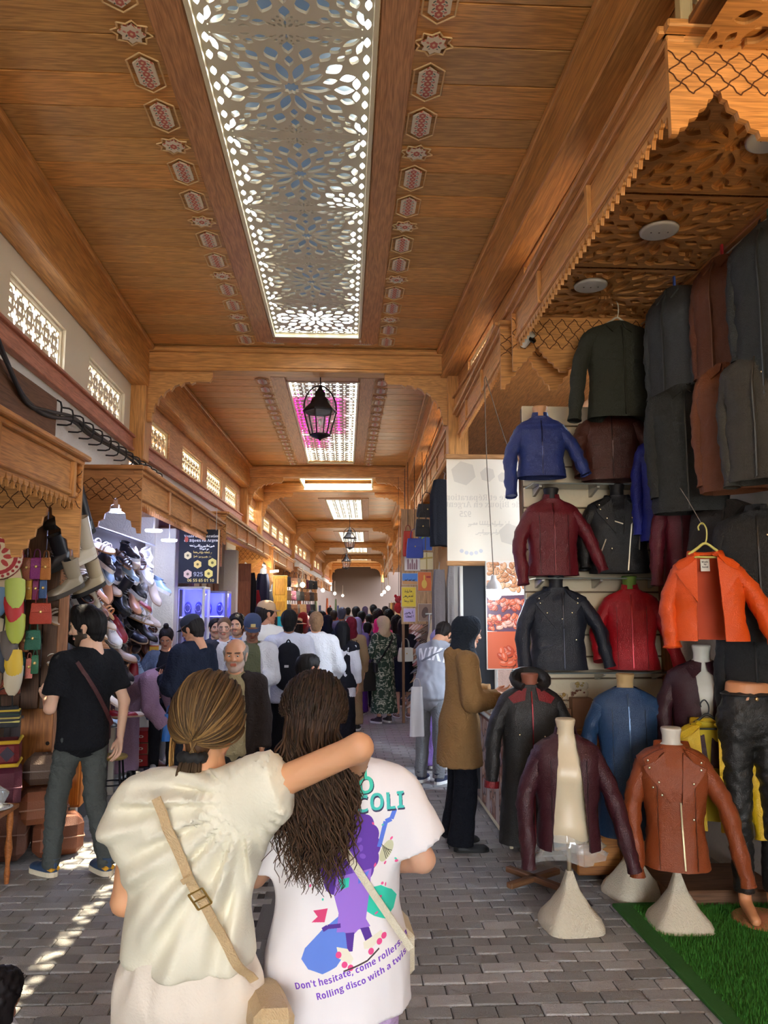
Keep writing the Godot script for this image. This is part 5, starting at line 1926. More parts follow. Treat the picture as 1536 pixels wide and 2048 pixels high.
		for s:float in [1.0,-1.0]:
			var l2:=Mb.new()
			J.patch(path2([s*0.012,0.02,s*0.066,0.03,s*0.11,-0.015,s*0.07,-0.075,s*0.02,-0.03]),0.014,l2)
			part("collar_leaf",l2,m,o)
	if P.has("zip"):
		var zm:=Mb.new()
		var zx:float=P.get("zipx",0.0)
		var z0:float=P.get("ziptop",-0.01); var z1:=-len+0.015
		var x0:float=P.get("zipx0",zx)
		var st:=12
		for i in st:
			var ya:=lerpf(z0,z1,float(i)/st); var yb:=lerpf(z0,z1,float(i+1)/st)
			var xa:=lerpf(x0,zx,float(i)/st); var xb:=lerpf(x0,zx,float(i+1)/st)
			J.patch(path2([xa - 0.004,ya,xa+0.004,ya,xb+0.004,yb,xb - 0.004,yb]),wr+0.006,zm)
		part("zip",zm,mat(P.zip,0.35,0.6),o)
	for pk in P.get("pockets",[]):   # [x,y,w,h,tilt]
		var c:=Vector2(pk[0],pk[1])
		var q:=PackedVector2Array()
		for s in [[-1,-1],[1,-1],[1,1],[-1,1]]:q.append(c+Vector2(s[0]*pk[2]/2,s[1]*pk[3]/2).rotated(pk[4]))
		var pm:=Mb.new(); J.patch(q,wr+0.007,pm)
		part("pocket",pm,mat(P.zip,0.35,0.6) if pk[3]<0.015 and P.has("zip") else m,o)
	for b in P.get("buttons",[]):
		o.add_child(stud(Vector3(b[0],b[1],J.z(b[0],b[1])+wr+0.006)),true)
	if P.get("belt",false):
		var bm:=Mb.new()
		var bp:=PackedVector3Array()
		for k in 25:bp.append(J.pt(TAU*k/24,-len+0.05)*Vector3(1.05,1,1.06))
		ribbon(bm,bp,0.035,0.006,Vector3.UP.cross(Vector3.RIGHT))
		J.patch(path2([-0.06,-len+0.02,0.10,-len+0.02,0.10,-len+0.055,-0.06,-len+0.055]),0.012,bm)
		part("belt",bm,m,o)
	if P.has("seam"):
		for s:float in [1.0,-1.0]:
			var se:=Mb.new()
			for i in 8:
				var ya:=lerpf(-0.1,-len+0.01,i/8.0); var yb:=lerpf(-0.1,-len+0.01,(i+1)/8.0)
				var xx:=ch*0.55
				J.patch(path2([s*xx - 0.002,ya,s*xx+0.002,ya,s*xx*0.97+0.002,yb,s*xx*0.97 - 0.002,yb]),wr+0.003,se)
			part("seam",se,dark,o)
	return o

var stud_mesh:ArrayMesh
func stud(at:Vector3) -> MeshInstance3D:
	if stud_mesh==null:stud_mesh=Mb.new().ball(Vector3.ZERO,Vector3(0.007,0.007,0.004),5).mesh()
	var o:=MeshInstance3D.new()
	o.mesh=stud_mesh; o.name="stud"; o.set_surface_override_material(0,mat(rgb(220,210,180),0.25,0.8)); o.position=at
	return o

func hanger(label:String,at:Vector3,turn:float,k:Color,hook:=0.14) -> void:
	var o:=thing("coat_hanger",label,"hanger",at,turn)
	part("arms",Mb.new().tube(smooth([Vector3(-0.10,-0.03,0),Vector3(-0.05,0.005,0.005),Vector3(0,0.035,0),Vector3(0.05,0.005,0.005),Vector3(0.10,-0.03,0)],4),0.008,8),mat(k,0.5),o)
	part("bar",Mb.new().tube(PackedVector3Array([Vector3(-0.085,-0.045,0.03),Vector3(0.085,-0.045,0.03)]),0.006,8),mat(k,0.5),o)
	part("hook",Mb.new().tube(smooth([Vector3(0,0.03,0),Vector3(0.012,hook*0.55,0),Vector3(0.012,hook,0),Vector3(-0.01,hook+0.03,0),Vector3(-0.034,hook+0.01,0),Vector3(-0.032,hook - 0.012,0)],5),0.0045,6),mat(k,0.4),o)

# dress form: neck top at y = 0.09 above the jacket's neck; body only where it shows; pole and plaster foot when it stands (foot at the floor)
func bust(label:String,at:Vector3,turn:float,k:Color,body:bool,stand:="",rough:=0.6,wood_neck:=false) -> Node3D:
	var o:=thing("mannequin_bust",label,"mannequin",at,turn)
	var m:=Mb.new()
	var rows:Array=[]
	var tab:=[[0.105,0.0,0.0,0.0],[0.105,0.054,0.058,0.0],[0.095,0.058,0.062,0.0],[0.06,0.05,0.054,-0.003],[0.02,0.05,0.056,-0.006],[-0.005,0.085,0.062,-0.01],[-0.03,0.135,0.068,-0.012],[-0.07,0.155,0.078,-0.01],[-0.13,0.150,0.098,0.0],[-0.19,0.145,0.112,0.01],[-0.24,0.135,0.100,0.005],[-0.32,0.115,0.085,0.0],[-0.38,0.112,0.084,0.0],[-0.47,0.135,0.10,-0.004],[-0.56,0.15,0.11,-0.006],[-0.56,0.0,0.0,0.0]]
	if not body:tab=tab.slice(0,6)
	for t in tab:
		var ring:=PackedVector3Array()
		for i in 28:
			var a:=-TAU*i/28
			var x:float=sin(a)*t[1]; var z:float=cos(a)*t[2]+t[3]
			if t[0]<-0.1 and t[0]>-0.28 and cos(a)>0:
				z+=0.018*exp(-pow((absf(x) - 0.07)/0.04,2))*exp(-pow((t[0]+0.19)/0.05,2))
			ring.append(Vector3(x,t[0],z))
		rows.append(ring)
	m.grid(rows,true,false)
	var mm:Material=wood(k,0.5,2.0) if wood_neck else mat(k,rough)
	part("torso" if body else "neck",m,mm,o)
	if stand != "":
		var h:=at.y
		part("pole",Mb.new().tube(PackedVector3Array([Vector3(0,-0.5,0),Vector3(0,-h+0.1,0)]),0.012,8),mat(rgb(150,132,104),0.5,0.3),o)
		if stand=="plaster":
			var b:Array=[]
			for q in [[0.30,0.018],[0.27,0.026],[0.20,0.05],[0.12,0.10],[0.06,0.15],[0.025,0.165],[0.0,0.165]]:
				var ring:=PackedVector3Array()
				for i in 20:
					var a:=-TAU*i/20
					var s:=sin(a); var c:=cos(a)
					ring.append(Vector3(signf(s)*pow(absf(s),0.5)*q[1],q[0],signf(c)*pow(absf(c),0.5)*q[1]))
				b.append(ring)
			var bb:=Mb.new(); bb.grid(b,true)
			part("plaster_foot",bb,surf(rgb(214,202,178),0.85,"plaster",0.5,0.2),o,Transform3D(Basis(Vector3.UP,0.25),Vector3(0,-h,0)))
		else:
			var cr:=Mb.new()
			for a in [0.5,0.5+PI/2]:cr.box(Vector3(0,-h+0.05,0),Vector3(0.46,0.035,0.05),0.006,Transform3D(Basis(Vector3.UP,a),Vector3.ZERO))
			part("cross_foot",cr,wood(rgb(140,98,66),0.6),o)
	return o

func line_cord(called:String,label:String,cat:String,p:PackedVector3Array,r:float,k:Color,group:="") -> Node3D:
	return tag(part(called,Mb.new().tube(p,r,6),mat(k,0.6)),label,cat,group)

func right_side() -> void:
	# --- soffit of the jacket canopy: pierced boards on a darker backing, three round lamps
	var so:=struct("soffit","fretted wooden soffit over the leather stall","ceiling")
	var fm:=fret(soffit_pattern,1.0,0.86,90,76,0.03,false).mesh()
	for k in 4:
		part("fretwork_panel",fm,wood(rgb(206,150,90),0.5,0.6),so,Transform3D(Basis(Vector3(0.98,0,0),Vector3(0,0,-1.08),Vector3(0,-1,0)),Vector3(1.93,4.085,-2.55 - k*0.95)))
	part("backing",Mb.new().box(Vector3(1.93,4.14,-4.0),Vector3(1.1,0.02,4.0)),wood(rgb(150,100,56),0.6),so)
	part("ledge",Mb.new().box(Vector3(2.47,4.07,-4.0),Vector3(0.12,0.05,4.2),0.006),wood(rgb(196,132,76),0.5),so)
	var spots:=[Vector3(2.07,4.062,-3.42),Vector3(1.90,4.062,-4.36),Vector3(1.74,4.062,-5.18)]
	for k in 3:
		var o:=thing("ceiling_lamp",["round white lamp cover in the soffit nearest the camera","middle of the three round white lamp covers in the soffit","round white lamp cover in the soffit above the green jacket"][k],"lamp",spots[k],0,"round soffit lamps")
		part("cover",Mb.new().lathe(path2([0.0,-0.022,0.10,-0.022,0.115,-0.016,0.118,0.0,0.0,0.0]),28),mat(rgb(206,204,198),0.5),o)
		for q in [[-0.05,0.0],[0.0,0.0],[0.05,0.01]]:part("screw",Mb.new().ball(Vector3(q[0],-0.023,q[1]),Vector3(0.005,0.003,0.005),4),mat(rgb(70,66,62),0.5),o)
	# --- slat wall that faces the camera
	var sw:=thing("slat_wall","cream slatted display wall carrying shelves of leather jackets","display wall",Vector3(1.95,0.0,-5.95),0.02)
	for k in 15:
		part("slat",Mb.new().box(Vector3(-0.02,0.98+k*0.165,0.0),Vector3(1.06,0.155,0.022),0.006),surf(rgb(224,208,178),0.6,"plaster",0.05,0.5),sw)
	part("backing_board",Mb.new().box(Vector3(0,1.7,-0.035),Vector3(1.1,3.3,0.03)),mat(rgb(120,98,74),0.8),sw)
	part("end_post",Mb.new().box(Vector3(0.56,1.7,0.01),Vector3(0.09,3.4,0.07),0.006),wood(rgb(190,128,72),0.5),sw)
	part("base_cabinet",Mb.new().box(Vector3(0.0,0.44,0.06),Vector3(1.05,0.86,0.20),0.01),wood(rgb(168,112,58),0.55),sw)
	var sh:=[[2.70,"uppermost glass shelf on the slatted wall, under the blue and brown jackets"],[1.985,"middle glass shelf on the slatted wall, under the burgundy and black jackets"],[1.29,"lowest glass shelf on the slatted wall, under the navy and red jackets"]]
	for k in 3:
		var o:=thing("shelf",sh[k][1],"shelf",Vector3(1.93,sh[k][0],-5.8),0.02,"glass shelves of the leather stall")
		part("glass_plate",Mb.new().box(Vector3.ZERO,Vector3(1.04,0.012,0.26),0.002),mat(rgb(120,126,124),0.2),o)
		for x in [-0.45,0.0,0.45]:part("shelf_bracket",Mb.new().prism(path2([0,0,0.2,0,0.2,-0.012,0.02,-0.06,0,-0.06]),0.02,Transform3D(Basis(Vector3.UP,-PI/2),Vector3(x,-0.008,-0.13))),mat(rgb(200,196,186),0.4,0.5),o)
	# --- jackets on the slat wall
	var D:=-5.72
	var hang:=[Vector3(0.03,-0.28,0.03),Vector3(0.02,-0.52,0.08)]
	bust("wooden-necked dress form inside the blue quilted jacket",Vector3(1.49,3.20,D),0.0,rgb(214,160,116),false,"",0.6)
	jacket("quilted_jacket","blue quilted leather jacket on the top shelf at the left",Vector3(1.49,3.19,D),-0.14,{"k": rgb(44,58,122),"sw": 0.195,"len": 0.44,"chest": 0.185,"waist": 0.165,"hemw": 0.185,"quilt": true,"cols": 90,"rows": 60,"wr": 0.003,"zip": rgb(34,40,80),"collar": "stand",
		"sR": [Vector3(0.04,-0.30,0.05),Vector3(0.045,-0.60,0.12)],"sL": [Vector3(0.06,-0.25,0.03),Vector3(0.13,-0.43,0.06)]})
	bust("pale-necked dress form inside the dark brown leather jacket",Vector3(2.04,3.24,D),0.0,rgb(206,156,120),false)
	jacket("leather_jacket","dark reddish brown leather jacket with chest pockets on the top shelf",Vector3(2.04,3.23,D),-0.25,{"k": rgb(76,36,26),"sw": 0.235,"len": 0.50,"zip": rgb(48,24,18),"collar": "stand","sr": 0.085,"pockets": [[-0.1,-0.2,0.09,0.07,0.0],[0.1,-0.2,0.09,0.07,0.0],[-0.1,-0.37,0.1,0.09,0],[0.1,-0.37,0.1,0.09,0]],"sR": [Vector3(0.02,-0.26,0.05),Vector3(0.0,-0.47,0.1)],"sL": [Vector3(0.04,-0.26,0.05),Vector3(0.05,-0.47,0.1)]})
	hanger("white plastic hanger hooked above the dark green jacket",Vector3(2.06,3.93,-5.55),0.1,rgb(214,208,190))
	jacket("suede_jacket","dark green suede jacket hanging from the white hanger above the shelves",Vector3(2.06,3.89,-5.55),0.0,{"k": rgb(42,44,34),"mat": surf(rgb(46,48,38),0.85,"cloth",0.3,0.15),"sw": 0.26,"len": 0.72,"zip": rgb(60,60,52),"collar": "shirt","pockets": [[-0.12,-0.28,0.11,0.02,0.0],[0.13,-0.30,0.1,0.02,0.0]],"sr": 0.085,"sR": [Vector3(0.05,-0.36,0.0),Vector3(0.10,-0.74,0.02)],"sL": [Vector3(0.04,-0.36,0.0),Vector3(0.06,-0.70,0.02)]})
	bust("black-necked dress form inside the burgundy zip jacket",Vector3(1.56,2.565,D),0.0,rgb(24,24,26),false)
	jacket("leather_jacket","burgundy leather zip jacket with stand collar on the middle shelf",Vector3(1.56,2.555,D),-0.1,{"k": rgb(104,24,34),"sw": 0.205,"len": 0.55,"zip": rgb(80,20,26),"collar": "stand","seam": 1,"sR": [Vector3(0.05,-0.32,0.05),Vector3(0.03,-0.62,0.10)],"sL": [Vector3(0.07,-0.28,0.02),Vector3(0.16,-0.52,0.05)]})
	bust("black-necked dress form inside the black biker jacket",Vector3(2.07,2.60,D),0.0,rgb(20,20,22),false)
	jacket("biker_jacket","black leather biker jacket with slanted silver zips on the middle shelf",Vector3(2.07,2.585,D),-0.25,{"k": rgb(22,22,26),"sw": 0.235,"len": 0.56,"zip": rgb(196,188,168),"zipx": 0.05,"zipx0": 0.09,"ziptop": -0.17,"collar": "moto","belt": true,"pockets": [[-0.05,-0.17,0.16,0.008,-0.35],[-0.12,-0.36,0.11,0.008,1.2],[0.14,-0.34,0.1,0.008,1.5]],"buttons": [[-0.06,-0.38]],"sR": [Vector3(0.03,-0.28,0.03),Vector3(0.02,-0.53,0.08)],"sL": [Vector3(0.04,-0.28,0.03),Vector3(0.06,-0.53,0.08)]})
	bust("black-necked dress form inside the navy leather jacket",Vector3(1.58,1.905,D),0.0,rgb(34,36,42),false)
	jacket("leather_jacket","dark navy leather jacket with snap studs and one long hanging sleeve, lowest shelf",Vector3(1.58,1.885,D),-0.12,{"k": rgb(36,40,52),"sw": 0.225,"len": 0.57,"zip": rgb(48,50,62),"zipx": 0.03,"collar": "moto","wr": 0.008,"pockets": [[-0.1,-0.40,0.1,0.01,0.3]],"buttons": [[-0.1,-0.15],[0.02,-0.2],[0.12,-0.35]],"sR": [Vector3(0.04,-0.32,0.08),Vector3(0.03,-0.70,0.17)],"sL": [Vector3(0.08,-0.28,0.03),Vector3(0.14,-0.55,0.06)]})
	bust("green-necked dress form inside the bright red jacket",Vector3(2.14,1.90,D),0.0,rgb(110,146,60),false)
	jacket("leather_jacket","bright red leather zip jacket on the lowest shelf, one sleeve hanging below it",Vector3(2.14,1.875,D),-0.28,{"k": rgb(178,20,34),"sw": 0.205,"len": 0.56,"zip": rgb(140,30,40),"collar": "stand","seam": 1,"waist": 0.165,"cuffk": rgb(150,16,28),"sR": [Vector3(0.05,-0.30,0.02),Vector3(0.03,-0.50,0.09)],"sL": [Vector3(0.06,-0.33,0.04),Vector3(0.16,-0.66,0.13)]})
	# --- hung in front on wires
	jacket("leather_jacket","glossy burgundy leather jacket hanging behind the orange blazer",Vector3(2.44,2.58,-5.25),-0.08,{"k": rgb(98,22,36),"sw": 0.235,"len": 0.66,"zip": rgb(200,196,190),"collar": "zipstand","seam": 1,"wr": 0.008,"sR": [Vector3(0.03,-0.34,0.02),Vector3(0.05,-0.66,0.04)],"sL": [Vector3(0.06,-0.34,0.02),Vector3(0.13,-0.66,0.04)]})
	hanger("yellow hanger on a wire holding the orange blazer",Vector3(2.02,2.095,-4.22),0.05,rgb(206,200,110),0.12)
	line_cord("hanging_wire","short wire running up from the yellow hanger to the burgundy jacket","wire",PackedVector3Array([Vector3(2.01,2.235,-4.22),Vector3(2.06,2.42,-4.5),Vector3(2.24,2.66,-5.1)]),0.0022,rgb(180,170,160))
	var ob:=jacket("blazer","bright orange leather blazer hanging open on the yellow hanger",Vector3(2.02,2.05,-4.22),-0.36,{"k": rgb(226,84,18),"sw": 0.185,"len": 0.46,"chest": 0.19,"waist": 0.185,"hemw": 0.205,"open": [0.05,0.062],"lining": rgb(196,70,24),"collar": "lapel","wr": 0.004,"cat": "blazer","sr": 0.068,"cuff": 0.85,"pockets": [[-0.125,-0.19,0.10,0.028,-0.12],[0.125,-0.19,0.10,0.028,0.12]],"sR": [Vector3(0.02,-0.27,0.0),Vector3(0.01,-0.50,0.03)],"sL": [Vector3(0.07,-0.25,0.0),Vector3(0.145,-0.46,0.04)]})
	var tagm:=blank(64,96,rgb(232,230,220))
	letter(tagm,"Made",Vector2(32,22),13,rgb(40,40,40)); letter(tagm,"by",Vector2(32,42),13,rgb(40,40,40)); letter(tagm,"hand",Vector2(32,62),13,rgb(40,40,40))
	var tm:=Mb.new(); tm.quad01(Vector3(-0.024,-0.075,-0.045),Vector3(0.024,-0.075,-0.045),Vector3(0.024,-0.005,-0.055),Vector3(-0.024,-0.005,-0.055))
	part("label_patch",tm,printed(tagm),ob)
	# --- standing forms
	bust("dress form on a cross-shaped wooden foot under the long dark hooded coat",Vector3(1.22,1.235,-5.12),0.1,rgb(150,90,70),false,"cross")
	jacket("leather_coat","long black leather coat with red-lined hood beside the nut stall",Vector3(1.22,1.24,-5.12),-0.1,{"k": rgb(34,33,34),"sw": 0.205,"len": 0.97,"chest": 0.19,"waist": 0.18,"hemw": 0.215,"collar": "hood","trim": rgb(120,20,30),"zip": rgb(110,26,32),"cat": "coat","cuffk": rgb(116,20,28),"buttons": [[-0.085,-0.28],[0.075,-0.29]],"sR": [Vector3(0.04,-0.32,0.02),Vector3(0.06,-0.62,0.05)],"sL": [Vector3(0.05,-0.32,-0.02),Vector3(0.06,-0.6,-0.02)]})
	bust("dress form wrapped in clear film on a plaster foot under the blue coat",Vector3(1.80,1.245,-4.95),0.0,rgb(196,164,112),false,"plaster")
	jacket("leather_coat","blue leather zip coat standing between the shelves and the brown biker jacket",Vector3(1.80,1.235,-4.95),-0.2,{"k": rgb(34,62,98),"sw": 0.205,"len": 0.88,"chest": 0.185,"waist": 0.165,"hemw": 0.20,"collar": "none","zip": rgb(70,90,116),"seam": 1,"cat": "coat","sR": [Vector3(0.03,-0.3,-0.02),Vector3(0.03,-0.58,0.0)],"sL": [Vector3(0.03,-0.3,-0.02),Vector3(0.03,-0.58,0.0)]})
	bust("cream dress form on a plaster foot wearing the open burgundy jacket",Vector3(1.275,1.03,-4.5),-0.16,rgb(226,208,176),true,"plaster",0.35)
	jacket("leather_jacket","dark burgundy leather jacket worn open on the cream dress form in front",Vector3(1.275,1.02,-4.5),-0.16,{"k": rgb(64,26,34),"sw": 0.19,"len": 0.59,"chest": 0.182,"waist": 0.165,"hemw": 0.175,"d": 0.145,"open": [0.045,0.095],"lining": rgb(50,20,26),"collar": "stand","seam": 1,"sR": [Vector3(0.05,-0.34,0.03),Vector3(0.04,-0.70,0.07)],"sL": [Vector3(0.07,-0.34,0.02),Vector3(0.16,-0.70,0.06)]})
	tag(part("plastic_sheet",wrap_sheet(),glass(Color(0.9,0.9,0.88,0.3)),null,xf(Vector3(1.275,0.47,-4.5))),"clear plastic bag bunched round the bottom of the cream dress form","plastic")
	bust("film-wrapped dress form on a plaster foot wearing the tan biker jacket",Vector3(1.87,0.985,-4.44),-0.3,rgb(222,214,200),true,"plaster",0.3)
	jacket("biker_jacket","tan brown leather biker jacket with wide studded lapels on the front dress form",Vector3(1.87,0.97,-4.44),-0.3,{"k": rgb(142,68,32),"sw": 0.20,"len": 0.63,"chest": 0.182,"waist": 0.15,"hemw": 0.175,"d": 0.15,"collar": "moto","zip": rgb(206,190,150),"zipx": 0.03,"zipx0": 0.02,"ziptop": -0.26,"seam": 1,"buttons": [[-0.12,-0.19],[-0.075,-0.225],[0.085,-0.35]],"sR": [Vector3(0.03,-0.34,0.03),Vector3(0.015,-0.69,0.08)],"sL": [Vector3(0.08,-0.33,0.02),Vector3(0.16,-0.70,0.06)]})
	bust("white dress form with flat neck wearing the plum leather jacket",Vector3(2.25,1.43,-4.82),-0.32,rgb(216,212,198),true,"",0.5)
	jacket("leather_jacket","dark plum leather jacket with open V neck behind the black trousers",Vector3(2.25,1.41,-4.82),-0.32,{"k": rgb(56,24,32),"sw": 0.215,"len": 0.60,"d": 0.14,"open": [0.05,0.004],"lining": rgb(40,18,24),"collar": "shirt","wr": 0.006,"sR": [Vector3(0.03,-0.30,0.02),Vector3(0.03,-0.6,0.05)],"sL": [Vector3(0.05,-0.3,0.02),Vector3(0.06,-0.58,0.04)]})
	hanger("black hanger in the collar of the yellow blazer",Vector3(2.17,1.10,-4.62),-0.1,rgb(24,26,24),0.09)
	jacket("blazer","yellow leather blazer hanging behind the tan biker jacket",Vector3(2.17,1.07,-4.62),-0.35,{"k": rgb(206,170,24),"sw": 0.185,"len": 0.58,"open": [0.045,0.03],"lining": rgb(206,180,40),"collar": "lapel","cat": "blazer","sR": [Vector3(0.0,-0.28,0.02),Vector3(-0.02,-0.52,0.06)],"sL": [Vector3(0.05,-0.3,0.0),Vector3(0.08,-0.62,0.03)],"pockets": [[-0.12,-0.36,0.09,0.03,-0.1]]})
	# --- along the right-hand wall, hung on clips from a cord
	var cord:=smooth([Vector3(2.36,4.03,-5.9),Vector3(2.40,4.0,-5.2),Vector3(2.44,4.03,-4.5),Vector3(2.46,4.02,-3.7),Vector3(2.46,4.05,-2.9)],6)
	line_cord("clothes_line","pale cord strung along the top of the stall's side wall","cord",cord,0.006,rgb(206,196,170))
	var hung:=[
		[Vector3(2.27,3.93,-5.0),-1.25,rgb(58,60,60),0.25,0.90,"charcoal leather jacket folded sideways, clipped to the cord next to the green jacket","jacket","shirt"],
		[Vector3(2.37,3.93,-4.52),-1.2,rgb(104,56,30),0.22,0.86,"rust brown suede coat clipped to the cord between the charcoal and black jackets","coat","shirt"],
		[Vector3(2.37,3.88,-3.98),-1.15,rgb(46,50,50),0.25,0.98,"large slate grey leather jacket at the right end of the cord","jacket","stand"],
		[Vector3(2.24,3.20,-4.85),-0.5,rgb(34,35,32),0.24,0.82,"black leather jacket hanging in the second row above the burgundy one","jacket","shirt"],
		[Vector3(2.33,3.22,-4.45),-0.8,rgb(126,70,36),0.20,0.76,"tan suede jacket hanging in the second row on the side wall","jacket","shirt"],
		[Vector3(2.31,3.16,-4.05),-0.9,rgb(62,58,50),0.22,0.70,"olive grey leather jacket with metal snaps at the right edge, second row","jacket","stand"],
		[Vector3(2.40,2.30,-4.35),-0.5,rgb(30,27,25),0.23,0.72,"black leather jacket with ribbed shoulders at the right edge below the olive one","jacket","stand"],
		[Vector3(2.43,2.42,-4.75),-0.7,rgb(44,36,30),0.22,0.78,"dark brown leather jacket half hidden beside the glossy burgundy one","jacket","shirt"],
		[Vector3(2.47,1.66,-4.55),-0.6,rgb(28,27,28),0.22,0.7,"black leather jacket at the right edge beside the plum one","jacket","stand"]]
	var pegk:=[rgb(60,90,170),rgb(180,40,50),rgb(80,150,130)]
	for k in hung.size():
		var h:Array=hung[k]
		jacket("leather_jacket",h[5],h[0],h[1],{"k": h[2],"mat": surf(h[2],0.62,"leather",0.3,0.2),"sw": h[3],"len": h[4],"d": 0.12,"waist": h[3]*0.92,"collar": h[7],"cat": h[6],"wr": 0.011,"zip": h[2].lightened(0.15),"ribs": k==6,"buttons": [[0.05,-0.12],[0.09,-0.35]] if k in [5,6] else [],"sR": [Vector3(-0.02,-0.4,0.02),Vector3(-0.04,-0.72,0.04)],"sL": [Vector3(-0.02,-0.4,0.02),Vector3(-0.04,-0.72,0.04)]})
		if k<3:
			var p:=thing("clothes_peg",["blue clothes peg gripping the charcoal jacket","red clothes peg gripping the rust brown coat","green clothes peg gripping the slate grey jacket"][k],"peg",h[0]+Vector3(0.0,0.055,0))
			part("jaw",Mb.new().box(Vector3(0,0.02,0.006),Vector3(0.014,0.10,0.008),0.002),mat(pegk[k],0.5),p)
			part("jaw",Mb.new().box(Vector3(0,0.02,-0.006),Vector3(0.014,0.10,0.008),0.002),mat(pegk[k],0.5),p)
	# blue coat tail behind the second row
	jacket("leather_jacket","bright blue jacket showing behind the black one of the second row",Vector3(2.36,3.0,-5.5),-0.3,{"k": rgb(30,40,140),"sw": 0.20,"len": 0.75,"collar": "none","sR": [Vector3(0.0,-0.36,0.0),Vector3(0.0,-0.7,0.0)],"sL": [Vector3(0.08,-0.36,0.0),Vector3(0.10,-0.74,0.0)]})
	# --- trousers on a lower-body form
	legs_form()
	# --- mat, step, odds and ends
	tag(part("turf_mat",Mb.new().box(Vector3(2.12,0.012,-3.55),Vector3(0.85,0.022,2.35),0.004,Transform3D(Basis(Vector3.UP,0.02),Vector3.ZERO)),surf(rgb(58,122,40),0.95,"cloth",0.6,0.05)),"bright green artificial turf mat lying on the setts at the right","mat")
	tag(turf_blades(),"short green plastic blades of the turf mat","turf","","stuff")
	tag(part("wooden_step",Mb.new().box(Vector3(2.3,0.05,-4.95),Vector3(0.75,0.10,0.5),0.012),wood(rgb(120,84,58),0.7)),"low wooden step at the foot of the plum jacket","step")
	var chest:=thing("wooden_chest","low carved wooden chest behind the plaster feet","chest",Vector3(1.83,0.0,-5.3))
	part("chest_body",Mb.new().box(Vector3(0,0.19,0),Vector3(0.62,0.30,0.26),0.01),wood(rgb(164,104,48),0.5),chest)
	part("lid",Mb.new().box(Vector3(0,0.35,0),Vector3(0.65,0.03,0.29),0.008),wood(rgb(176,114,54),0.5),chest)
	for x in [-0.15,0.15]:part("panel",Mb.new().box(Vector3(x,0.19,0.135),Vector3(0.24,0.18,0.012),0.005),wood(rgb(186,124,60),0.5),chest)
	var bt:=thing("bottle","green plastic bottle lying on the setts behind the turf mat","bottle",Vector3(2.0,0.035,-4.78),0.7)
	part("bottle_body",Mb.new().lathe(path2([0.0,-0.09,0.032,-0.085,0.034,0.04,0.013,0.085,0.013,0.1,0.0,0.1]),14,Transform3D(Basis(Vector3.RIGHT,PI/2),Vector3.ZERO)),glass(Color(0.3,0.7,0.45,0.35)),bt)
	part("bottle_cap",Mb.new().lathe(path2([0.0,0.1,0.015,0.1,0.015,0.118,0.0,0.118]),12,Transform3D(Basis(Vector3.RIGHT,PI/2),Vector3.ZERO)),mat(rgb(240,240,240),0.4),bt)
	var sc:=thing("security_camera","small white cylindrical camera fixed under the canopy's far corner","camera",Vector3(1.40,3.93,-5.75),0.4)
	part("camera_body",Mb.new().lathe(path2([0.0,-0.07,0.032,-0.07,0.034,0.06,0.0,0.06]),14,Transform3D(Basis(Vector3.RIGHT,1.1),Vector3(0.02,-0.07,0.0))),mat(rgb(222,218,206),0.4),sc)
	part("lens",Mb.new().lathe(path2([0.0,0.0,0.03,0.0,0.03,0.012,0.0,0.012]),14,Transform3D(Basis(Vector3.RIGHT,1.1),Vector3(0.02,-0.1,0.055))),mat(rgb(20,20,22),0.2),sc)
	part("bracket",Mb.new().box(Vector3(0,0.06,-0.02),Vector3(0.07,0.16,0.05),0.01),mat(rgb(60,52,46),0.5),sc)
	var nb:=thing("hanging_bulb","warm bulb hanging under the near end of the jacket canopy","lamp",Vector3(1.95,3.45,-1.9))
	part("lamp_globe",Mb.new().ball(Vector3.ZERO,Vector3(0.06,0.07,0.06),8),glow(rgb(255,226,170),8.0),nb)
	part("flex",Mb.new().tube(PackedVector3Array([Vector3(0,0.06,0),Vector3(0,0.64,0)]),0.005,6),mat(rgb(60,50,44)),nb)
	lamp(Vector3(1.95,3.35,-1.9),Color(1.0,0.82,0.55),0.9,0.07)
	nut_stall()
	right_far()

func wrap_sheet() -> Mb:
	var m:=Mb.new()
	var rows:Array=[]
	for i in 7:
		var ring:=PackedVector3Array()
		for k in 30:
			var a:=TAU*k/30
			var r:=0.15+0.02*sin(a*7+i)+0.012*sin(a*13+i*2)
			ring.append(Vector3(sin(a)*r*(1.0+0.05*i),0.03 - i*0.022 - 0.02*sin(a*3),cos(a)*r*0.8))
		rows.append(ring)
	m.grid(rows,true,true)
	return m

func turf_blades() -> Node3D:
	var b:=Mb.new()
	b.tri(Vector3(-0.003,0,0),Vector3(0.003,0,0),Vector3(0.001,0.02,0.004))
	var mm:=MultiMesh.new()
	mm.transform_format=MultiMesh.TRANSFORM_3D
	mm.mesh=b.mesh()
	mm.instance_count=26000
	for k in 26000:
		var p:=Vector3(rng.randf_range(1.70,2.54),0.022,rng.randf_range(-4.7,-2.4))
		mm.set_instance_transform(k,Transform3D(Basis.from_euler(Vector3(rng.randf_range(-0.5,0.5),rng.randf()*TAU,0)),p))
	var o:=MultiMeshInstance3D.new()
	o.multimesh=mm; o.material_override=mat(rgb(66,136,44),0.8); o.name=numbered("turf_blades")
	add_child(o)
	return o

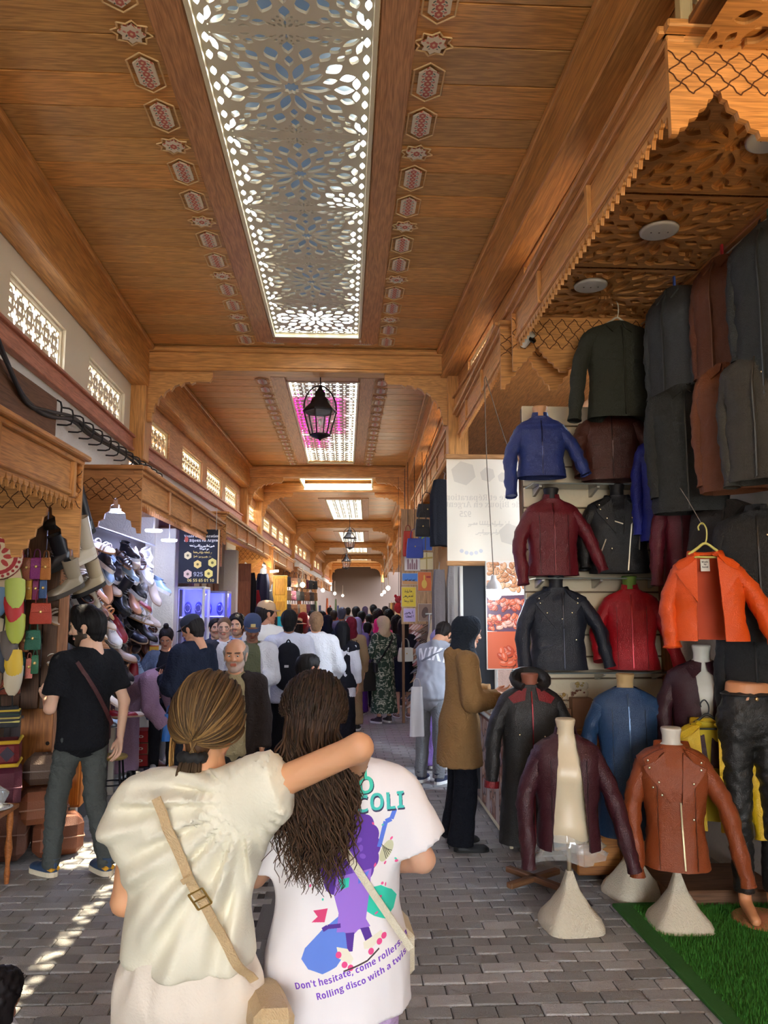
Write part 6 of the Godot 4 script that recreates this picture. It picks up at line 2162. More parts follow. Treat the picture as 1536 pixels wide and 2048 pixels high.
func legs_form() -> void:
	var at:=Vector3(2.37,0.0,-4.5)
	var o:=thing("lower_body_form","flesh-toned lower-body form on a round foot at the right edge","mannequin",at,-0.1)
	var skin:=mat(rgb(222,152,104),0.5)
	var f:=Field.new(Vector3(-0.25,0.0,-0.25),Vector3(0.25,1.34,0.25),0.014)
	for s:float in [1.0,-1.0]:
		f.bone(Vector3(s*0.085,1.12,0),Vector3(s*0.10,0.66,0.02),0.085,0.056,0.03)
		f.bone(Vector3(s*0.10,0.66,0.02),Vector3(s*0.08,0.14,-0.01),0.056,0.036,0.02)
		f.bone(Vector3(s*0.08,0.10,0.0),Vector3(s*0.09,0.06,0.15),0.036,0.028,0.02)
	f.bone(Vector3(0,1.34,0),Vector3(0,1.12,-0.01),0.125,0.15,0.05,Vector3.BACK,1.35,2)
	part("legs",f.mesh(Mb.new()),skin,o)
	part("foot_disc",Mb.new().lathe(path2([0.0,0.0,0.17,0.0,0.175,0.02,0.16,0.035,0.0,0.04]),28,Transform3D(Basis.IDENTITY,Vector3(0,0,0.03))),mat(rgb(216,140,104),0.5),o)
	var t:=thing("leather_trousers","black leather trousers on the flesh-toned lower-body form","trousers",at,-0.1)
	var g:=Field.new(Vector3(-0.27,0.1,-0.27),Vector3(0.27,1.32,0.27),0.014)
	for s:float in [1.0,-1.0]:
		g.bone(Vector3(s*0.085,1.12,0),Vector3(s*0.10,0.66,0.02),0.098,0.070,0.03)
		g.bone(Vector3(s*0.10,0.66,0.02),Vector3(s*0.08,0.16,-0.01),0.070,0.052,0.02,Vector3.ZERO,1.0,1)
	g.bone(Vector3(0,1.285,0),Vector3(0,1.12,-0.01),0.137,0.163,0.05,Vector3.BACK,1.35,2)
	var m:=Mb.new(); g.mesh(m); ruffle(m,0.012,Vector3(10,14,10),4)
	part("legs",m,leather(rgb(30,29,28)),t)
	part("button",Mb.new().ball(Vector3(0,1.25,0.112),Vector3(0.012,0.012,0.008),5),mat(rgb(196,160,110),0.3,0.7),t)
	part("waistband",Mb.new().tube(PackedVector3Array(range(0,25).map(func(k):return Vector3(sin(TAU*k/24)*0.143,1.268,cos(TAU*k/24)*0.106))),0.016,8,false,0.5),leather(rgb(36,34,33)),t)

func nut_print(sd:int,w:int,h:int,back:Color,tones:Array) -> Image:
	var im:=blank(w,h,back)
	var r:=RandomNumberGenerator.new(); r.seed=sd
	return im

func nuts(im:Image,area:Rect2,n:int,size:float,tones:Array,sd:int) -> void:
	var r:=RandomNumberGenerator.new(); r.seed=sd
	for k in n:
		var c:=area.position+Vector2(r.randf(),r.randf())*area.size
		var t:=r.randf()*PI
		var k0:Color=tones[r.randi() % tones.size()]
		oval(im,c+Vector2(size*0.1,size*0.14),Vector2(size,size*0.62),k0.darkened(0.5),t,16)
		oval(im,c,Vector2(size,size*0.6),k0,t,16)
		oval(im,c - Vector2(size*0.16,size*0.2),Vector2(size*0.55,size*0.22),k0.lightened(0.28),t,10)

func nut_stall() -> void:
	# counter with printed sides along the street
	var o:=thing("nut_counter","market counter with printed nut pictures on its sides and white corner strips","counter",Vector3(1.60,0,-6.55))
	var pr:=blank(512,256,rgb(150,100,78))
	nuts(pr,Rect2(0,0,512,256),170,26,[rgb(176,130,104),rgb(150,104,84),rgb(196,164,140),rgb(170,150,148)],3)
	for x in [60,190,330,440]:fill(pr,PackedVector2Array([Vector2(x,0),Vector2(x+40,0),Vector2(x+30,256),Vector2(x - 20,256)]),rgb(196,180,172))
	var pf:=blank(256,256,rgb(70,40,30))
	nuts(pf,Rect2(0,0,256,256),90,24,[rgb(222,190,140),rgb(120,60,46),rgb(196,150,96),rgb(90,44,40)],8)
	part("counter_body",Mb.new().box(Vector3(0,0.43,0),Vector3(0.74,0.78,1.46),0.004),mat(rgb(130,80,64),0.6),o)
	var sd:=Mb.new(); sd.quad01(Vector3(-0.376,0.06,-0.72),Vector3(-0.376,0.06,0.72),Vector3(-0.376,0.80,0.72),Vector3(-0.376,0.80,-0.72))
	part("printed_side",sd,printed(pr),o)
	var fr:=Mb.new(); fr.quad01(Vector3(-0.36,0.06,0.736),Vector3(0.36,0.06,0.736),Vector3(0.36,0.80,0.736),Vector3(-0.36,0.80,0.736))
	part("printed_front",fr,printed(pf),o)
	part("corner_strip",Mb.new().box(Vector3(-0.375,0.42,0.733),Vector3(0.025,0.80,0.025),0.004),mat(rgb(232,222,190),0.5),o)
	part("corner_strip",Mb.new().box(Vector3(-0.375,0.42,-0.733),Vector3(0.025,0.80,0.025),0.004),mat(rgb(232,222,190),0.5),o)
	part("foot_strip",Mb.new().box(Vector3(-0.378,0.05,0),Vector3(0.02,0.025,1.46),0.004),mat(rgb(232,222,190),0.5),o)
	part("steel_rail",Mb.new().tube(PackedVector3Array([Vector3(-0.40,0.86,-0.74),Vector3(-0.40,0.86,0.74)]),0.016,10),mat(rgb(200,200,200),0.3,0.8),o)
	part("counter_top",Mb.new().box(Vector3(0,0.835,0),Vector3(0.76,0.03,1.5),0.004),mat(rgb(190,180,170),0.5),o)
	# packets of nuts and sweets stacked on the counter, stepping up to the back
	var tones:=[rgb(196,156,66),rgb(130,62,44),rgb(210,180,96),rgb(110,70,50),rgb(180,150,120)]
	var names:=["golden","dark red","pale yellow","brown","greyish tan"]
	var pk:=0
	for row in 4:
		part("riser",Mb.new().box(Vector3(-0.29+row*0.16,0.845+row*0.04,0),Vector3(0.15,0.01+row*0.08,1.42),0.003),mat(rgb(150,110,84),0.7),o)
		for c in 7:
			for lv in 2:
				var t:=(row*2+c+lv) % 5
				var at:=Vector3(1.31+row*0.16,0.852+row*0.08+lv*0.055,-5.98 - c*0.19)
				var p:=thing("nut_packet","%s nut packet on the counter, %s, %s layer, %s from near end" % [names[t],["street-side row","second row","third row","back row"][row],["lower","upper"][lv],ORD[c]],"packet",at,rng.randf_range(-0.1,0.1),"packets of nuts on the counter")
				var cm:=Mb.new()
				for i in 34:
					var q:=Vector3(rng.randf_range(-0.055,0.055),rng.randf_range(0.006,0.048),rng.randf_range(-0.07,0.07))
					cm.ball(q,Vector3(0.014,0.010,0.012),3)
				part("nuts",cm,mat(tones[t],0.4),p)
				part("film",Mb.new().box(Vector3(0,0.027,0),Vector3(0.135,0.054,0.17),0.012),glass(Color(0.95,0.95,0.92,0.12)),p)
				pk+=1
	# picture board of almonds behind the counter
	var im:=blank(384,768,rgb(238,226,216))
	nuts(im,Rect2(0,0,384,200),110,24,[rgb(214,150,104),rgb(196,128,86),rgb(226,172,130)],21)
	fill(im,PackedVector2Array([Vector2(0,250),Vector2(384,235),Vector2(384,520),Vector2(0,500)]),rgb(96,66,84))
	nuts(im,Rect2(10,275,370,70),60,22,[rgb(196,96,66),rgb(216,140,120),rgb(170,70,50)],22)
	nuts(im,Rect2(10,390,370,90),80,24,[rgb(206,104,70),rgb(224,160,140),rgb(172,64,46)],23)
	fill(im,PackedVector2Array([Vector2(0,505),Vector2(384,500),Vector2(384,768),Vector2(0,768)]),rgb(196,92,60))
	nuts(im,Rect2(90,630,290,120),40,34,[rgb(206,92,58),rgb(176,66,40)],24)
	var pb:=thing("picture_board","tall printed board of nuts and pastries hanging behind the counter","board",Vector3(1.54,1.70,-6.98),-0.05)
	part("board",Mb.new().box(Vector3(0,0,-0.012),Vector3(0.52,0.98,0.02),0.003),mat(rgb(232,226,216),0.5),pb)
	var pm:=Mb.new(); pm.quad01(Vector3(-0.25,-0.48,0.0),Vector3(0.25,-0.48,0.0),Vector3(0.25,0.48,0.0),Vector3(-0.25,0.48,0.0))
	part("print",pm,printed(im,0.4),pb)
	# grey shutters folded back
	for k in 3:
		var d:=thing("shutter_leaf",["dark grey shutter leaf standing open beside the picture board","white-framed glazed leaf folded behind the grey shutter","outermost white-framed glazed leaf of the nut shop"][k],"shutter",Vector3(1.23 - k*0.045,0.0,-7.12 - k*0.16),[0.0,0.9,1.0][k])
		part("leaf_panel",Mb.new().box(Vector3(0.0,1.15,0),Vector3(0.30,2.0,0.03),0.004),mat(rgb(48,52,60),0.75) if k==0 else mat(rgb(96,110,128),0.2),d)
		var lf:=Mb.new()
		for x in [-0.155,0.155]:lf.box(Vector3(x,1.15,0.002),Vector3(0.03,2.06,0.045),0.005)
		lf.box(Vector3(0,2.17,0.002),Vector3(0.33,0.03,0.045),0.005)
		part("leaf_frame",lf,mat(rgb(222,222,216),0.5),d)
	# hanging banner seen from behind: the print shows through reversed
	var bi:=blank(512,768,rgb(236,228,212))
	var faint:=rgb(216,208,194)
	for q in [[120,120,90],[290,130,55],[400,150,40],[440,560,80]]:oval(bi,Vector2(q[0],q[1]),Vector2(q[2],q[2]),faint,0.3,6)
	letter(bi,"Vente et Réparation",Vector2(256,300),44,faint,0,true,true,-0.9)
	letter(bi,"de Bijoux en Argent",Vector2(256,350),44,faint,0,true,true,-0.9)
	letter(bi,"925",Vector2(130,415),44,faint,0,true,false,-0.9)
	script_line(bi,Vector2(300,490),300,26,faint,3); script_line(bi,Vector2(330,550),220,26,faint,4)
	for k in 5:oval(bi,Vector2(100+k*34,680+18*sin(k*0.8)),Vector2(14,14),rgb(204,204,208))
	var bn:=thing("hanging_banner","pale cloth banner with faint reversed print hanging between wooden rods","banner",Vector3(1.28,2.67,-7.05),0.0)
	var bm:=Mb.new()
	var br:Array=[]
	for i in 9:
		var row:=PackedVector3Array()
		for k in 9:row.append(Vector3(-0.34+0.68*k/8.0,-0.5+i*0.125,0.008*sin(k*0.9+i*0.5)))
		br.append(row)
	bm.grid(br,false)
	for i in 9:
		for k in 9:bm.u[i*9+k]=Vector2(k/8.0,1.0 - i/8.0)
	var bmat:=printed(bi,0.85)
	bmat.backlight_enabled=true; bmat.backlight=Color(0.3,0.28,0.25)
	part("banner_cloth",bm,bmat,bn)
	for y in [0.5,-0.5]:part("rod",Mb.new().box(Vector3(0,y,0),Vector3(0.70,0.045,0.03),0.008),wood(rgb(190,140,90),0.6),bn)
	# the bulb on its flex
	var lb:=thing("hanging_bulb","bright white LED bulb hanging on a flex in front of the nut pictures","lamp",Vector3(1.27,1.92,-6.55))
	part("lamp_globe",Mb.new().lathe(path2([0.0,-0.09,0.04,-0.085,0.06,-0.06,0.065,0.0,0.062,0.0]),20),glow(rgb(225,238,255),9.0),lb)
	part("lamp_body",Mb.new().lathe(path2([0.066,0.0,0.066,0.02,0.05,0.06,0.025,0.085,0.02,0.12,0.0,0.125]),20),mat(rgb(226,228,230),0.4),lb)
	part("flex",Mb.new().tube(smooth([Vector3(0,0.12,0),Vector3(-0.02,0.6,0.0),Vector3(-0.05,1.2,0.02),Vector3(-0.06,1.85,0.05)],6),0.004,6),mat(rgb(100,84,64),0.6),lb)
	lamp(Vector3(1.27,1.80,-6.50),Color(0.88,0.94,1.0),0.2,0.06)
	line_cord("electric_wire","slack wire slanting from the canopy towards the blue quilted jacket","wire",smooth([Vector3(1.20,3.75,-6.4),Vector3(1.33,3.2,-6.3),Vector3(1.42,2.75,-6.0),Vector3(1.7,2.6,-5.95)],5),0.004,rgb(96,80,62))

func hung_cloth(label:String,cat:String,called:String,at:Vector3,turn:float,w:float,h:float,k:Color,fold:=5,taper:=1.0,group:="") -> Node3D:
	var o:=thing(called,label,cat,at,turn,group)
	var m:=Mb.new()
	var rows:Array=[]
	var ph:=rng.randf()*6.0
	for i in 10:
		var t:=i/9.0
		var ring:=PackedVector3Array()
		for k2 in 28:
			var a:=TAU*k2/28
			var s:=sin(a); var c:=cos(a)
			var ww:=w*0.5*lerpf(0.75,taper,smoothstep(0.0,0.25,t))
			ring.append(Vector3(signf(s)*pow(absf(s),0.7)*ww,-h*t+0.01*sin(a*3.0+ph),c*(0.035+0.03*t)+0.018*sin(s*fold*2.2+ph+t*1.2)*(0.3+t)))
		rows.append(ring)
	m.grid(rows,true,true)
	m.fan(rows[0],false); m.fan(rows[9],true)
	part("cloth",m,cloth(k,0.3),o)
	part("hook",Mb.new().tube(PackedVector3Array([Vector3(0,0.0,0),Vector3(0.0,0.05,0),Vector3(0.012,0.08,0),Vector3(-0.012,0.095,0)]),0.004,5),mat(rgb(150,146,140),0.4,0.6),o)
	return o

func right_far() -> void:
	# clothes and souvenirs along the right side beyond the nut stall
	var cl:=[
		["grey trousers hanging long beside the pale banner","trousers",Vector3(1.10,2.20,-9.0),0.17,1.05,rgb(112,104,104)],
		["light grey trousers hanging under the striped tops","trousers",Vector3(1.28,2.25,-9.0),0.2,0.8,rgb(140,134,132)],
		["slate blue trousers hanging behind the grey pairs","trousers",Vector3(1.42,2.15,-9.3),0.2,0.95,rgb(74,84,104)],
		["black and white sports top hanging highest beside the banner","sports_top",Vector3(1.12,3.2,-8.6),0.34,0.75,rgb(34,36,44)],
		["dark striped tracksuit top hanging next to the highest sports top","sports_top",Vector3(1.36,3.1,-8.8),0.3,0.7,rgb(58,60,72)],
		["cream pleated trousers on the low rail behind the bending man","trousers",Vector3(1.22,1.62,-9.6),0.42,1.1,rgb(210,192,158)],
		["second cream garment on the low rail","trousers",Vector3(1.62,1.64,-9.7),0.4,1.1,rgb(198,178,150)],
		["charcoal trousers at the street end of the low rail","trousers",Vector3(1.30,1.60,-10.4),0.24,1.1,rgb(72,72,80)],
		["dusty pink robe on the low rail beside the shutters","robe",Vector3(1.72,1.75,-8.9),0.4,1.25,rgb(190,160,146)],
		["navy jacket hanging behind the grey trousers","jacket",Vector3(1.5,2.5,-9.6),0.3,0.7,rgb(40,46,66)]]
	for c in cl:hung_cloth(c[0],String(c[1]).replace("_"," "),"hung_"+c[1],c[2],0.15,c[3],c[4],c[5])
	var rail:=thing("clothes_rail","steel clothes rail along the right side of the street","rail",Vector3(1.5,1.68,-9.7),0.1)
	part("bar",Mb.new().tube(PackedVector3Array([Vector3(-0.5,0.0,0),Vector3(0.6,0.0,0)]),0.014,8),mat(rgb(180,178,172),0.3,0.7),rail)
	for x in [-0.45,0.55]:part("post",Mb.new().tube(PackedVector3Array([Vector3(x,0,0),Vector3(x,-1.68,0)]),0.014,8),mat(rgb(180,178,172),0.3,0.7),rail)
	# framed prints and bags hung as a column of souvenirs
	var pics:=[
		[Vector3(1.05,2.46,-12.0),0.24,0.26,0,"square print of pale towers on the souvenir column"],
		[Vector3(1.27,2.48,-12.0),0.20,0.26,1,"pale yellow parcel print beside the tower print"],
		[Vector3(1.01,2.20,-12.0),0.24,0.17,2,"blue desert print with a row of camels"],
		[Vector3(1.24,2.16,-12.0),0.21,0.29,3,"orange print of a golden oil flask"],
		[Vector3(1.26,2.82,-12.0),0.20,0.34,4,"tall print of a green palm before blue"],
		[Vector3(0.99,1.92,-12.0),0.22,0.30,5,"bright yellow card with dark scribbles on the souvenir column"],
		[Vector3(1.00,1.64,-12.0),0.18,0.20,6,"lilac card with dark figures under the yellow card"],
		[Vector3(1.24,1.68,-12.0),0.20,0.26,7,"brown print tilted at the foot of the souvenir column"]]
	var pl:=thing("souvenir_panel","tall wooden panel carrying prints and cards on the right side","panel",Vector3(1.17,0.0,-12.04),0.08)
	for k in 3:part("plank",Mb.new().box(Vector3(-0.2+k*0.2,2.4,0),Vector3(0.19,1.8,0.03),0.004),wood(rgb(206,166,120),0.6),pl)
	for x in [-0.26,0.26]:part("post",Mb.new().box(Vector3(x,1.6,-0.04),Vector3(0.04,3.2,0.04),0.004),wood(rgb(150,110,76),0.6),pl)
	for p in pics:
		var im:=blank(128,128,[rgb(232,226,220),rgb(236,222,170),rgb(70,130,210),rgb(222,110,40),rgb(50,90,190),rgb(230,200,40),rgb(196,176,220),rgb(150,120,100)][p[3]])
		match p[3]:
			0:
				for k in 5:fill(im,path2([20+k*18,120,20+k*18,50+(k % 2)*30,27+k*18,34+(k % 2)*30,34+k*18,50+(k % 2)*30,34+k*18,120]),rgb(150,110,116))
			1:
				fill(im,path2([0,40,128,30,128,44,0,54]),rgb(206,178,90)); fill(im,path2([60,0,72,0,72,128,60,128]),rgb(190,166,90))
			2:
				fill(im,path2([0,84,128,92,128,128,0,128]),rgb(206,150,90))
				for k in 3:oval(im,Vector2(30+k*32,80),Vector2(12,7),rgb(30,40,70)); fill(im,path2([38+k*32,78,44+k*32,62,47+k*32,64,42+k*32,82]),rgb(30,40,70))
			3:
				oval(im,Vector2(60,82),Vector2(26,30),rgb(236,196,80)); fill(im,path2([54,20,66,20,68,60,52,60]),rgb(236,196,80)); fill(im,path2([80,26,120,26,120,40,80,40]),rgb(180,40,30))
			4:
				for k in 7:stroke(im,PackedVector2Array([Vector2(64,40),Vector2(64+50*cos(k*0.55+2.9),40+34*sin(k*0.55+2.9)+14)]),8,rgb(150,190,40))
				stroke(im,PackedVector2Array([Vector2(64,40),Vector2(60,128)]),8,rgb(110,90,40))
			5:
				for k in 3:script_line(im,Vector2(64,30+k*32),80,14,rgb(90,70,20),30+k)
			6:
				for k in 2:script_line(im,Vector2(64,44+k*40),80,22,rgb(60,40,90),40+k)
			7:
				oval(im,Vector2(64,64),Vector2(30,44),rgb(90,60,50),0.4)
		var o:=thing("picture",p[4],"picture",p[0],0.08)
		part("frame",Mb.new().box(Vector3(0,0,-0.01),Vector3(p[1]+0.012,p[2]+0.012,0.018),0.003),mat(rgb(222,210,190),0.6),o)
		var q:=Mb.new(); q.quad01(Vector3(-p[1]/2,-p[2]/2,0.001),Vector3(p[1]/2,-p[2]/2,0.001),Vector3(p[1]/2,p[2]/2,0.001),Vector3(-p[1]/2,p[2]/2,0.001))
		part("print",q,printed(im,0.5),o)
	var bgs:=[[Vector3(1.13,3.05,-11.2),rgb(26,26,28),0.22,0.26,"small black square handbag hanging lowest from the right canopy"],[Vector3(1.22,3.30,-11.4),rgb(32,30,32),0.32,0.2,"wide black handbag hanging above the souvenir column"],[Vector3(1.05,2.80,-11.6),rgb(60,80,170),0.26,0.30,"blue and white patterned tote bag on the right side"],[Vector3(0.98,2.95,-12.0),rgb(206,60,40),0.16,0.4,"red and orange cloth bag hanging beside the patterned tote"],[Vector3(0.98,3.2,-12.6),rgb(196,130,60),0.2,0.3,"ochre basket bag hanging under the right canopy"]]
	for b in bgs:
		var hb:=handbag("handbag",b[4],b[0],0.1,b[1],b[2],b[3],0.09)
		part("hanging_cord",Mb.new().tube(PackedVector3Array([Vector3(0,b[2]*0.5,0),Vector3(0,4.05 - b[0].y,0)]),0.005,5),mat(rgb(70,60,54)),hb)
	# heap of patterned slippers climbing the stall front
	var st:=thing("slipper_rack","sloping rack board covered with slippers on the right side of the street","rack",Vector3(1.22,0.0,-13.2),0)
	part("board",Mb.new().box(Vector3(0.02,0.85,0),Vector3(0.05,1.7,1.8),0.01,Transform3D(Basis(Vector3.BACK,-0.12),Vector3.ZERO)),mat(rgb(110,86,70),0.8),st)
	var sp:Array=[]
	var tn:=[rgb(206,186,170),rgb(150,96,92),rgb(120,116,124),rgb(190,150,120),rgb(222,212,204),rgb(90,74,76)]
	for r in 10:
		for c in 6:
			var k:Color=tn[(r*5+c*3) % 6]
			var at:=Vector3(1.10+r*0.016,0.22+r*0.135,-12.5 - c*0.26+(0.1 if r % 2 else 0.0))
			slipper("%s slipper on right-hand rack, %s row up, %s from near end" % [["beige","rose brown","grey","tan","off-white","dark brown"][(r*5+c*3) % 6],ORD[r],ORD[c]],at,Vector3(0.5,-PI/2+rng.randf_range(-0.4,0.4),0),k,"slippers on the right-hand rack")
	for b in [[Vector3(0.93,1.85,-13.4),rgb(196,60,60),"red ball-shaped plush toy hanging right of the street"],[Vector3(1.02,1.75,-13.2),rgb(206,190,170),"beige plush toy hanging beside the red one"],[Vector3(1.62,1.8,-11.5),rgb(222,70,140),"pink plush toy on the edge of the souvenir column"]]:
		var o:=thing("plush_toy",b[2],"toy",b[0])
		part("toy_body",Mb.new().ball(Vector3(0,-0.1,0),Vector3(0.08,0.1,0.07),8),cloth(b[1]),o)
		part("toy_head",Mb.new().ball(Vector3(0,0.04,0),Vector3(0.07,0.065,0.065),8),cloth(b[1].lightened(0.1)),o)
		for s in [-1,1]:part("ear",Mb.new().ball(Vector3(s*0.055,0.10,0),Vector3(0.025,0.03,0.02),6),cloth(b[1]),o)
		part("loop",Mb.new().tube(PackedVector3Array([Vector3(0,0.1,0),Vector3(0,2.2,0)]),0.004,5),mat(rgb(90,80,70)),o)
	# scarves further on
	var sr:=thing("scarf_rail","dark rail with hangers under the farther right canopy","rail",Vector3(1.54,3.05,-19.9))
	part("bar",Mb.new().tube(PackedVector3Array([Vector3(-0.14,0,2.8),Vector3(0.16,0,-2.8)]),0.014,8),mat(rgb(60,54,50),0.5),sr)
	for z in [2.4,-2.4]:part("hanger_rod",Mb.new().tube(PackedVector3Array([Vector3(-z*0.055,0,z),Vector3(-z*0.055,0.7,z)]),0.01,6),mat(rgb(60,54,50),0.5),sr)
	for k in 9:
		var kk:Color=[rgb(130,60,90),rgb(90,60,120),rgb(120,110,96),rgb(40,110,90),rgb(150,110,70),rgb(70,60,60),rgb(180,90,60),rgb(100,40,50),rgb(60,90,110)][k]
		hung_cloth("%s scarf hanging under the right canopy, %s from near end" % [["wine red","violet","grey brown","green","ochre","black brown","orange","maroon","teal"][k],ORD[k]],"scarf","scarf",Vector3(1.42+k*0.03,2.95,-17.5 - k*0.6),PI/2,0.3,1.0,kk,4,1.0,"scarves under the right canopy")
	for k in 10:   # goods stacked on far stalls
		var kk:Color=[rgb(150,110,80),rgb(190,170,140),rgb(110,60,50),rgb(200,160,90),rgb(90,80,80)][k % 5]
		hung_cloth("%s garment on the far right stalls, %s of them going away" % [["brown","sand","maroon","gold","grey"][k % 5],ORD[k]],"garment","garment",Vector3(1.55+k*0.04,1.9,-15.0 - k*2.0),PI/2,0.8,1.2,kk,4,1.0,"garments on the far right stalls")

# ---------------------------------------------------------------- left: bags, slippers, shoes, jewellery
const ORD:=["first","second","third","fourth","fifth","sixth","seventh","eighth","ninth","tenth","eleventh","twelfth","thirteenth","fourteenth","fifteenth","sixteenth","seventeenth","eighteenth"]

func handbag(called:String,label:String,at:Vector3,turn:float,k:Color,w:float,h:float,d:float,stripes:Array=[],strap:=0.55) -> Node3D:
	var o:=thing(called,label,"bag",at,turn)
	var m:=Mb.new()
	var rows:Array=[]
	for q in [[0.0,0.80,0.25],[-0.04,0.84,0.55],[-0.35,0.93,0.85],[-0.7,1.0,1.0],[-0.95,1.0,0.95],[-1.0,0.93,0.8]]:
		var ring:=PackedVector3Array()
		for i in 24:
			var a:=-TAU*i/24
			var s:=sin(a); var c:=cos(a)
			ring.append(Vector3(signf(s)*pow(absf(s),0.45)*w/2*q[1],q[0]*h,signf(c)*pow(absf(c),0.45)*d/2*q[2]))
		rows.append(ring)
	m.grid(rows,true,true)
	m.fan(rows[5],true); m.fan(rows[0])
	part("bag_body",m,leather(k,0.5),o)
	var hm:=Mb.new()
	for z in [0.2,-0.2]:
		hm.tube(smooth([Vector3(-w*0.25,-0.03,z*d),Vector3(-w*0.2,w*strap*0.7,z*d*0.6),Vector3(0,w*strap,0),Vector3(w*0.2,w*strap*0.7,z*d*0.6),Vector3(w*0.25,-0.03,z*d)],5),0.007,6,true,0.6)
	part("handle",hm,leather(k.darkened(0.25),0.5),o)
	if stripes.is_empty():
		part("flap",Mb.new().box(Vector3(0,-h*0.24,d*0.47),Vector3(w*0.86,h*0.42,0.008),0.003),leather(k.lightened(0.05),0.5),o)
		part("clasp",Mb.new().ball(Vector3(0,-h*0.42,d*0.50),Vector3(0.012,0.012,0.006),5),mat(rgb(206,176,110),0.3,0.8),o)
	for i in stripes.size():
		part("stripe",Mb.new().box(Vector3(0,-h*(0.2+0.7*i/stripes.size()),0),Vector3(w*(0.96+0.04*i/stripes.size()),h*0.09,d*(0.95+0.02*i)),0.004),mat(stripes[i],0.8),o)
	return o

var slip:=[]
func slipper(label:String,at:Vector3,rot:Vector3,k:Color,group:="",inner:=Color(0.82,0.72,0.58)) -> Node3D:
	if slip.is_empty():
		var sole:=Mb.new(); var up:=Mb.new(); var ins:=Mb.new()
		var outl:=PackedVector2Array()
		for i in 28:
			var a:=TAU*i/28
			var y:=sin(a)*0.13
			var x:=cos(a)*(0.036+0.010*clampf(y/0.13,-1,1))*(1.0 if y<0.05 else 1.0 - pow((y - 0.05)/0.09,2)*0.3)
			outl.append(Vector2(x,y))
		var lay:=Transform3D(Basis(Vector3.RIGHT,PI/2),Vector3.ZERO)
		var o2:=outl.duplicate()
		sole.prism(outl,0.014,lay)
		for i in o2.size():o2[i] *= 0.9
		ins.prism(o2,0.004,Transform3D(lay.basis,Vector3(0,0.009,0)))
		var rows:Array=[]
		for i in 9:
			var z:=lerpf(-0.01,0.13,i/8.0)
			var w:=0.046*sqrt(maxf(0.02,1.0 - pow(maxf(0.0,z - 0.02)/0.115,2.4)))
			var ring:=PackedVector3Array()
			for j in 11:
				var a:=PI*j/10
				ring.append(Vector3(cos(a)*w,sin(a)*(0.045 - i*0.003)*sqrt(maxf(0.05,1.0 - pow(maxf(0.0,z - 0.03)/0.105,2.0))),z))
			rows.append(ring)
		up.grid(rows,false,true)
		slip=[sole.mesh(),up.mesh(),ins.mesh()]
	var o:=thing("slipper",label,"slipper",at,0,group)
	o.rotation=rot
	part("sole",slip[0],mat(k.darkened(0.45),0.8),o)
	part("upper",slip[1],mat(k,0.6),o)
	part("insole",slip[2],mat(inner,0.7),o)
	return o

var shoe_proto:={}
func shoe(kind:String,k:Color,sole:Color,label:String,at:Vector3,b:Basis,group:String,s:=1.0,cat:="shoe") -> Node3D:
	var key:="%s %s" % [kind,k.to_html()]
	var o:Node3D
	if shoe_proto.has(key):
		o=copy(shoe_proto[key],at,0.0,label,group)
	else:
		o=thing({"boot": "ankle_boot","tall": "boot","heel": "heeled_shoe","flat": "flat_shoe","sneaker": "sneaker","sandal": "sandal"}[kind],label,cat,at,0,group)
		var m:=shoe_parts(kind,sole)
		part("upper",m[0],mat(k,0.38),o)
		part("sole",m[1],mat(sole,0.6),o)
		if meshes.has("shoe "+kind+" laces"):part("laces",meshes["shoe "+kind+" laces"],mat(k.lightened(0.4) if k.get_luminance()<0.3 else k.darkened(0.35),0.8),o)
		shoe_proto[key]=o
	o.transform=Transform3D(b.scaled(Vector3.ONE*s),at)
	o.set_meta("category","boot" if kind in ["boot","tall"] else "shoe")
	return o

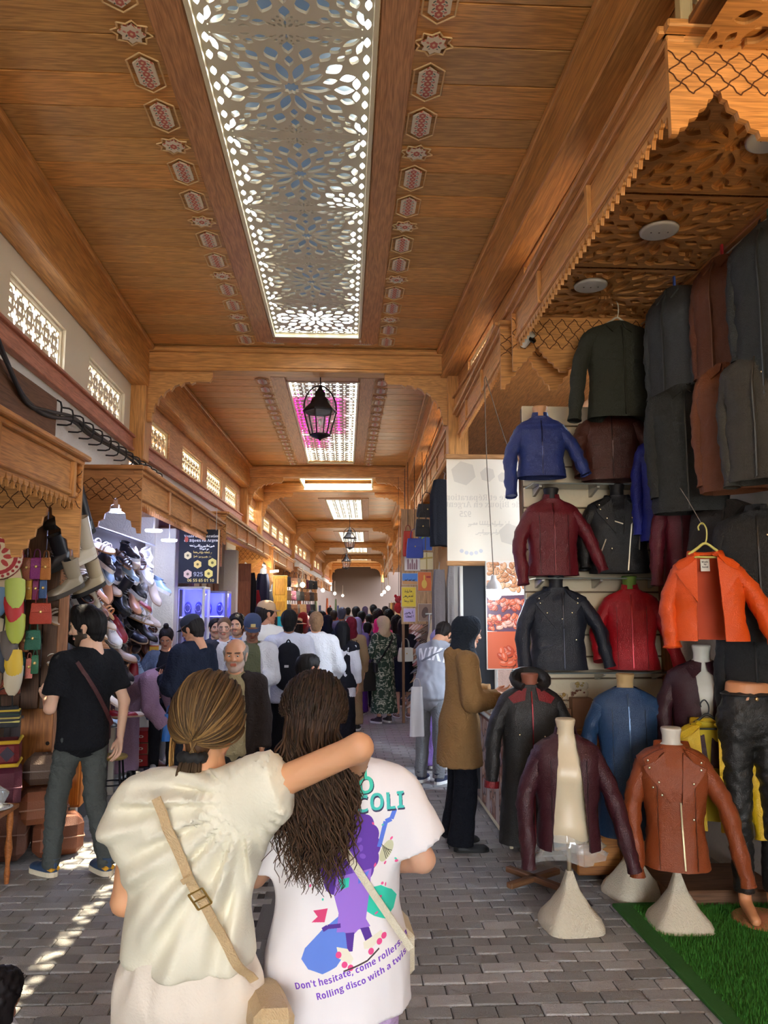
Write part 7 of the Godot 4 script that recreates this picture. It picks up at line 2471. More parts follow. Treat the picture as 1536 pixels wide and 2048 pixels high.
func left_side() -> void:
	# --- street wall fittings: cables, rods, dark board
	var c0:=[Vector3(-2.30,3.62,-4.85),Vector3(-2.32,3.42,-5.2),Vector3(-2.35,3.28,-5.6),Vector3(-2.36,3.29,-6.0),Vector3(-2.38,3.40,-6.65),Vector3(-2.40,3.42,-7.15),Vector3(-2.42,3.43,-8.0),Vector3(-2.44,3.46,-9.0),Vector3(-2.44,3.34,-10.2),Vector3(-2.40,3.36,-11.2),Vector3(-2.3,3.32,-13.5)]
	for k in 3:
		var p:=[]
		for q in c0:p.append(q+Vector3(rng.randf_range(-0.02,0.02),rng.randf_range(-0.03,0.03) - k*0.02,0))
		line_cord("electric_cable",["thick black cable looping along the left wall above the shop canopies, uppermost of three","middle black cable of the bundle along the left wall","lowest black cable of the bundle along the left wall"][k],"cable",smooth(p,5),0.018 - k*0.003,rgb(40,38,40))
	var ties:=thing("cable_ties","row of black cable ties and hooks holding the cables to the white wall","cable tie",Vector3.ZERO)
	for k in 14:
		var z:=-6.3 - k*0.27
		part("tie",Mb.new().tube(smooth([Vector3(-2.44,3.47,z),Vector3(-2.34,3.44,z+0.02),Vector3(-2.36,3.33,z - 0.02),Vector3(-2.47,3.32,z)],3),0.008,5),mat(rgb(34,33,36),0.6),ties)
	for k in 2:
		tag(part("iron_rod",Mb.new().tube(PackedVector3Array([Vector3(-2.5,3.06 - k*0.06,-6.6 - k*0.35),Vector3(-2.26,3.06 - k*0.06,-6.55 - k*0.35)]),0.014,8),mat(rgb(44,40,42),0.6,0.4)),["rusty iron rod sticking out of the white wall, upper left","second iron rod sticking out of the white wall, lower right"][k],"rod")
	tag(part("wall_board",Mb.new().box(Vector3(-2.38,3.2,-5.0),Vector3(0.05,0.52,2.5),0.01),wood(rgb(112,74,48),0.7)),"dark wooden board on the wall above the bag stall","board")
	var mir:=thing("hanging_lamp","dark oval lamp head hanging below the bag stall canopy","lamp",Vector3(-2.02,2.66,-4.6),0.4)
	part("lamp_shell",Mb.new().ball(Vector3.ZERO,Vector3(0.045,0.10,0.06),8),mat(rgb(52,62,66),0.35),mir)
	part("stem",Mb.new().tube(PackedVector3Array([Vector3(0,0.08,0),Vector3(-0.06,0.16,0)]),0.012,6),mat(rgb(50,46,44),0.5),mir)
	# --- bag stall
	var bd:=thing("display_board","dark wooden board hung with leather bags at the left edge","display board",Vector3(-2.50,0.0,-5.86),0.22)
	for k in 6:part("plank",Mb.new().box(Vector3(-0.32+k*0.128,1.78,0),Vector3(0.12,1.5,0.03),0.004),wood(rgb(96,66,46),0.7),bd)
	part("post",Mb.new().box(Vector3(0.40,1.3,0.02),Vector3(0.07,2.6,0.07),0.006),wood(rgb(150,96,56),0.6),bd)
	var P:=func(x:float,y:float,d:float) -> Vector3:return Vector3((x - 680.0)/1538.0*d,1.78 - (y - 1212.0)/1538.0*d,-d)
	var bags:=[
		[40,1112,0.13,0.17,rgb(104,72,124),"purple striped tote bag, leftmost of the upper row of hanging bags"],
		[58,1118,0.10,0.17,rgb(150,84,56),"tan brown bag hanging between the striped and the purple one"],
		[77,1118,0.085,0.155,rgb(132,36,112),"bright purple leather bag in the upper row"],
		[95,1118,0.07,0.16,rgb(182,110,44),"orange leather bag at the right end of the upper row"],
		[56,1160,0.045,0.14,rgb(128,70,50),"narrow brown purse in the second row of hanging bags"],
		[66,1162,0.045,0.14,rgb(206,156,48),"narrow yellow purse in the second row of hanging bags"],
		[78,1162,0.045,0.14,rgb(120,32,84),"narrow plum purse in the second row of hanging bags"],
		[92,1162,0.055,0.13,rgb(54,84,130),"narrow blue purse at the right of the second row"],
		[90,1206,0.15,0.15,rgb(176,58,36),"red orange handbag with clasp hanging in the middle of the board"],
		[78,1258,0.11,0.14,rgb(28,92,70),"green leather purse with brass clasp"],
		[62,1262,0.06,0.14,rgb(140,84,52),"brown purse partly behind the green one"],
		[59,1310,0.055,0.13,rgb(34,112,130),"teal purse in the lowest row of hanging bags"],
		[73,1312,0.05,0.14,rgb(206,120,104),"salmon pink purse in the lowest row of hanging bags"],
		[84,1306,0.05,0.13,rgb(34,96,62),"dark green purse at the right of the lowest row"]]
	for b in bags:handbag("handbag",b[5],P.call(b[0],b[1],5.68),0.25+rng.randf_range(-0.15,0.15),b[4],b[2],b[3],0.045,[],0.7)
	handbag("leather_pouch","flat rust brown leather pouch hanging low on the bag board",P.call(30,1352,5.6),0.3,rgb(146,62,34),0.20,0.10,0.05)
	handbag("striped_bag","black bag with yellow and green stripes standing on the poufs",P.call(30,1402,5.5),0.3,rgb(30,34,40),0.22,0.14,0.1,[rgb(196,170,60),rgb(40,66,56),rgb(176,160,84),rgb(196,186,110)])
	var sl:=[[12,1185,rgb(92,122,152),"blue grey slipper with tan insole at the far left"],[38,1168,rgb(176,190,90),"lime green slipper under the striped tote"],[36,1200,rgb(176,40,40),"red slipper with cream toe, third from the top"],[42,1235,rgb(160,170,60),"olive lime slipper below the red one"],[32,1268,rgb(90,80,74),"dark slipper with cream zigzag"],[40,1305,rgb(206,170,46),"yellow and navy slipper low on the bag board"],[3,1245,rgb(206,190,160),"cream slipper at the left edge of the picture"],[5,1295,rgb(206,96,46),"orange slipper at the left edge of the picture"],[4,1345,rgb(190,160,128),"tan slipper lowest at the left edge"],[44,1332,rgb(190,176,150),"pale slipper under the yellow and navy one"],[22,1290,rgb(44,52,66),"navy slipper next to the yellow and navy one"]]
	for s in sl:
		var o:=slipper(s[3],P.call(s[0],s[1],5.55),Vector3(1.2,0.5+rng.randf_range(-0.5,0.5),rng.randf_range(-0.6,0.6)),s[2])
		o.scale=Vector3.ONE*1.45
	var dim:=blank(128,128,rgb(150,44,44))
	oval(dim,Vector2(64,64),Vector2(60,60),rgb(206,190,160)); oval(dim,Vector2(64,64),Vector2(48,48),rgb(160,40,44)); oval(dim,Vector2(64,64),Vector2(38,38),rgb(206,186,150))
	for k in 24:oval(dim,Vector2(64,64)+Vector2(cos(TAU*k/24),sin(TAU*k/24))*53,Vector2(4,4),rgb(150,40,40))
	for k in 8:oval(dim,Vector2(64,64)+Vector2(cos(TAU*k/8),sin(TAU*k/8))*24,Vector2(11,6),rgb(170,56,50),TAU*k/8)
	var ds:=thing("round_pouf","round red and cream embroidered leather pouf cover hung at the left edge","pouf",P.call(2,1116,5.5),0.4)
	var dm:=Mb.new()
	dm.lathe(path2([0.0,-0.03,0.14,-0.03,0.165,0.0,0.15,0.025,0.0,0.03]),28,Transform3D(Basis(Vector3.RIGHT,PI/2),Vector3.ZERO))
	for k in dm.v.size():dm.u[k]=Vector2(dm.v[k].x/0.34+0.5,0.5 - dm.v[k].y/0.34)
	part("cover",dm,printed(dim,0.7),ds)
	# --- poufs and boxes below
	var pf:=thing("pouf","square red pouf with yellow piping and dark diamonds at the foot of the bag board","pouf",Vector3(-2.33,0.80,-5.5),0.3)
	part("pouf_body",Mb.new().box(Vector3(0,0,0),Vector3(0.25,0.16,0.25),0.03),leather(rgb(110,28,34),0.6),pf)
	for s in [-1,1]:
		part("piping",Mb.new().tube(PackedVector3Array([Vector3(-0.12,s*0.075,0.12),Vector3(0.12,s*0.075,0.12),Vector3(0.12,s*0.075,-0.12)]),0.014,6),mat(rgb(206,170,44),0.7),pf)
		part("diamond",Mb.new().prism(path2([0,0.05,0.045,0,0,-0.05,-0.045,0]),0.01,xf(Vector3(s*0.055,0,0.125))),mat(rgb(40,30,48),0.7),pf)
	var low:=[[Vector3(-2.40,0.56,-5.6),Vector3(0.34,0.30,0.34),rgb(84,26,44),"plum leather cube under the red pouf"],[Vector3(-2.16,0.62,-5.85),Vector3(0.26,0.20,0.26),rgb(92,70,56),"brown leather pouf with carved dots beside the plum cube"],[Vector3(-2.14,0.38,-5.8),Vector3(0.32,0.22,0.3),rgb(126,70,40),"rust brown pouf in the middle of the stack"],[Vector3(-2.40,0.22,-5.75),Vector3(0.36,0.36,0.34),rgb(96,54,36),"dark brown pouf at the bottom of the stack"],[Vector3(-2.08,0.14,-5.95),Vector3(0.34,0.26,0.3),rgb(110,60,36),"chestnut pouf on the ground behind the walking man"]]
	for q in low:
		var o:=thing("pouf",q[3],"pouf",q[0],rng.randf_range(0.1,0.5))
		part("pouf_body",Mb.new().box(Vector3.ZERO,q[1],0.05),leather(q[2],0.6),o)
		part("seam",Mb.new().tube(PackedVector3Array([Vector3(-q[1].x/2,0,q[1].z/2),Vector3(q[1].x/2,0,q[1].z/2),Vector3(q[1].x/2,0,-q[1].z/2)]),0.006,5),leather(q[2].lightened(0.2),0.6),o)
		part("button",Mb.new().ball(Vector3(0,q[1].y/2,0),Vector3(0.02,0.01,0.02),5),leather(q[2].darkened(0.2),0.6),o)
	var cab:=thing("wooden_cabinet","orange pine cabinet door with a finger hole behind the walking man","cabinet",Vector3(-2.24,0.48,-6.12),0.1)
	part("cabinet_body",Mb.new().box(Vector3(0,0.22,-0.1),Vector3(0.50,0.86,0.2),0.006),wood(rgb(176,110,48),0.5),cab)
	part("door",Mb.new().box(Vector3(-0.1,0.22,0.012),Vector3(0.27,0.82,0.02),0.006),wood(rgb(190,118,48),0.45),cab)
	part("door",Mb.new().box(Vector3(0.14,0.13,0.02),Vector3(0.2,0.64,0.02),0.006),wood(rgb(196,124,40),0.45),cab)
	part("finger_hole",Mb.new().ball(Vector3(0.0,0.27,0.023),Vector3(0.015,0.015,0.004),5),mat(rgb(40,24,14)),cab)
	# --- little trinket table in the near left corner
	var tb:=thing("trinket_table","low table with turned orange legs in the near left corner","table",Vector3(-2.34,0.0,-5.2))
	part("tabletop",Mb.new().box(Vector3(0,0.48,0),Vector3(0.42,0.03,0.34),0.006),wood(rgb(176,116,70),0.6),tb)
	for x in [-0.17,0.17]:
		for z in [-0.13,0.13]:part("leg",Mb.new().lathe(path2([0.014,0.0,0.02,0.06,0.014,0.12,0.026,0.22,0.016,0.3,0.022,0.38,0.018,0.47]),10,Transform3D(Basis.IDENTITY,Vector3(x,0,z))),wood(rgb(196,120,60),0.5),tb)
	var gl:=thing("glass_bowl","faceted clear glass bowl with pointed lid on the trinket table","glass bowl",Vector3(-2.22,0.50,-5.21))
	part("bowl",Mb.new().lathe(path2([0.0,0.0,0.07,0.0,0.095,0.012,0.05,0.02,0.085,0.09,0.0,0.16]),8),glass(Color(0.9,0.95,0.97,0.22)),gl)
	part("dish",Mb.new().lathe(path2([0.0,-0.005,0.08,-0.004,0.11,0.006,0.1,0.01,0.0,0.004]),24),mat(rgb(206,206,200),0.2),gl)
	var tr:=[[Vector3(-2.28,0.525,-5.10),Vector3(0.05,0.06,0.05),rgb(226,186,40),"yellow box toy on the trinket table"],[Vector3(-2.38,0.52,-5.12),Vector3(0.09,0.05,0.06),rgb(170,120,70),"brass coloured trinket on the trinket table"],[Vector3(-2.42,0.525,-5.26),Vector3(0.08,0.06,0.07),rgb(206,206,210),"silver trinket on the trinket table"]]
	for q in tr:
		var o:=thing("trinket",q[3],"trinket",q[0])
		part("trinket_body",Mb.new().box(Vector3.ZERO,q[1],0.012),mat(q[2],0.4),o)
		part("knob",Mb.new().ball(Vector3(0,q[1].y/2+0.008,0),Vector3(0.012,0.012,0.012),5),mat(q[2].lightened(0.3),0.3,0.4),o)
	var fan_o:=thing("hand_fan","folded orange wooden spatula lying over the edge of the trinket table","utensil",Vector3(-2.2,0.502,-5.07),0.4)
	part("blade",Mb.new().box(Vector3(0,0,0.02),Vector3(0.045,0.008,0.09),0.003),wood(rgb(206,126,66),0.5),fan_o)
	part("handle",Mb.new().tube(PackedVector3Array([Vector3(0,0,-0.02),Vector3(0,0.004,-0.14)]),0.008,6),wood(rgb(206,126,66),0.5),fan_o)
	var im:=blank(128,160,rgb(214,206,190))
	fill(im,path2([30,10,128,0,128,60,30,74]),rgb(236,196,40)); fill(im,path2([0,90,128,66,128,130,0,160]),rgb(52,110,180)); script_line(im,Vector2(80,40),50,18,rgb(40,60,60),9)
	var cb:=thing("printed_carton","blue and yellow printed carton on the ground at the left edge","carton",Vector3(-2.36,0.18,-4.88),0.5)
	part("carton_body",Mb.new().box(Vector3(0,0,0),Vector3(0.30,0.36,0.26),0.006),mat(rgb(206,200,186),0.7),cb)
	var cp:=Mb.new(); cp.quad01(Vector3(0.151,-0.17,0.12),Vector3(0.151,-0.17,-0.12),Vector3(0.151,0.17,-0.12),Vector3(0.151,0.17,0.12))
	part("print",cp,printed(im,0.5),cb)
	var cp2:=Mb.new(); cp2.quad01(Vector3(-0.14,-0.17,0.131),Vector3(0.14,-0.17,0.131),Vector3(0.14,0.17,0.131),Vector3(-0.14,0.17,0.131))
	part("print",cp2,printed(im,0.5),cb)
	shoe_stall()
	left_far()

func shoe_stall() -> void:
	var bd:=thing("shoe_board","tall dark board along the street covered with hanging shoes","display board",Vector3(-2.46,0.0,-7.7))
	part("board",Mb.new().box(Vector3(0,1.55,0),Vector3(0.05,2.0,3.6),0.008),mat(rgb(70,62,62),0.8),bd)
	part("rail",Mb.new().tube(PackedVector3Array([Vector3(0.16,2.52,1.6),Vector3(0.18,2.50,-1.6)]),0.012,8),mat(rgb(196,196,200),0.3,0.8),bd)
	for k in 9:part("board_batten",Mb.new().box(Vector3(0.035,0.95+k*0.175,0),Vector3(0.02,0.02,3.5),0.003),mat(rgb(120,112,110),0.5,0.4),bd)
	var kinds:=[
		["boot",rgb(24,24,28),rgb(20,20,22),"black ankle boot"],["sneaker",rgb(226,224,222),rgb(236,234,230),"white sneaker"],["heel",rgb(206,150,120),rgb(120,80,60),"tan heeled shoe"],
		["flat",rgb(36,38,56),rgb(196,170,140),"navy flat shoe"],["sandal",rgb(196,140,96),rgb(206,170,130),"tan strapped sandal"],["sneaker",rgb(32,34,46),rgb(230,228,226),"black sneaker with white sole"],
		["heel",rgb(28,26,30),rgb(30,26,26),"black heeled shoe"],["flat",rgb(150,30,46),rgb(190,160,130),"crimson flat shoe"],["sandal",rgb(216,206,196),rgb(190,150,110),"white strapped sandal"],
		["flat",rgb(196,176,156),rgb(160,120,90),"beige flat shoe"],["boot",rgb(110,66,46),rgb(60,40,30),"brown ankle boot"],["sneaker",rgb(150,176,206),rgb(236,236,236),"light blue sneaker"],["heel",rgb(222,206,196),rgb(196,170,150),"cream heeled shoe"],["sandal",rgb(60,44,40),rgb(150,110,80),"dark brown sandal"]]
	var near_boots:=[
		[Vector3(-1.98,2.36,-6.2),"tall",rgb(26,26,30),rgb(18,18,20),"black knee boot hung at the top of the shoe stall",1.15],[Vector3(-2.02,2.46,-6.0),"boot",rgb(30,30,34),rgb(18,18,20),"black boot hanging beside the knee boot, highest of all",1.1],
		[Vector3(-1.93,2.16,-6.1),"tall",rgb(206,196,176),rgb(214,206,190),"cream white laced boot hanging at the top near the black ones",1.0],[Vector3(-1.98,1.93,-6.0),"boot",rgb(150,138,118),rgb(70,64,58),"grey beige ankle boot, left of a pair in the middle of the wall",1.05],
		[Vector3(-1.94,1.95,-6.4),"boot",rgb(176,160,130),rgb(40,38,38),"sand coloured ankle boot with dark sole, right of the pair",1.05],[Vector3(-2.05,1.74,-6.7),"tall",rgb(140,126,104),rgb(90,80,66),"olive beige boot hanging above the bearded man's head",1.0],
		[Vector3(-2.06,2.10,-5.95),"boot",rgb(24,26,34),rgb(20,20,22),"black boot at the left end of the shoe wall",1.1],[Vector3(-2.02,1.60,-6.1),"boot",rgb(22,22,26),rgb(18,18,20),"black boot low at the left end of the shoe wall",1.1]]
	for b in near_boots:
		var bb:=Basis(Vector3.UP,-1.15+rng.randf_range(-0.2,0.2))*Basis(Vector3.RIGHT,0.4)*Basis(Vector3.BACK,-0.35)
		shoe(b[1],b[2],b[3],b[4],b[0],bb,"",b[5])
	for r in 9:
		for c in 15:
			var kd:Array=kinds[(r*7+c*5+rng.randi() % 3) % kinds.size()]
			if c>11 and r>3:kd=kinds[[1,11,12,1][rng.randi() % 4]]
			if r==0 and c<3:continue
			if c<2 and r>5:continue
			var z:=-6.2 - c*0.215+rng.randf_range(-0.04,0.04)+(0.1 if r % 2 else 0.0)
			var y:=1.02+r*0.165+rng.randf_range(-0.025,0.025)
			var bb:=Basis(Vector3.UP,rng.randf_range(-0.1,1.5))*Basis(Vector3.RIGHT,rng.randf_range(0.35,1.0))*Basis(Vector3.BACK,rng.randf_range(-0.5,0.5))
			shoe(kd[0],kd[1],kd[2],"%s on shoe wall, %s row up, %s from near end" % [kd[3],ORD[r],ORD[c]],Vector3(-2.36+rng.randf_range(0.0,0.10),y,z),bb,"shoes on the shoe wall",1.14)
	# table of shoes under the wall
	var tb:=thing("shoe_table","low trestle table heaped with shoes below the shoe wall","table",Vector3(-2.42,0.0,-7.2))
	part("tabletop",Mb.new().box(Vector3(0,0.70,0),Vector3(0.50,0.03,1.2),0.006),wood(rgb(150,104,66),0.6),tb)
	for x in [-0.2,0.2]:
		for z in [-0.5,0.5]:part("leg",Mb.new().box(Vector3(x,0.34,z),Vector3(0.05,0.68,0.05),0.005),mat(rgb(222,216,200),0.7),tb)
	for r in 3:
		for c in 5:
			var kd:Array=kinds[(r*3+c*5) % kinds.size()]
			shoe(kd[0],kd[1],kd[2],"%s on shoe table, %s row, %s from near end" % [kd[3],["wall-side","middle","street-side"][r],ORD[c]],Vector3(-2.52+r*0.16,0.72+(0.03 if c % 3==0 else 0.0),-6.8 - c*0.22),Basis(Vector3.UP,rng.randf_range(0.6,2.2)),"shoes on the shoe table")
	for k in 6:
		var kd:Array=kinds[[0,5,6,13,3,10][k]]
		shoe(kd[0],kd[1],kd[2],"%s under the shoe table, %s from near end" % [kd[3],ORD[k]],Vector3(-2.1+rng.randf_range(-0.1,0.1),0.0,-7.6 - k*0.26),Basis(Vector3.UP,rng.randf_range(0.3,2.2)),"shoes under the shoe table")
	var bx:=blank(128,96,rgb(196,30,36))
	letter(bx,"polo",Vector2(64,48),34,rgb(240,230,226),0.0)
	for k in 3:
		var o:=thing("shoe_carton",["red carton with white lettering at the bottom of the stack by the toddler","red carton in the middle of the stack by the toddler","topmost red carton of the stack by the toddler"][k],"carton",Vector3(-2.36,0.075+k*0.13,-9.05),0.1)
		part("carton_body",Mb.new().box(Vector3.ZERO,Vector3(0.34,0.125,0.26),0.004),mat([rgb(176,34,36),rgb(150,110,80),rgb(186,36,40)][k],0.6),o)
		var q:=Mb.new(); q.quad01(Vector3(-0.16,-0.055,0.1315),Vector3(0.16,-0.055,0.1315),Vector3(0.16,0.055,0.1315),Vector3(-0.16,0.055,0.1315))
		part("print",q,printed(bx,0.5),o)
	for k in 2:
		var s:=blank(96,128,[rgb(232,230,236),rgb(226,176,40)][k])
		letter(s,"50",Vector2(48,70),46,[rgb(120,24,60),rgb(190,30,30)][k])
		if k==0:letter(s,"PROMO",Vector2(48,24),15,rgb(90,60,150)); letter(s,"SOLDES",Vector2(48,110),14,rgb(90,60,150))
		else:fill(s,path2([0,0,96,0,96,10,0,10]),rgb(200,60,30)); fill(s,path2([0,118,96,118,96,128,0,128]),rgb(200,60,30))
		var o:=thing("price_sign",["white price card reading 50 at the end of the shoe wall","yellow price card reading 50 below the white one"][k],"sign",Vector3(-2.10,1.42 - k*0.135,-8.72),0.15)
		part("card",Mb.new().box(Vector3(0,0,-0.003),Vector3(0.10,0.13 if k==0 else 0.12,0.004),0.001),mat(rgb(230,226,220),0.6),o)
		var q:=Mb.new(); q.quad01(Vector3(-0.05,-0.062,0),Vector3(0.05,-0.062,0),Vector3(0.05,0.062,0),Vector3(-0.05,0.062,0))
		part("print",q,printed(s,0.5),o)
		part("string",Mb.new().tube(PackedVector3Array([Vector3(0,0.06,-0.003),Vector3(0,0.12,-0.003),Vector3(-0.2,0.16,-0.02)]),0.002,4),mat(rgb(200,200,200)),o)
	var st:=thing("stool","round stool with yellow wooden seat and thin black legs","stool",Vector3(-2.16,0.0,-7.55))
	part("seat",Mb.new().lathe(path2([0.0,0.36,0.12,0.36,0.13,0.372,0.13,0.385,0.12,0.395,0.0,0.395]),28),wood(rgb(206,176,96),0.5),st)
	for a in 4:part("leg",Mb.new().tube(PackedVector3Array([Vector3(cos(a*PI/2+0.7)*0.10,0.36,sin(a*PI/2+0.7)*0.10),Vector3(cos(a*PI/2+0.7)*0.135,0.0,sin(a*PI/2+0.7)*0.135)]),0.010,8),mat(rgb(26,26,30),0.5,0.3),st)
	part("ring",Mb.new().tube(PackedVector3Array(range(0,21).map(func(k):return Vector3(cos(TAU*k/20)*0.122,0.14,sin(TAU*k/20)*0.122))),0.007,6,false),mat(rgb(26,26,30),0.5,0.3),st)
	tag(part("plastic_bag",wrap_sheet(),glass(Color(0.92,0.95,0.98,0.3)),null,xf(Vector3(-2.3,0.11,-7.9),0.4)),"crumpled clear plastic bag on the ground behind the stool","plastic")
	# lamps over the shoes: flat LED discs hung on short rods
	var lp:=[Vector3(-2.03,2.63,-6.95),Vector3(-2.06,2.59,-8.35),Vector3(-2.05,2.545,-9.05)]
	for k in 3:
		var o:=thing("led_lamp",["nearest cold white LED disc lamp over the shoe wall","middle cold white LED disc lamp over the shoe wall","farthest cold white LED disc lamp, by the pale pillar"][k],"lamp",lp[k],0,"cold white lamps over the shoes")
		part("lamp_disc",Mb.new().lathe(path2([0.0,-0.02,0.085,-0.018,0.092,-0.005,0.09,0.006,0.0,0.008]),24),glow(rgb(214,222,255),7.0),o)
		part("lamp_rod",Mb.new().tube(PackedVector3Array([Vector3(0,0.006,0),Vector3(0,0.36,0)]),0.006,6),mat(rgb(210,210,214),0.4),o)
		lamp(lp[k]+Vector3(0,-0.05,0),Color(0.72,0.78,1.0),0.5,0.09)

func left_far() -> void:
	var pl:=surf(rgb(236,230,214),0.85,"plaster",0.3,0.5)
	var p0:=struct("trim_1","pale plastered pillar at the far end of the shoe wall","pillar")
	part("pillar",Mb.new().box(Vector3(-2.36,1.38,-9.95),Vector3(0.42,2.76,0.22),0.01),pl,p0)
	var p1:=struct("trim_2","pale pillar beyond the jewellery cases","pillar")
	part("pillar",Mb.new().box(Vector3(-2.10,1.4,-14.3),Vector3(0.24,2.8,0.24),0.01),pl,p1)
	# black banner of the silversmith
	var im:=blank(384,512,rgb(28,29,40))
	letter(im,"Vente et Réparation",Vector2(212,62),26,rgb(240,238,232),-0.02,true,true)
	letter(im,"de Bijoux en Argent",Vector2(212,104),26,rgb(240,238,232),-0.02,true,true)
	script_line(im,Vector2(225,158),250,20,rgb(240,238,232),5); script_line(im,Vector2(240,186),90,18,rgb(240,238,232),6)
	script_line(im,Vector2(225,222),180,18,rgb(206,176,100),7); script_line(im,Vector2(225,262),170,16,rgb(206,176,100),8)
	for q in [[80,250,40,rgb(214,196,150)],[178,335,42,rgb(222,190,110)],[322,318,46,rgb(214,196,110)],[84,430,44,rgb(206,176,160)],[288,424,46,rgb(222,200,110)]]:
		oval(im,Vector2(q[0],q[1]),Vector2(q[2],q[2]),q[3],0.5,6)
		oval(im,Vector2(q[0],q[1]),Vector2(q[2],q[2])*0.3,q[3].darkened(0.5),0.3,12)
	oval(im,Vector2(62,92),Vector2(20,30),rgb(190,90,70),0,8)
	letter(im,"925",Vector2(186,430),44,rgb(150,150,160))
	letter(im,"06 55 65 01 10",Vector2(212,490),30,rgb(214,190,110))
	var bn:=thing("shop_banner","black cloth banner with gold hexagons and white lettering hanging from the canopy","banner",Vector3(-1.83,2.40,-9.75),0.12)
	part("banner_back",Mb.new().box(Vector3(0,0,-0.006),Vector3(0.50,0.68,0.01),0.002),mat(rgb(34,32,40),0.8),bn)
	var q:=Mb.new(); q.quad01(Vector3(-0.24,-0.33,0.0),Vector3(0.24,-0.33,0.0),Vector3(0.24,0.33,0.0),Vector3(-0.24,0.33,0.0))
	part("banner_print",q,printed(im,0.8),bn)
	part("border",Mb.new().box(Vector3(0.235,0,0.003),Vector3(0.02,0.68,0.006),0.002),mat(rgb(206,170,120),0.7),bn)
	for x in [-0.2,0.2]:part("cord",Mb.new().tube(PackedVector3Array([Vector3(x,0.33,0),Vector3(x,0.62,0)]),0.004,5),mat(rgb(200,200,200)),bn)
	# jewellery cases with blue light
	var blue:=Color(0.25,0.28,1.0)
	var cases:=[[Vector3(-2.05,0,-10.6),0.34,2.02,"white-framed glass jewellery case beside the pale pillar"],[Vector3(-1.92,0,-11.5),0.40,1.98,"second glass jewellery case glowing bright blue inside"]]
	for k in 2:
		var c:Array=cases[k]
		var o:=thing("display_case",c[3],"display case",c[0],0.0)
		var w:float=c[1]; var h:float=c[2]
		var fr:=Mb.new()
		for x in [-w/2,w/2]:
			for z in [-0.2,0.2]:fr.box(Vector3(x,h/2,z),Vector3(0.035,h,0.035),0.004)
		for y in [0.85,h]:
			for z in [-0.2,0.2]:fr.box(Vector3(0,y,z),Vector3(w,0.035,0.035),0.004)
			for x in [-w/2,w/2]:fr.box(Vector3(x,y,0),Vector3(0.035,0.035,0.4),0.004)
		part("case_frame",fr,mat(rgb(232,230,222) if k==0 else rgb(150,150,190),0.4),o)
		part("base_cabinet",Mb.new().box(Vector3(0,0.42,0),Vector3(w,0.84,0.4),0.006),mat(rgb(206,204,200),0.5),o)
		var g:=Mb.new()
		g.quad(Vector3(-w/2,0.87,0.2),Vector3(w/2,0.87,0.2),Vector3(w/2,h,0.2),Vector3(-w/2,h,0.2))
		g.quad(Vector3(w/2,0.87,0.2),Vector3(w/2,0.87,-0.2),Vector3(w/2,h,-0.2),Vector3(w/2,h,0.2))
		part("pane",g,glass(Color(0.9,0.92,1.0,0.1)),o)
		part("case_back",Mb.new().box(Vector3(0,(h+0.87)/2,-0.19),Vector3(w,h - 0.87,0.01)),mat(rgb(170,170,196),0.6),o)
		for s in 3:
			var y:=0.9+s*0.36
			part("glass_shelf",Mb.new().box(Vector3(0,y,0),Vector3(w - 0.04,0.012,0.36),0.002),mat(rgb(170,176,206),0.2),o)
			part("light_strip",Mb.new().box(Vector3(0,y+0.012,0.17),Vector3(w - 0.06,0.010,0.012)),glow(rgb(120,120,255),6.0),o)
			for b in 2:
				var bp:=Mb.new()
				bp.ball(Vector3(0,0.11,0),Vector3(0.05,0.10,0.02),6)
				part("necklace_bust",bp,mat(rgb(40,40,110),0.5),o,xf(Vector3((b - 0.5)*w*0.42,y+0.01,0.0)))
				part("necklace",Mb.new().tube(PackedVector3Array(range(0,13).map(func(i):return Vector3(sin(TAU*i/12)*0.036,0.12+cos(TAU*i/12)*0.05,0.024))),0.004,5,false),mat(rgb(220,220,240),0.2,0.8),o,xf(Vector3((b - 0.5)*w*0.42,y+0.01,0.0)))
		lamp(c[0]+Vector3(0,h - 0.1,0.05),blue,0.22+0.1*k,0.05,"case_lamp")
	# shutters, doors and clothes further along
	var bw:=wood(rgb(128,78,52),0.6)
	for k in 4:
		var o:=struct("door_%d" % (k+1),"brown wooden shop shutter on the left side","door")
		var z:=-11.9 - k*0.62
		part("door_leaf",Mb.new().box(Vector3(-2.30,1.3,z),Vector3(0.05,2.4,0.56),0.006),bw,o)
		for y in [0.7,1.5,2.1]:part("panel",Mb.new().box(Vector3(-2.27,y,z),Vector3(0.02,0.5,0.42),0.008),wood(rgb(142,88,58),0.55),o)
	var wr:=thing("wardrobe_door","open reddish wooden door leaf before the dark clothes shop","door",Vector3(-1.98,0.0,-15.1),0.2)
	part("leaf",Mb.new().box(Vector3(0,1.4,0),Vector3(0.30,2.4,0.04),0.006),wood(rgb(150,84,50),0.55),wr)
	for y in [0.8,1.9]:part("panel",Mb.new().box(Vector3(0,y,0.024),Vector3(0.2,0.7,0.012),0.005),wood(rgb(164,94,56),0.55),wr)
	for k in 6:hung_cloth(["black suit jacket","dark red jacket","black coat","navy jacket","grey striped jacket","white-edged black jacket"][k]+" hanging in the dark clothes shop on the left","jacket","hanging_jacket",Vector3(-1.96+k*0.075,2.45 - (k % 3)*0.35,-15.9 - k*0.15),0.3,0.3,0.85,[rgb(24,24,30),rgb(120,24,34),rgb(20,20,24),rgb(34,38,60),rgb(70,70,80),rgb(40,40,46)][k],4)
	var yd:=thing("yellow_door","yellow carved wooden door leaf open to the street on the left","door",Vector3(-1.44,0.0,-17.2),0.15)
	part("leaf",Mb.new().box(Vector3(0,1.35,0),Vector3(0.32,2.2,0.045),0.006),wood(rgb(222,168,52),0.5),yd)
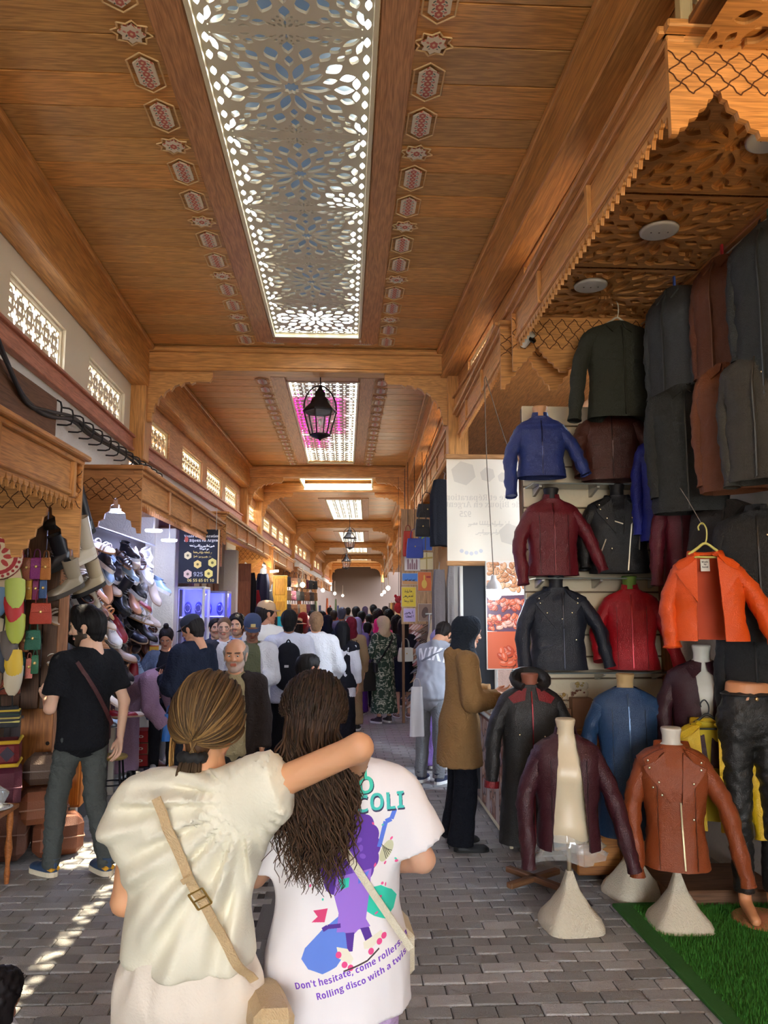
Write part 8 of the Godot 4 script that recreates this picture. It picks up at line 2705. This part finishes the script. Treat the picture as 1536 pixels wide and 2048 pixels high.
	for y in [0.6,1.15,1.7,2.2]:part("panel",Mb.new().box(Vector3(0,y,0.028),Vector3(0.22,0.36,0.016),0.008),wood(rgb(206,148,40),0.5),yd)
	hung_cloth("turquoise cloth hanging below the yellow door","cloth","hanging_cloth",Vector3(-1.42,1.55,-16.9),0.1,0.34,1.0,rgb(30,150,180),4)
	var ll:=thing("tube_lamp","short white lamp under the canopy beside the yellow door","lamp",Vector3(-1.5,2.50,-16.4),0.2)
	part("lamp_tube",Mb.new().tube(PackedVector3Array([Vector3(-0.09,0,0),Vector3(0.09,0.02,0)]),0.025,10),glow(rgb(255,246,220),6.0),ll)
	part("hanger_rod",Mb.new().tube(PackedVector3Array([Vector3(0,0.02,0),Vector3(0,0.3,0)]),0.006,5),mat(rgb(200,190,160)),ll)
	lamp(Vector3(-1.5,2.42,-16.4),Color(1.0,0.95,0.82),0.6,0.08)
	# mass of bags and belts on the far left stalls
	var bk:=0
	for r in 4:
		for c in 7:
			var k:Color=[rgb(30,28,30),rgb(110,66,40),rgb(60,50,48),rgb(150,110,70),rgb(90,30,60),rgb(40,44,50)][(r*3+c) % 6]
			handbag("handbag","%s bag on the far left stall, %s row, %s from near end" % [["black","brown","dark grey","tan","plum","slate"][(r*3+c) % 6],["top","second","third","lowest"][r],ORD[c]],Vector3(-1.55+c*0.09+rng.randf_range(-0.04,0.04),2.55 - r*0.36,-20.5 - c*0.55),0.3,k,0.30,0.26,0.12)
	for k in 12:
		var kk:Color=[rgb(196,110,80),rgb(150,60,60),rgb(206,180,140),rgb(110,120,90),rgb(60,70,110),rgb(196,150,60)][k % 6]
		hung_cloth("%s garment hung along the far left stalls, %s of them going away" % [["terracotta","dark red","cream","sage green","blue","mustard"][k % 6],ORD[k]],"garment","garment",Vector3(-1.35+k*0.10,2.1 - (k % 3)*0.3,-23.0 - k*1.6),PI/2,0.7,1.2,kk,4,1.0,"garments on the far left stalls")
	for k in 7:
		var z:=-21.0 - k*3.6
		var at:=Vector3(-1.15+0.9*(k % 2)*0.3+k*0.17,2.35,z)
		if k % 2:at.x=1.25+k*0.12
		var o:=thing("shop_bulb","bare white bulb glowing over the far stalls, %s from the near end" % ORD[k],"lamp",at,0,"bulbs of the far stalls")
		part("lamp_globe",Mb.new().ball(Vector3.ZERO,Vector3(0.07,0.07,0.07),7),glow(rgb(255,244,222),8.0),o)
		part("socket",Mb.new().tube(PackedVector3Array([Vector3(0,0.06,0),Vector3(0,1.35 if k % 2 else 0.56,0)]),0.012,6),mat(rgb(210,200,180)),o)
		lamp(at+Vector3(0,-0.1,0),Color(1.0,0.93,0.8),1.2,0.07)

# ---------------------------------------------------------------- everybody else in the street
func across_strap(called:String,label:String,p:Node3D,h:float,mb:Mb,a:Vector2,b:Vector2,w:float,k:Color,pouch:Vector3,ps:=Vector3(0.08,0.16,0.2)) -> void:
	var o:=thing(called,label,"bag",p.position,p.rotation.y)
	var S:=Transform3D(Basis.from_scale(Vector3.ONE*(h/1.75)),Vector3.ZERO)
	var m:=Mb.new()
	ribbon(m,strap_path(mb,a,b,0.008,14),w,0.005,Vector3(0,0,-1))
	part("strap",m,leather(k,0.5),o,S)
	if pouch != Vector3.ZERO:part("pouch",Mb.new().box(pouch,ps,0.02),leather(k,0.5),o,S)

func backpack(label:String,p:Node3D,h:float,k:Color,y:=1.2,size:=Vector3(0.30,0.42,0.15),back:=-0.18) -> void:
	var o:=thing("backpack",label,"backpack",p.position,p.rotation.y)
	var S:=Transform3D(Basis.from_scale(Vector3.ONE*(h/1.75)),Vector3.ZERO)
	var f:=Field.new(Vector3(-0.2,-0.28,-0.14),Vector3(0.2,0.28,0.14),0.014)
	f.bone(Vector3(0,-size.y*0.30,0),Vector3(0,size.y*0.22,0.01),size.x*0.5,size.x*0.42,0.04,Vector3.BACK,size.x/size.z)
	f.bone(Vector3(0,-size.y*0.26,-0.05),Vector3(0,-size.y*0.05,-0.045),size.x*0.36,size.x*0.34,0.02,Vector3.BACK,3.0)
	var m:=Mb.new(); f.mesh(m)
	part("pack_body",m,cloth(k,0.2),o,S*Transform3D(Basis.IDENTITY,Vector3(0,y,back)))
	for s in [-1,1]:
		part("strap",Mb.new().tube(smooth([Vector3(s*0.07,y+size.y*0.42,back+0.05),Vector3(s*0.11,1.475,-0.03),Vector3(s*0.12,1.40,0.10),Vector3(s*0.14,1.2,0.13)],4),0.02,8,true,0.4),cloth(k.darkened(0.2),0.2),o,S)
	part("loop",Mb.new().tube(smooth([Vector3(-0.03,y+size.y*0.45,back),Vector3(0,y+size.y*0.55,back),Vector3(0.03,y+size.y*0.45,back)],4),0.008,6),cloth(k.darkened(0.3),0.2),o,S)
	part("emblem",Mb.new().box(Vector3(0.015,y - 0.02,back - 0.105),Vector3(0.045,0.025,0.006),0.002),mat(rgb(206,206,206),0.6),o,S)

func leaf_print() -> StandardMaterial3D:
	var im:=blank(256,256,rgb(38,62,46))
	var r:=RandomNumberGenerator.new(); r.seed=6
	for k in 70:
		var c:=Vector2(r.randf()*256,r.randf()*256)
		var t:=r.randf()*TAU
		for j in 3:
			oval(im,c+Vector2(0,-8+j*9).rotated(t),Vector2(3.5,8),rgb(206,206,186),t+(0.7 if j % 2 else -0.7),10)
	var m:=StandardMaterial3D.new()
	m.resource_name="leaf_print"; m.albedo_texture=ImageTexture.create_from_image(im); m.roughness=0.85
	m.uv1_triplanar=true; m.uv1_scale=Vector3.ONE*2.2
	return m

func people_far() -> void:
	var tan_s:=rgb(214,164,130); var mid_s:=rgb(192,140,108); var dk_s:=rgb(140,94,70)
	# man in the black T-shirt
	var man:=person("bearded man in black T-shirt and grey jeans walking past the shoes",Vector3(-1.77,0,-5.45),-PI/2 - 0.75,{"h": 1.74,"cell": 0.015,"skin": rgb(216,172,146),"hair": "quiff","hairc": rgb(26,24,26),"beard": rgb(26,22,22),"stubble": 0.95,"look": Vector3(0.12,0.75,0),"armL": "bent","stride": 0.17,
		"J": {"eR": Vector3(-0.245,1.13,-0.10),"wR": Vector3(-0.25,0.88,-0.06),"eL": Vector3(0.25,1.12,-0.02),"wL": Vector3(0.16,1.16,0.22)},"shoec": rgb(52,74,104),"solec": rgb(226,214,186),"lacec": rgb(40,60,90),
		"wear": [{"kind": "trousers","name": "jeans","k": rgb(78,82,80),"loose": 0.010,"seat": 0.4,"amp": 0.012,"folds": Vector3(14,16,14)},{"kind": "top","name": "t_shirt","k": rgb(24,25,30),"loose": 0.020,"hem": 0.84,"sleeve": 0.72,"save": "blk","amp": 0.008}]})
	for sh in man.get_children():
		if String(sh.name).begins_with("shoe"):part("heel_flash",Mb.new().box(Vector3(0,0.05,0.045),Vector3(0.075,0.03,0.09),0.01),mat(rgb(226,166,40),0.5),sh)
	across_strap("crossbody_bag","dark red strap of a bag worn across the black T-shirt",man,1.74,saved["blk"],Vector2(0.13,1.42),Vector2(-0.16,0.98),0.028,rgb(70,28,30),Vector3(-0.17,0.93,0.08))
	# woman in the camel coat
	person("woman in camel hooded coat and dark headscarf leaning to the nut counter",Vector3(0.87,0,-5.95),PI/2+0.12,{"h": 1.69,"fem": true,"cell": 0.015,"skin": rgb(222,176,150),"look": Vector3(0.08,0.15,0),"glasses": true,"J": {"eR": Vector3(-0.22,1.12,0.05),"wR": Vector3(-0.12,1.13,0.29),"eL": Vector3(0.2,1.14,0.08),"wL": Vector3(0.08,1.15,0.30)},"lean": Vector3(0.10,0,0),"shoe": "flat","shoec": rgb(26,26,28),"solec": rgb(20,20,20),
		"wear": [{"kind": "trousers","k": rgb(24,26,34),"loose": 0.028,"bell": 0.025,"drop": 0.04},{"kind": "top","name": "coat","k": rgb(150,116,76),"loose": 0.034,"hem": 0.62,"flare": 0.03,"sleeve": 1.93,"hood": 1,"amp": 0.012},{"kind": "hijab","k": rgb(38,44,54),"amp": 0.006}]})
	# man in grey bending over behind her
	var nk:=blank(256,344,rgb(150,152,160))
	letter(nk,"NIKE",Vector2(128,62),66,rgb(232,232,236),0.0,true,false,0.8)
	fill(nk,path2([70,92,110,78,178,40,112,92,86,98]),rgb(110,112,122))
	var nkm:=printed(nk,0.9)
	var gm:=person("person in grey hooded tracksuit bending towards the counter, back turned",Vector3(0.88,0,-8.05),PI - 0.55,{"h": 1.68,"cell": 0.018,"skin": mid_s,"lean": Vector3(0.55,0,0.0),"hair": "short","armL": "reach","J": {"wL": Vector3(0.26,0.82,0.32)},"shoec": rgb(40,48,74),"solec": rgb(236,236,232),"lacec": rgb(230,230,230),"look": Vector3(0.4,0,0),
		"wear": [{"kind": "trousers","k": rgb(134,136,140),"loose": 0.016,"amp": 0.012},{"kind": "top","name": "hoodie","mat": nkm,"print": true,"loose": 0.034,"hem": 0.88,"sleeve": 1.95,"hood": 1,"amp": 0.012}]})
	hung_bag("white printed shopping bag held low by the person in grey",Vector3(0.72,0.98,-7.8),0.2,0.15,0.48,rgb(226,226,232))
	person("woman in lilac robe standing behind the bending person in grey",Vector3(1.05,0,-8.75),PI - 0.3,{"h": 1.5,"fem": true,"cell": 0.024,"skin": mid_s,"wear": [{"kind": "skirt","k": rgb(146,116,186),"hem": 0.06,"flare": 0.27},{"kind": "top","k": rgb(156,140,190),"loose": 0.03,"sleeve": 1.9,"hem": 0.8},{"kind": "hijab","k": rgb(150,140,190)}]})
	# facing the camera
	person("bald older man with grey beard in khaki shirt and dark jacket, facing the camera",Vector3(-0.79,0,-5.7),0.08,{"h": 1.52,"cell": 0.015,"skin": rgb(204,150,116),"hair": "ring","hairc": rgb(150,144,138),"beard": rgb(160,156,150),"stubble": 0.6,"head": 1.12,"look": Vector3(0.02,-0.1,0),
		"wear": [{"kind": "trousers","k": rgb(38,36,36),"loose": 0.02},{"kind": "top","k": rgb(156,144,112),"loose": 0.016,"hem": 0.86,"sleeve": 1.8},{"kind": "top","name": "jacket","k": rgb(44,36,34),"loose": 0.038,"hem": 0.72,"sleeve": 1.95,"open": 0.10,"neck": 0.03}]})
	person("man with glasses and cropped hair in white T-shirt and open dark gilet",Vector3(-1.32,0,-8.6),0.05,{"h": 1.64,"cell": 0.016,"skin": rgb(226,180,152),"hair": "buzz","hairc": rgb(120,92,70),"stubble": 0.35,"beard": rgb(110,84,64),"glasses": true,"look": Vector3(0.05,0.05,0),
		"wear": [{"kind": "trousers","k": rgb(50,52,60)},{"kind": "top","name": "t_shirt","k": rgb(230,230,228),"loose": 0.016},{"kind": "top","name": "gilet","k": rgb(58,60,66),"loose": 0.036,"hem": 0.84,"sleeve": 0.25,"open": 0.09,"neck": 0.03}]})
	person("young man with dark curly fringe and moustache in pale blue shirt",Vector3(-1.28,0,-9.3),-0.1,{"h": 1.65,"cell": 0.018,"skin": tan_s,"hair": "curly","hairc": rgb(30,26,26),"stubble": 0.5,"wear": [{"kind": "trousers","k": rgb(48,50,58)},{"kind": "top","k": rgb(150,170,200),"loose": 0.022,"sleeve": 1.9}]})
	person("young man with short dark hair half hidden behind the man with glasses",Vector3(-1.56,0,-9.5),0.3,{"h": 1.61,"cell": 0.018,"skin": tan_s,"hair": "short","hairc": rgb(28,26,28),"stubble": 0.3,"wear": [{"kind": "trousers","k": rgb(40,40,46)},{"kind": "top","k": rgb(48,56,72),"loose": 0.025,"sleeve": 1.9}]})
	person("man in blue cap, olive T-shirt and white overshirt looking at his phone",Vector3(-0.93,0,-7.9),0.02,{"h": 1.66,"cell": 0.016,"skin": dk_s,"cap": rgb(58,72,104),"badge": rgb(206,186,130),"hair": "cap","armL": "phone","armR": "phone","look": Vector3(0.45,0.15,0),"stubble": 0.4,
		"wear": [{"kind": "trousers","k": rgb(36,38,44)},{"kind": "top","name": "t_shirt","k": rgb(96,100,76),"loose": 0.016},{"kind": "top","name": "overshirt","k": rgb(220,222,228),"loose": 0.036,"hem": 0.80,"sleeve": 1.9,"open": 0.11,"neck": 0.03}]})
	var ph:=thing("phone","dark smartphone in the hands of the man in the blue cap","phone",Vector3(-0.93,1.085,-7.62),0.0)
	part("phone_body",Mb.new().box(Vector3.ZERO,Vector3(0.075,0.012,0.15),0.004,xf(Vector3.ZERO,0,0.4)),mat(rgb(24,24,28),0.3),ph)
	part("screen",Mb.new().box(Vector3(0,0.007,-0.001),Vector3(0.066,0.002,0.136),0.0,xf(Vector3.ZERO,0,0.4)),mat(rgb(46,50,60),0.1),ph)
	person("man in dark navy jacket and cap seen from behind, looking at the shoes",Vector3(-1.44,0,-7.45),-PI/2 - 0.65,{"h": 1.66,"cell": 0.016,"skin": mid_s,"cap": rgb(34,40,54),"hair": "cap","hairc": rgb(40,36,36),"look": Vector3(0.35,0.25,0),"J": {"wL": Vector3(0.12,1.15,0.25),"eL": Vector3(0.23,1.1,0.04)},
		"wear": [{"kind": "trousers","k": rgb(28,30,36),"loose": 0.02},{"kind": "top","name": "jacket","k": rgb(26,32,48),"loose": 0.045,"hem": 0.80,"sleeve": 1.95,"amp": 0.012}]})
	hung_bag("bright blue plastic bag held by the man in the navy jacket",Vector3(-1.72,0.72,-7.9),0.3,0.16,0.26,rgb(36,104,176))
	person("woman with hair in a top bun, denim shirt over black top, looking down",Vector3(-1.98,0,-8.75),0.25,{"h": 1.52,"fem": true,"cell": 0.016,"skin": rgb(198,142,112),"hair": "bun","hairc": rgb(34,26,26),"armR": "hip","armL": "bent","look": Vector3(0.45,-0.15,0),"shoec": rgb(220,220,224),
		"wear": [{"kind": "trousers","k": rgb(30,30,36),"loose": 0.016},{"kind": "top","name": "vest_top","k": rgb(30,30,38),"loose": 0.012,"hem": 0.84,"sleeve": 0.2},{"kind": "top","name": "denim_shirt","k": rgb(112,128,158),"loose": 0.032,"hem": 0.80,"sleeve": 1.8,"open": 0.12,"neck": 0.03}]})
	person("person in mauve robe bending deep over the shoes",Vector3(-2.26,0,-8.2),PI/2 - 0.3,{"h": 1.58,"fem": true,"cell": 0.018,"skin": mid_s,"lean": Vector3(1.15,0,0),"hair": "long","hairc": rgb(30,26,28),"armL": "reach","armR": "reach","J": {"wL": Vector3(0.12,0.68,0.66),"wR": Vector3(-0.12,0.64,0.62),"eL": Vector3(0.21,0.88,0.50),"eR": Vector3(-0.21,0.86,0.47)},"shoec": rgb(220,216,220),
		"wear": [{"kind": "skirt","k": rgb(150,120,140),"hem": 0.14,"flare": 0.22,"loose": 0.03},{"kind": "top","name": "robe","k": rgb(156,124,144),"loose": 0.05,"hem": 0.80,"sleeve": 1.85}]})
	person("toddler in blue sweater and grey trousers seen from behind",Vector3(-2.14,0,-9.2),PI - 0.35,{"h": 0.92,"cell": 0.026,"head": 1.35,"skin": mid_s,"hair": "short","hairc": rgb(30,26,26),"shoec": rgb(226,222,214),"wear": [{"kind": "trousers","k": rgb(150,150,158),"loose": 0.03},{"kind": "top","name": "sweater","k": rgb(84,110,158),"loose": 0.045,"hem": 0.84,"sleeve": 1.9}]})
	# walking away
	var wt:=blank(256,344,rgb(228,224,208))
	fill(wt,path2([70,190,110,150,178,128,190,140,150,168,130,200,96,240,80,236]),rgb(96,100,112))
	fill(wt,path2([150,150,206,110,214,122,168,168]),rgb(60,66,80)); fill(wt,path2([104,88,132,86,132,98,104,100]),rgb(90,96,110))
	person("youth in beige checked cap and cream T-shirt with a bird print on the back",Vector3(-0.92,0,-9.2),PI - 0.25,{"h": 1.80,"cell": 0.018,"skin": rgb(186,130,98),"cap": rgb(176,144,110),"hair": "cap","hairc": rgb(40,32,30),"look": Vector3(0,-0.9,0),"wear": [{"kind": "trousers","k": rgb(30,30,36),"loose": 0.025},{"kind": "top","name": "t_shirt","mat": printed(wt,0.9),"print": true,"loose": 0.035,"hem": 0.80,"sleeve": 0.8}]})
	var by:=person("youth in white T-shirt with a black backpack walking away",Vector3(-0.60,0,-8.4),PI+0.05,{"h": 1.72,"cell": 0.018,"skin": dk_s,"hair": "short","hairc": rgb(24,22,22),"J": {"eL": Vector3(0.27,1.12,0.05),"wL": Vector3(0.38,0.98,0.2)},"wear": [{"kind": "trousers","k": rgb(26,26,30),"loose": 0.03},{"kind": "top","name": "t_shirt","k": rgb(214,218,232),"loose": 0.04,"hem": 0.78,"sleeve": 0.75}]})
	backpack("black backpack with small pale emblem on the youth in white",by,1.72,rgb(30,31,38),1.2,Vector3(0.30,0.46,0.16),-0.17)
	person("balding man in white long-sleeved shirt and navy trousers walking away",Vector3(-0.33,0,-8.9),PI+0.08,{"h": 1.70,"cell": 0.018,"skin": rgb(206,150,112),"hair": "buzz","hairc": rgb(150,116,86),"J": {"eR": Vector3(-0.27,1.13,-0.02),"wR": Vector3(-0.22,0.98,0.16)},"wear": [{"kind": "trousers","k": rgb(34,42,64),"loose": 0.024},{"kind": "top","k": rgb(226,228,234),"loose": 0.038,"hem": 0.92,"sleeve": 1.85,"wide": 1.06}]})
	person("woman with long black hair, black vest and white blouse walking away",Vector3(-0.03,0,-9.9),PI - 0.15,{"h": 1.57,"fem": true,"cell": 0.02,"skin": mid_s,"hair": "long","hairc": rgb(24,24,28),"wear": [{"kind": "skirt","k": rgb(26,26,34),"hem": 0.08,"flare": 0.2},{"kind": "top","name": "blouse","k": rgb(222,222,230),"loose": 0.026,"hem": 0.72,"sleeve": 1.9},{"kind": "top","name": "vest","k": rgb(30,30,38),"loose": 0.034,"hem": 0.86,"sleeve": 0.15}]})
	var rh:=person("woman in dark red headscarf and tan coat with a beige backpack",Vector3(0.09,0,-11.4),PI,{"h": 1.60,"fem": true,"cell": 0.024,"skin": tan_s,"wear": [{"kind": "skirt","k": rgb(150,126,96),"hem": 0.1,"flare": 0.2},{"kind": "top","name": "coat","k": rgb(160,134,102),"loose": 0.035,"hem": 0.6,"sleeve": 1.9},{"kind": "hijab","k": rgb(112,30,44)}]})
	backpack("beige backpack on the woman in the dark red headscarf",rh,1.6,rgb(140,112,80),1.2,Vector3(0.28,0.4,0.14),-0.18)
	person("woman in lavender headscarf and purple robe walking away",Vector3(0.20,0,-13.0),PI - 0.1,{"h": 1.57,"fem": true,"cell": 0.024,"skin": tan_s,"wear": [{"kind": "skirt","k": rgb(84,44,122),"hem": 0.06,"flare": 0.22},{"kind": "top","k": rgb(120,104,160),"loose": 0.03,"hem": 0.8,"sleeve": 1.9},{"kind": "hijab","k": rgb(150,146,186)}]})
	person("dark-haired boy looking to the right between the two women's heads",Vector3(-0.30,0,-6.4),PI/2+0.35,{"h": 1.36,"cell": 0.02,"head": 1.12,"skin": rgb(176,120,88),"hair": "short","hairc": rgb(28,24,24),"look": Vector3(0.05,0.3,0),"wear": [{"kind": "trousers","k": rgb(44,48,60)},{"kind": "top","k": rgb(60,70,90),"loose": 0.025}]})
	person("child in lavender cap and denim jacket walking away",Vector3(0.31,0,-14.0),PI,{"h": 1.31,"cell": 0.026,"head": 1.15,"skin": tan_s,"cap": rgb(120,112,160),"hair": "cap","wear": [{"kind": "trousers","k": rgb(170,176,190),"loose": 0.03},{"kind": "top","k": rgb(128,140,166),"loose": 0.03,"sleeve": 1.9}]})
	var gd:=person("woman in beige headscarf and long green leaf-print dress",Vector3(0.60,0,-12.1),PI+0.55,{"h": 1.60,"fem": true,"cell": 0.02,"skin": rgb(206,150,120),"J": {"eR": Vector3(-0.22,1.15,0.05),"wR": Vector3(-0.1,1.12,0.25),"eL": Vector3(0.23,1.14,0.05),"wL": Vector3(0.16,1.16,0.24)},"look": Vector3(0.1,0.3,0),"shoec": rgb(60,50,56),"wear": [{"kind": "skirt","mat": leaf_print(),"hem": 0.17,"flare": 0.24,"loose": 0.02},{"kind": "top","name": "dress_top","mat": leaf_print(),"loose": 0.035,"hem": 0.8,"sleeve": 1.8,"save": "dress"},{"kind": "hijab","k": rgb(190,168,136)}]})
	across_strap("crossbody_strap","black bag strap across the leaf-print dress",gd,1.6,saved["dress"],Vector2(-0.11,1.42),Vector2(0.17,1.0),0.03,rgb(24,24,26),Vector3(0.2,0.92,0.0))
	hung_bag("big black shopping bag carried by the woman in the leaf-print dress",Vector3(0.34,0.92,-11.95),0.5,0.34,0.42,rgb(26,28,28))
	person("woman in black top and knee-length black skirt beyond the leaf-print dress",Vector3(0.95,0,-12.7),PI+0.1,{"h": 1.56,"fem": true,"cell": 0.024,"skin": rgb(206,152,124),"hair": "long","hairc": rgb(36,28,28),"shoe": "sandal","shoec": rgb(120,70,60),"wear": [{"kind": "skirt","k": rgb(26,28,40),"hem": 0.46,"flare": 0.22},{"kind": "top","k": rgb(28,28,36),"loose": 0.025,"sleeve": 0.6}]})
	handbag("handbag","white handbag on the arm of the woman in the black skirt",Vector3(0.97,1.12,-12.45),0.4,rgb(222,220,208),0.26,0.22,0.1)
	person("woman in pink T-shirt with dark hair walking away on the right",Vector3(0.93,0,-14.0),PI,{"h": 1.58,"fem": true,"cell": 0.024,"skin": rgb(196,140,110),"hair": "big","hairc": rgb(34,28,28),"wear": [{"kind": "trousers","k": rgb(60,60,76)},{"kind": "top","k": rgb(216,96,132),"loose": 0.03,"sleeve": 0.8}]})
	# child close to the camera in the corner
	var kid:=person("small child with dark curls in the near left corner, only the hair in view",Vector3(-1.02,0,-2.5),PI - 0.5,{"h": 0.66,"cell": 0.03,"head": 1.5,"skin": mid_s,"hair": "big","hairc": rgb(30,24,24),"wear": [{"kind": "trousers","k": rgb(90,80,100),"loose": 0.03},{"kind": "top","k": rgb(220,220,226),"loose": 0.04}]})
	tag(part("hair_clip",Mb.new().box(Vector3.ZERO,Vector3(0.035,0.03,0.02),0.006),mat(rgb(240,140,40),0.4),null,xf(Vector3(-0.99,0.575,-2.39))),"orange hair clip in the dark curls in the near left corner","hair clip")
	# the crowd in the distance: [px, top, depth, hair or scarf, colour of it, clothes, label]
	var far:=[
		[607,1226,15.0,"scarf",rgb(150,40,40),rgb(120,60,60),"distant woman in red headscarf left of the crowd"],[596,1240,13.0,"hat",rgb(196,170,120),rgb(196,176,140),"distant woman in straw-coloured sun hat"],
		[613,1232,16.0,"scarf",rgb(190,120,120),rgb(170,120,116),"distant woman in dusty pink headscarf"],[644,1224,14.5,"short",rgb(26,24,26),rgb(70,80,110),"distant dark-haired man behind the white shirt"],
		[655,1232,12.5,"scarf",rgb(24,26,36),rgb(30,34,48),"woman in navy headscarf behind the white shirt"],[668,1222,18.0,"short",rgb(40,30,28),rgb(150,120,90),"distant man in brown at the middle of the crowd"],
		[684,1217,15.5,"short",rgb(84,90,110),rgb(90,100,130),"distant man in grey-blue with cropped hair"],[712,1215,17.5,"short",rgb(24,22,24),rgb(214,180,176),"distant man in pale pink shirt"],
		[723,1224,16.0,"short",rgb(26,24,26),rgb(146,116,196),"distant person in violet T-shirt with dark strap"],[738,1230,16.5,"short",rgb(26,24,26),rgb(60,110,196),"distant youth in blue top"],
		[746,1211,19.5,"short",rgb(20,20,22),rgb(120,70,50),"tallest distant man, in brown"],[755,1222,15.0,"big",rgb(28,24,24),rgb(150,110,120),"distant woman with big dark curls"],
		[756,1238,14.5,"scarf",rgb(222,50,130),rgb(60,60,80),"distant girl in bright pink headscarf"],[777,1222,16.0,"big",rgb(24,22,24),rgb(206,90,130),"distant dark-haired woman in pink at the right of the crowd"],
		[709,1242,14.0,"short",rgb(26,24,26),rgb(60,66,84),"boy with dark hair in grey in the distance"],[735,1246,13.5,"short",rgb(24,22,24),rgb(50,56,70),"smaller boy in dark top in the distance"],
		[625,1222,19.0,"short",rgb(30,26,26),rgb(200,196,190),"distant man in light shirt at the left of the street"],[696,1216,24.0,"short",rgb(26,24,26),rgb(110,110,120),"very distant walker in grey in the middle of the street"],
		[730,1214,26.0,"scarf",rgb(70,60,90),rgb(80,70,110),"very distant woman in violet headscarf"],[660,1216,24.0,"short",rgb(26,24,26),rgb(150,60,60),"very distant walker in red at the left"],[770,1214,22.0,"short",rgb(26,24,26),rgb(70,90,80),"very distant walker in green at the right"]]
	for k in far.size():
		var q:Array=far[k]
		var d:float=q[2]
		var y:float=1.78 - (q[1] - 1212.0)/1538.0*d
		var P:={"h": y,"cell": 0.034,"skin": [tan_s,mid_s,dk_s][k % 3],"wear": [{"kind": "trousers","k": Color(q[5]).darkened(0.5),"loose": 0.03},{"kind": "top","k": q[5],"loose": 0.035,"sleeve": 1.0 if k % 2 else 1.9}]}
		if q[3]=="scarf":
			P["fem"]=true; P.wear.append({"kind": "hijab","k": q[4],"loose": 0.0})
		elif q[3]=="hat": P["hair"]="long"; P["hairc"]=rgb(50,40,36)
		else:P["hair"]=q[3]; P["hairc"]=q[4]
		var o:=person(q[6],Vector3((q[0] - 690.0)/1538.0*d,0,-d),PI+rng.randf_range(-0.3,0.3),P)
		if q[3]=="hat":
			part("sun_hat",Mb.new().lathe(path2([0.19,0.0,0.12,0.015,0.105,0.02,0.10,0.09,0.06,0.11,0.0,0.115]),20),mat(rgb(206,180,132),0.9),o,Transform3D(Basis.from_scale(Vector3.ONE*y/1.75),Vector3(0,1.685,0.01)*y/1.75))
			part("hat_band",Mb.new().lathe(path2([0.107,0.02,0.107,0.045]),20),mat(rgb(60,50,44),0.9),o,Transform3D(Basis.from_scale(Vector3.ONE*y/1.75),Vector3(0,1.685,0.01)*y/1.75))

func hung_bag(label:String,at:Vector3,turn:float,w:float,h:float,k:Color) -> void:
	var o:=thing("shopping_bag",label,"bag",at,turn)
	var m:=Mb.new()
	var rows:Array=[]
	for i in 7:
		var t:=i/6.0
		var ring:=PackedVector3Array()
		for j in 20:
			var a:=TAU*j/20
			var s:=sin(a); var c:=cos(a)
			ring.append(Vector3(signf(s)*pow(absf(s),0.6)*w/2*(0.75+0.25*t),-h*t,signf(c)*pow(absf(c),0.6)*w*0.22*(0.4+0.6*t)+0.008*sin(a*5.0+t*4.0)))
		rows.append(ring)
	m.grid(rows,true,true); m.fan(rows[6],true); m.fan(rows[0])
	part("bag_body",m,mat(k,0.5),o)
	part("handle",Mb.new().tube(smooth([Vector3(-w*0.25,-0.01,0),Vector3(-w*0.15,0.07,0),Vector3(w*0.15,0.07,0),Vector3(w*0.25,-0.01,0)],4),0.006,6),mat(k.darkened(0.2),0.5),o)
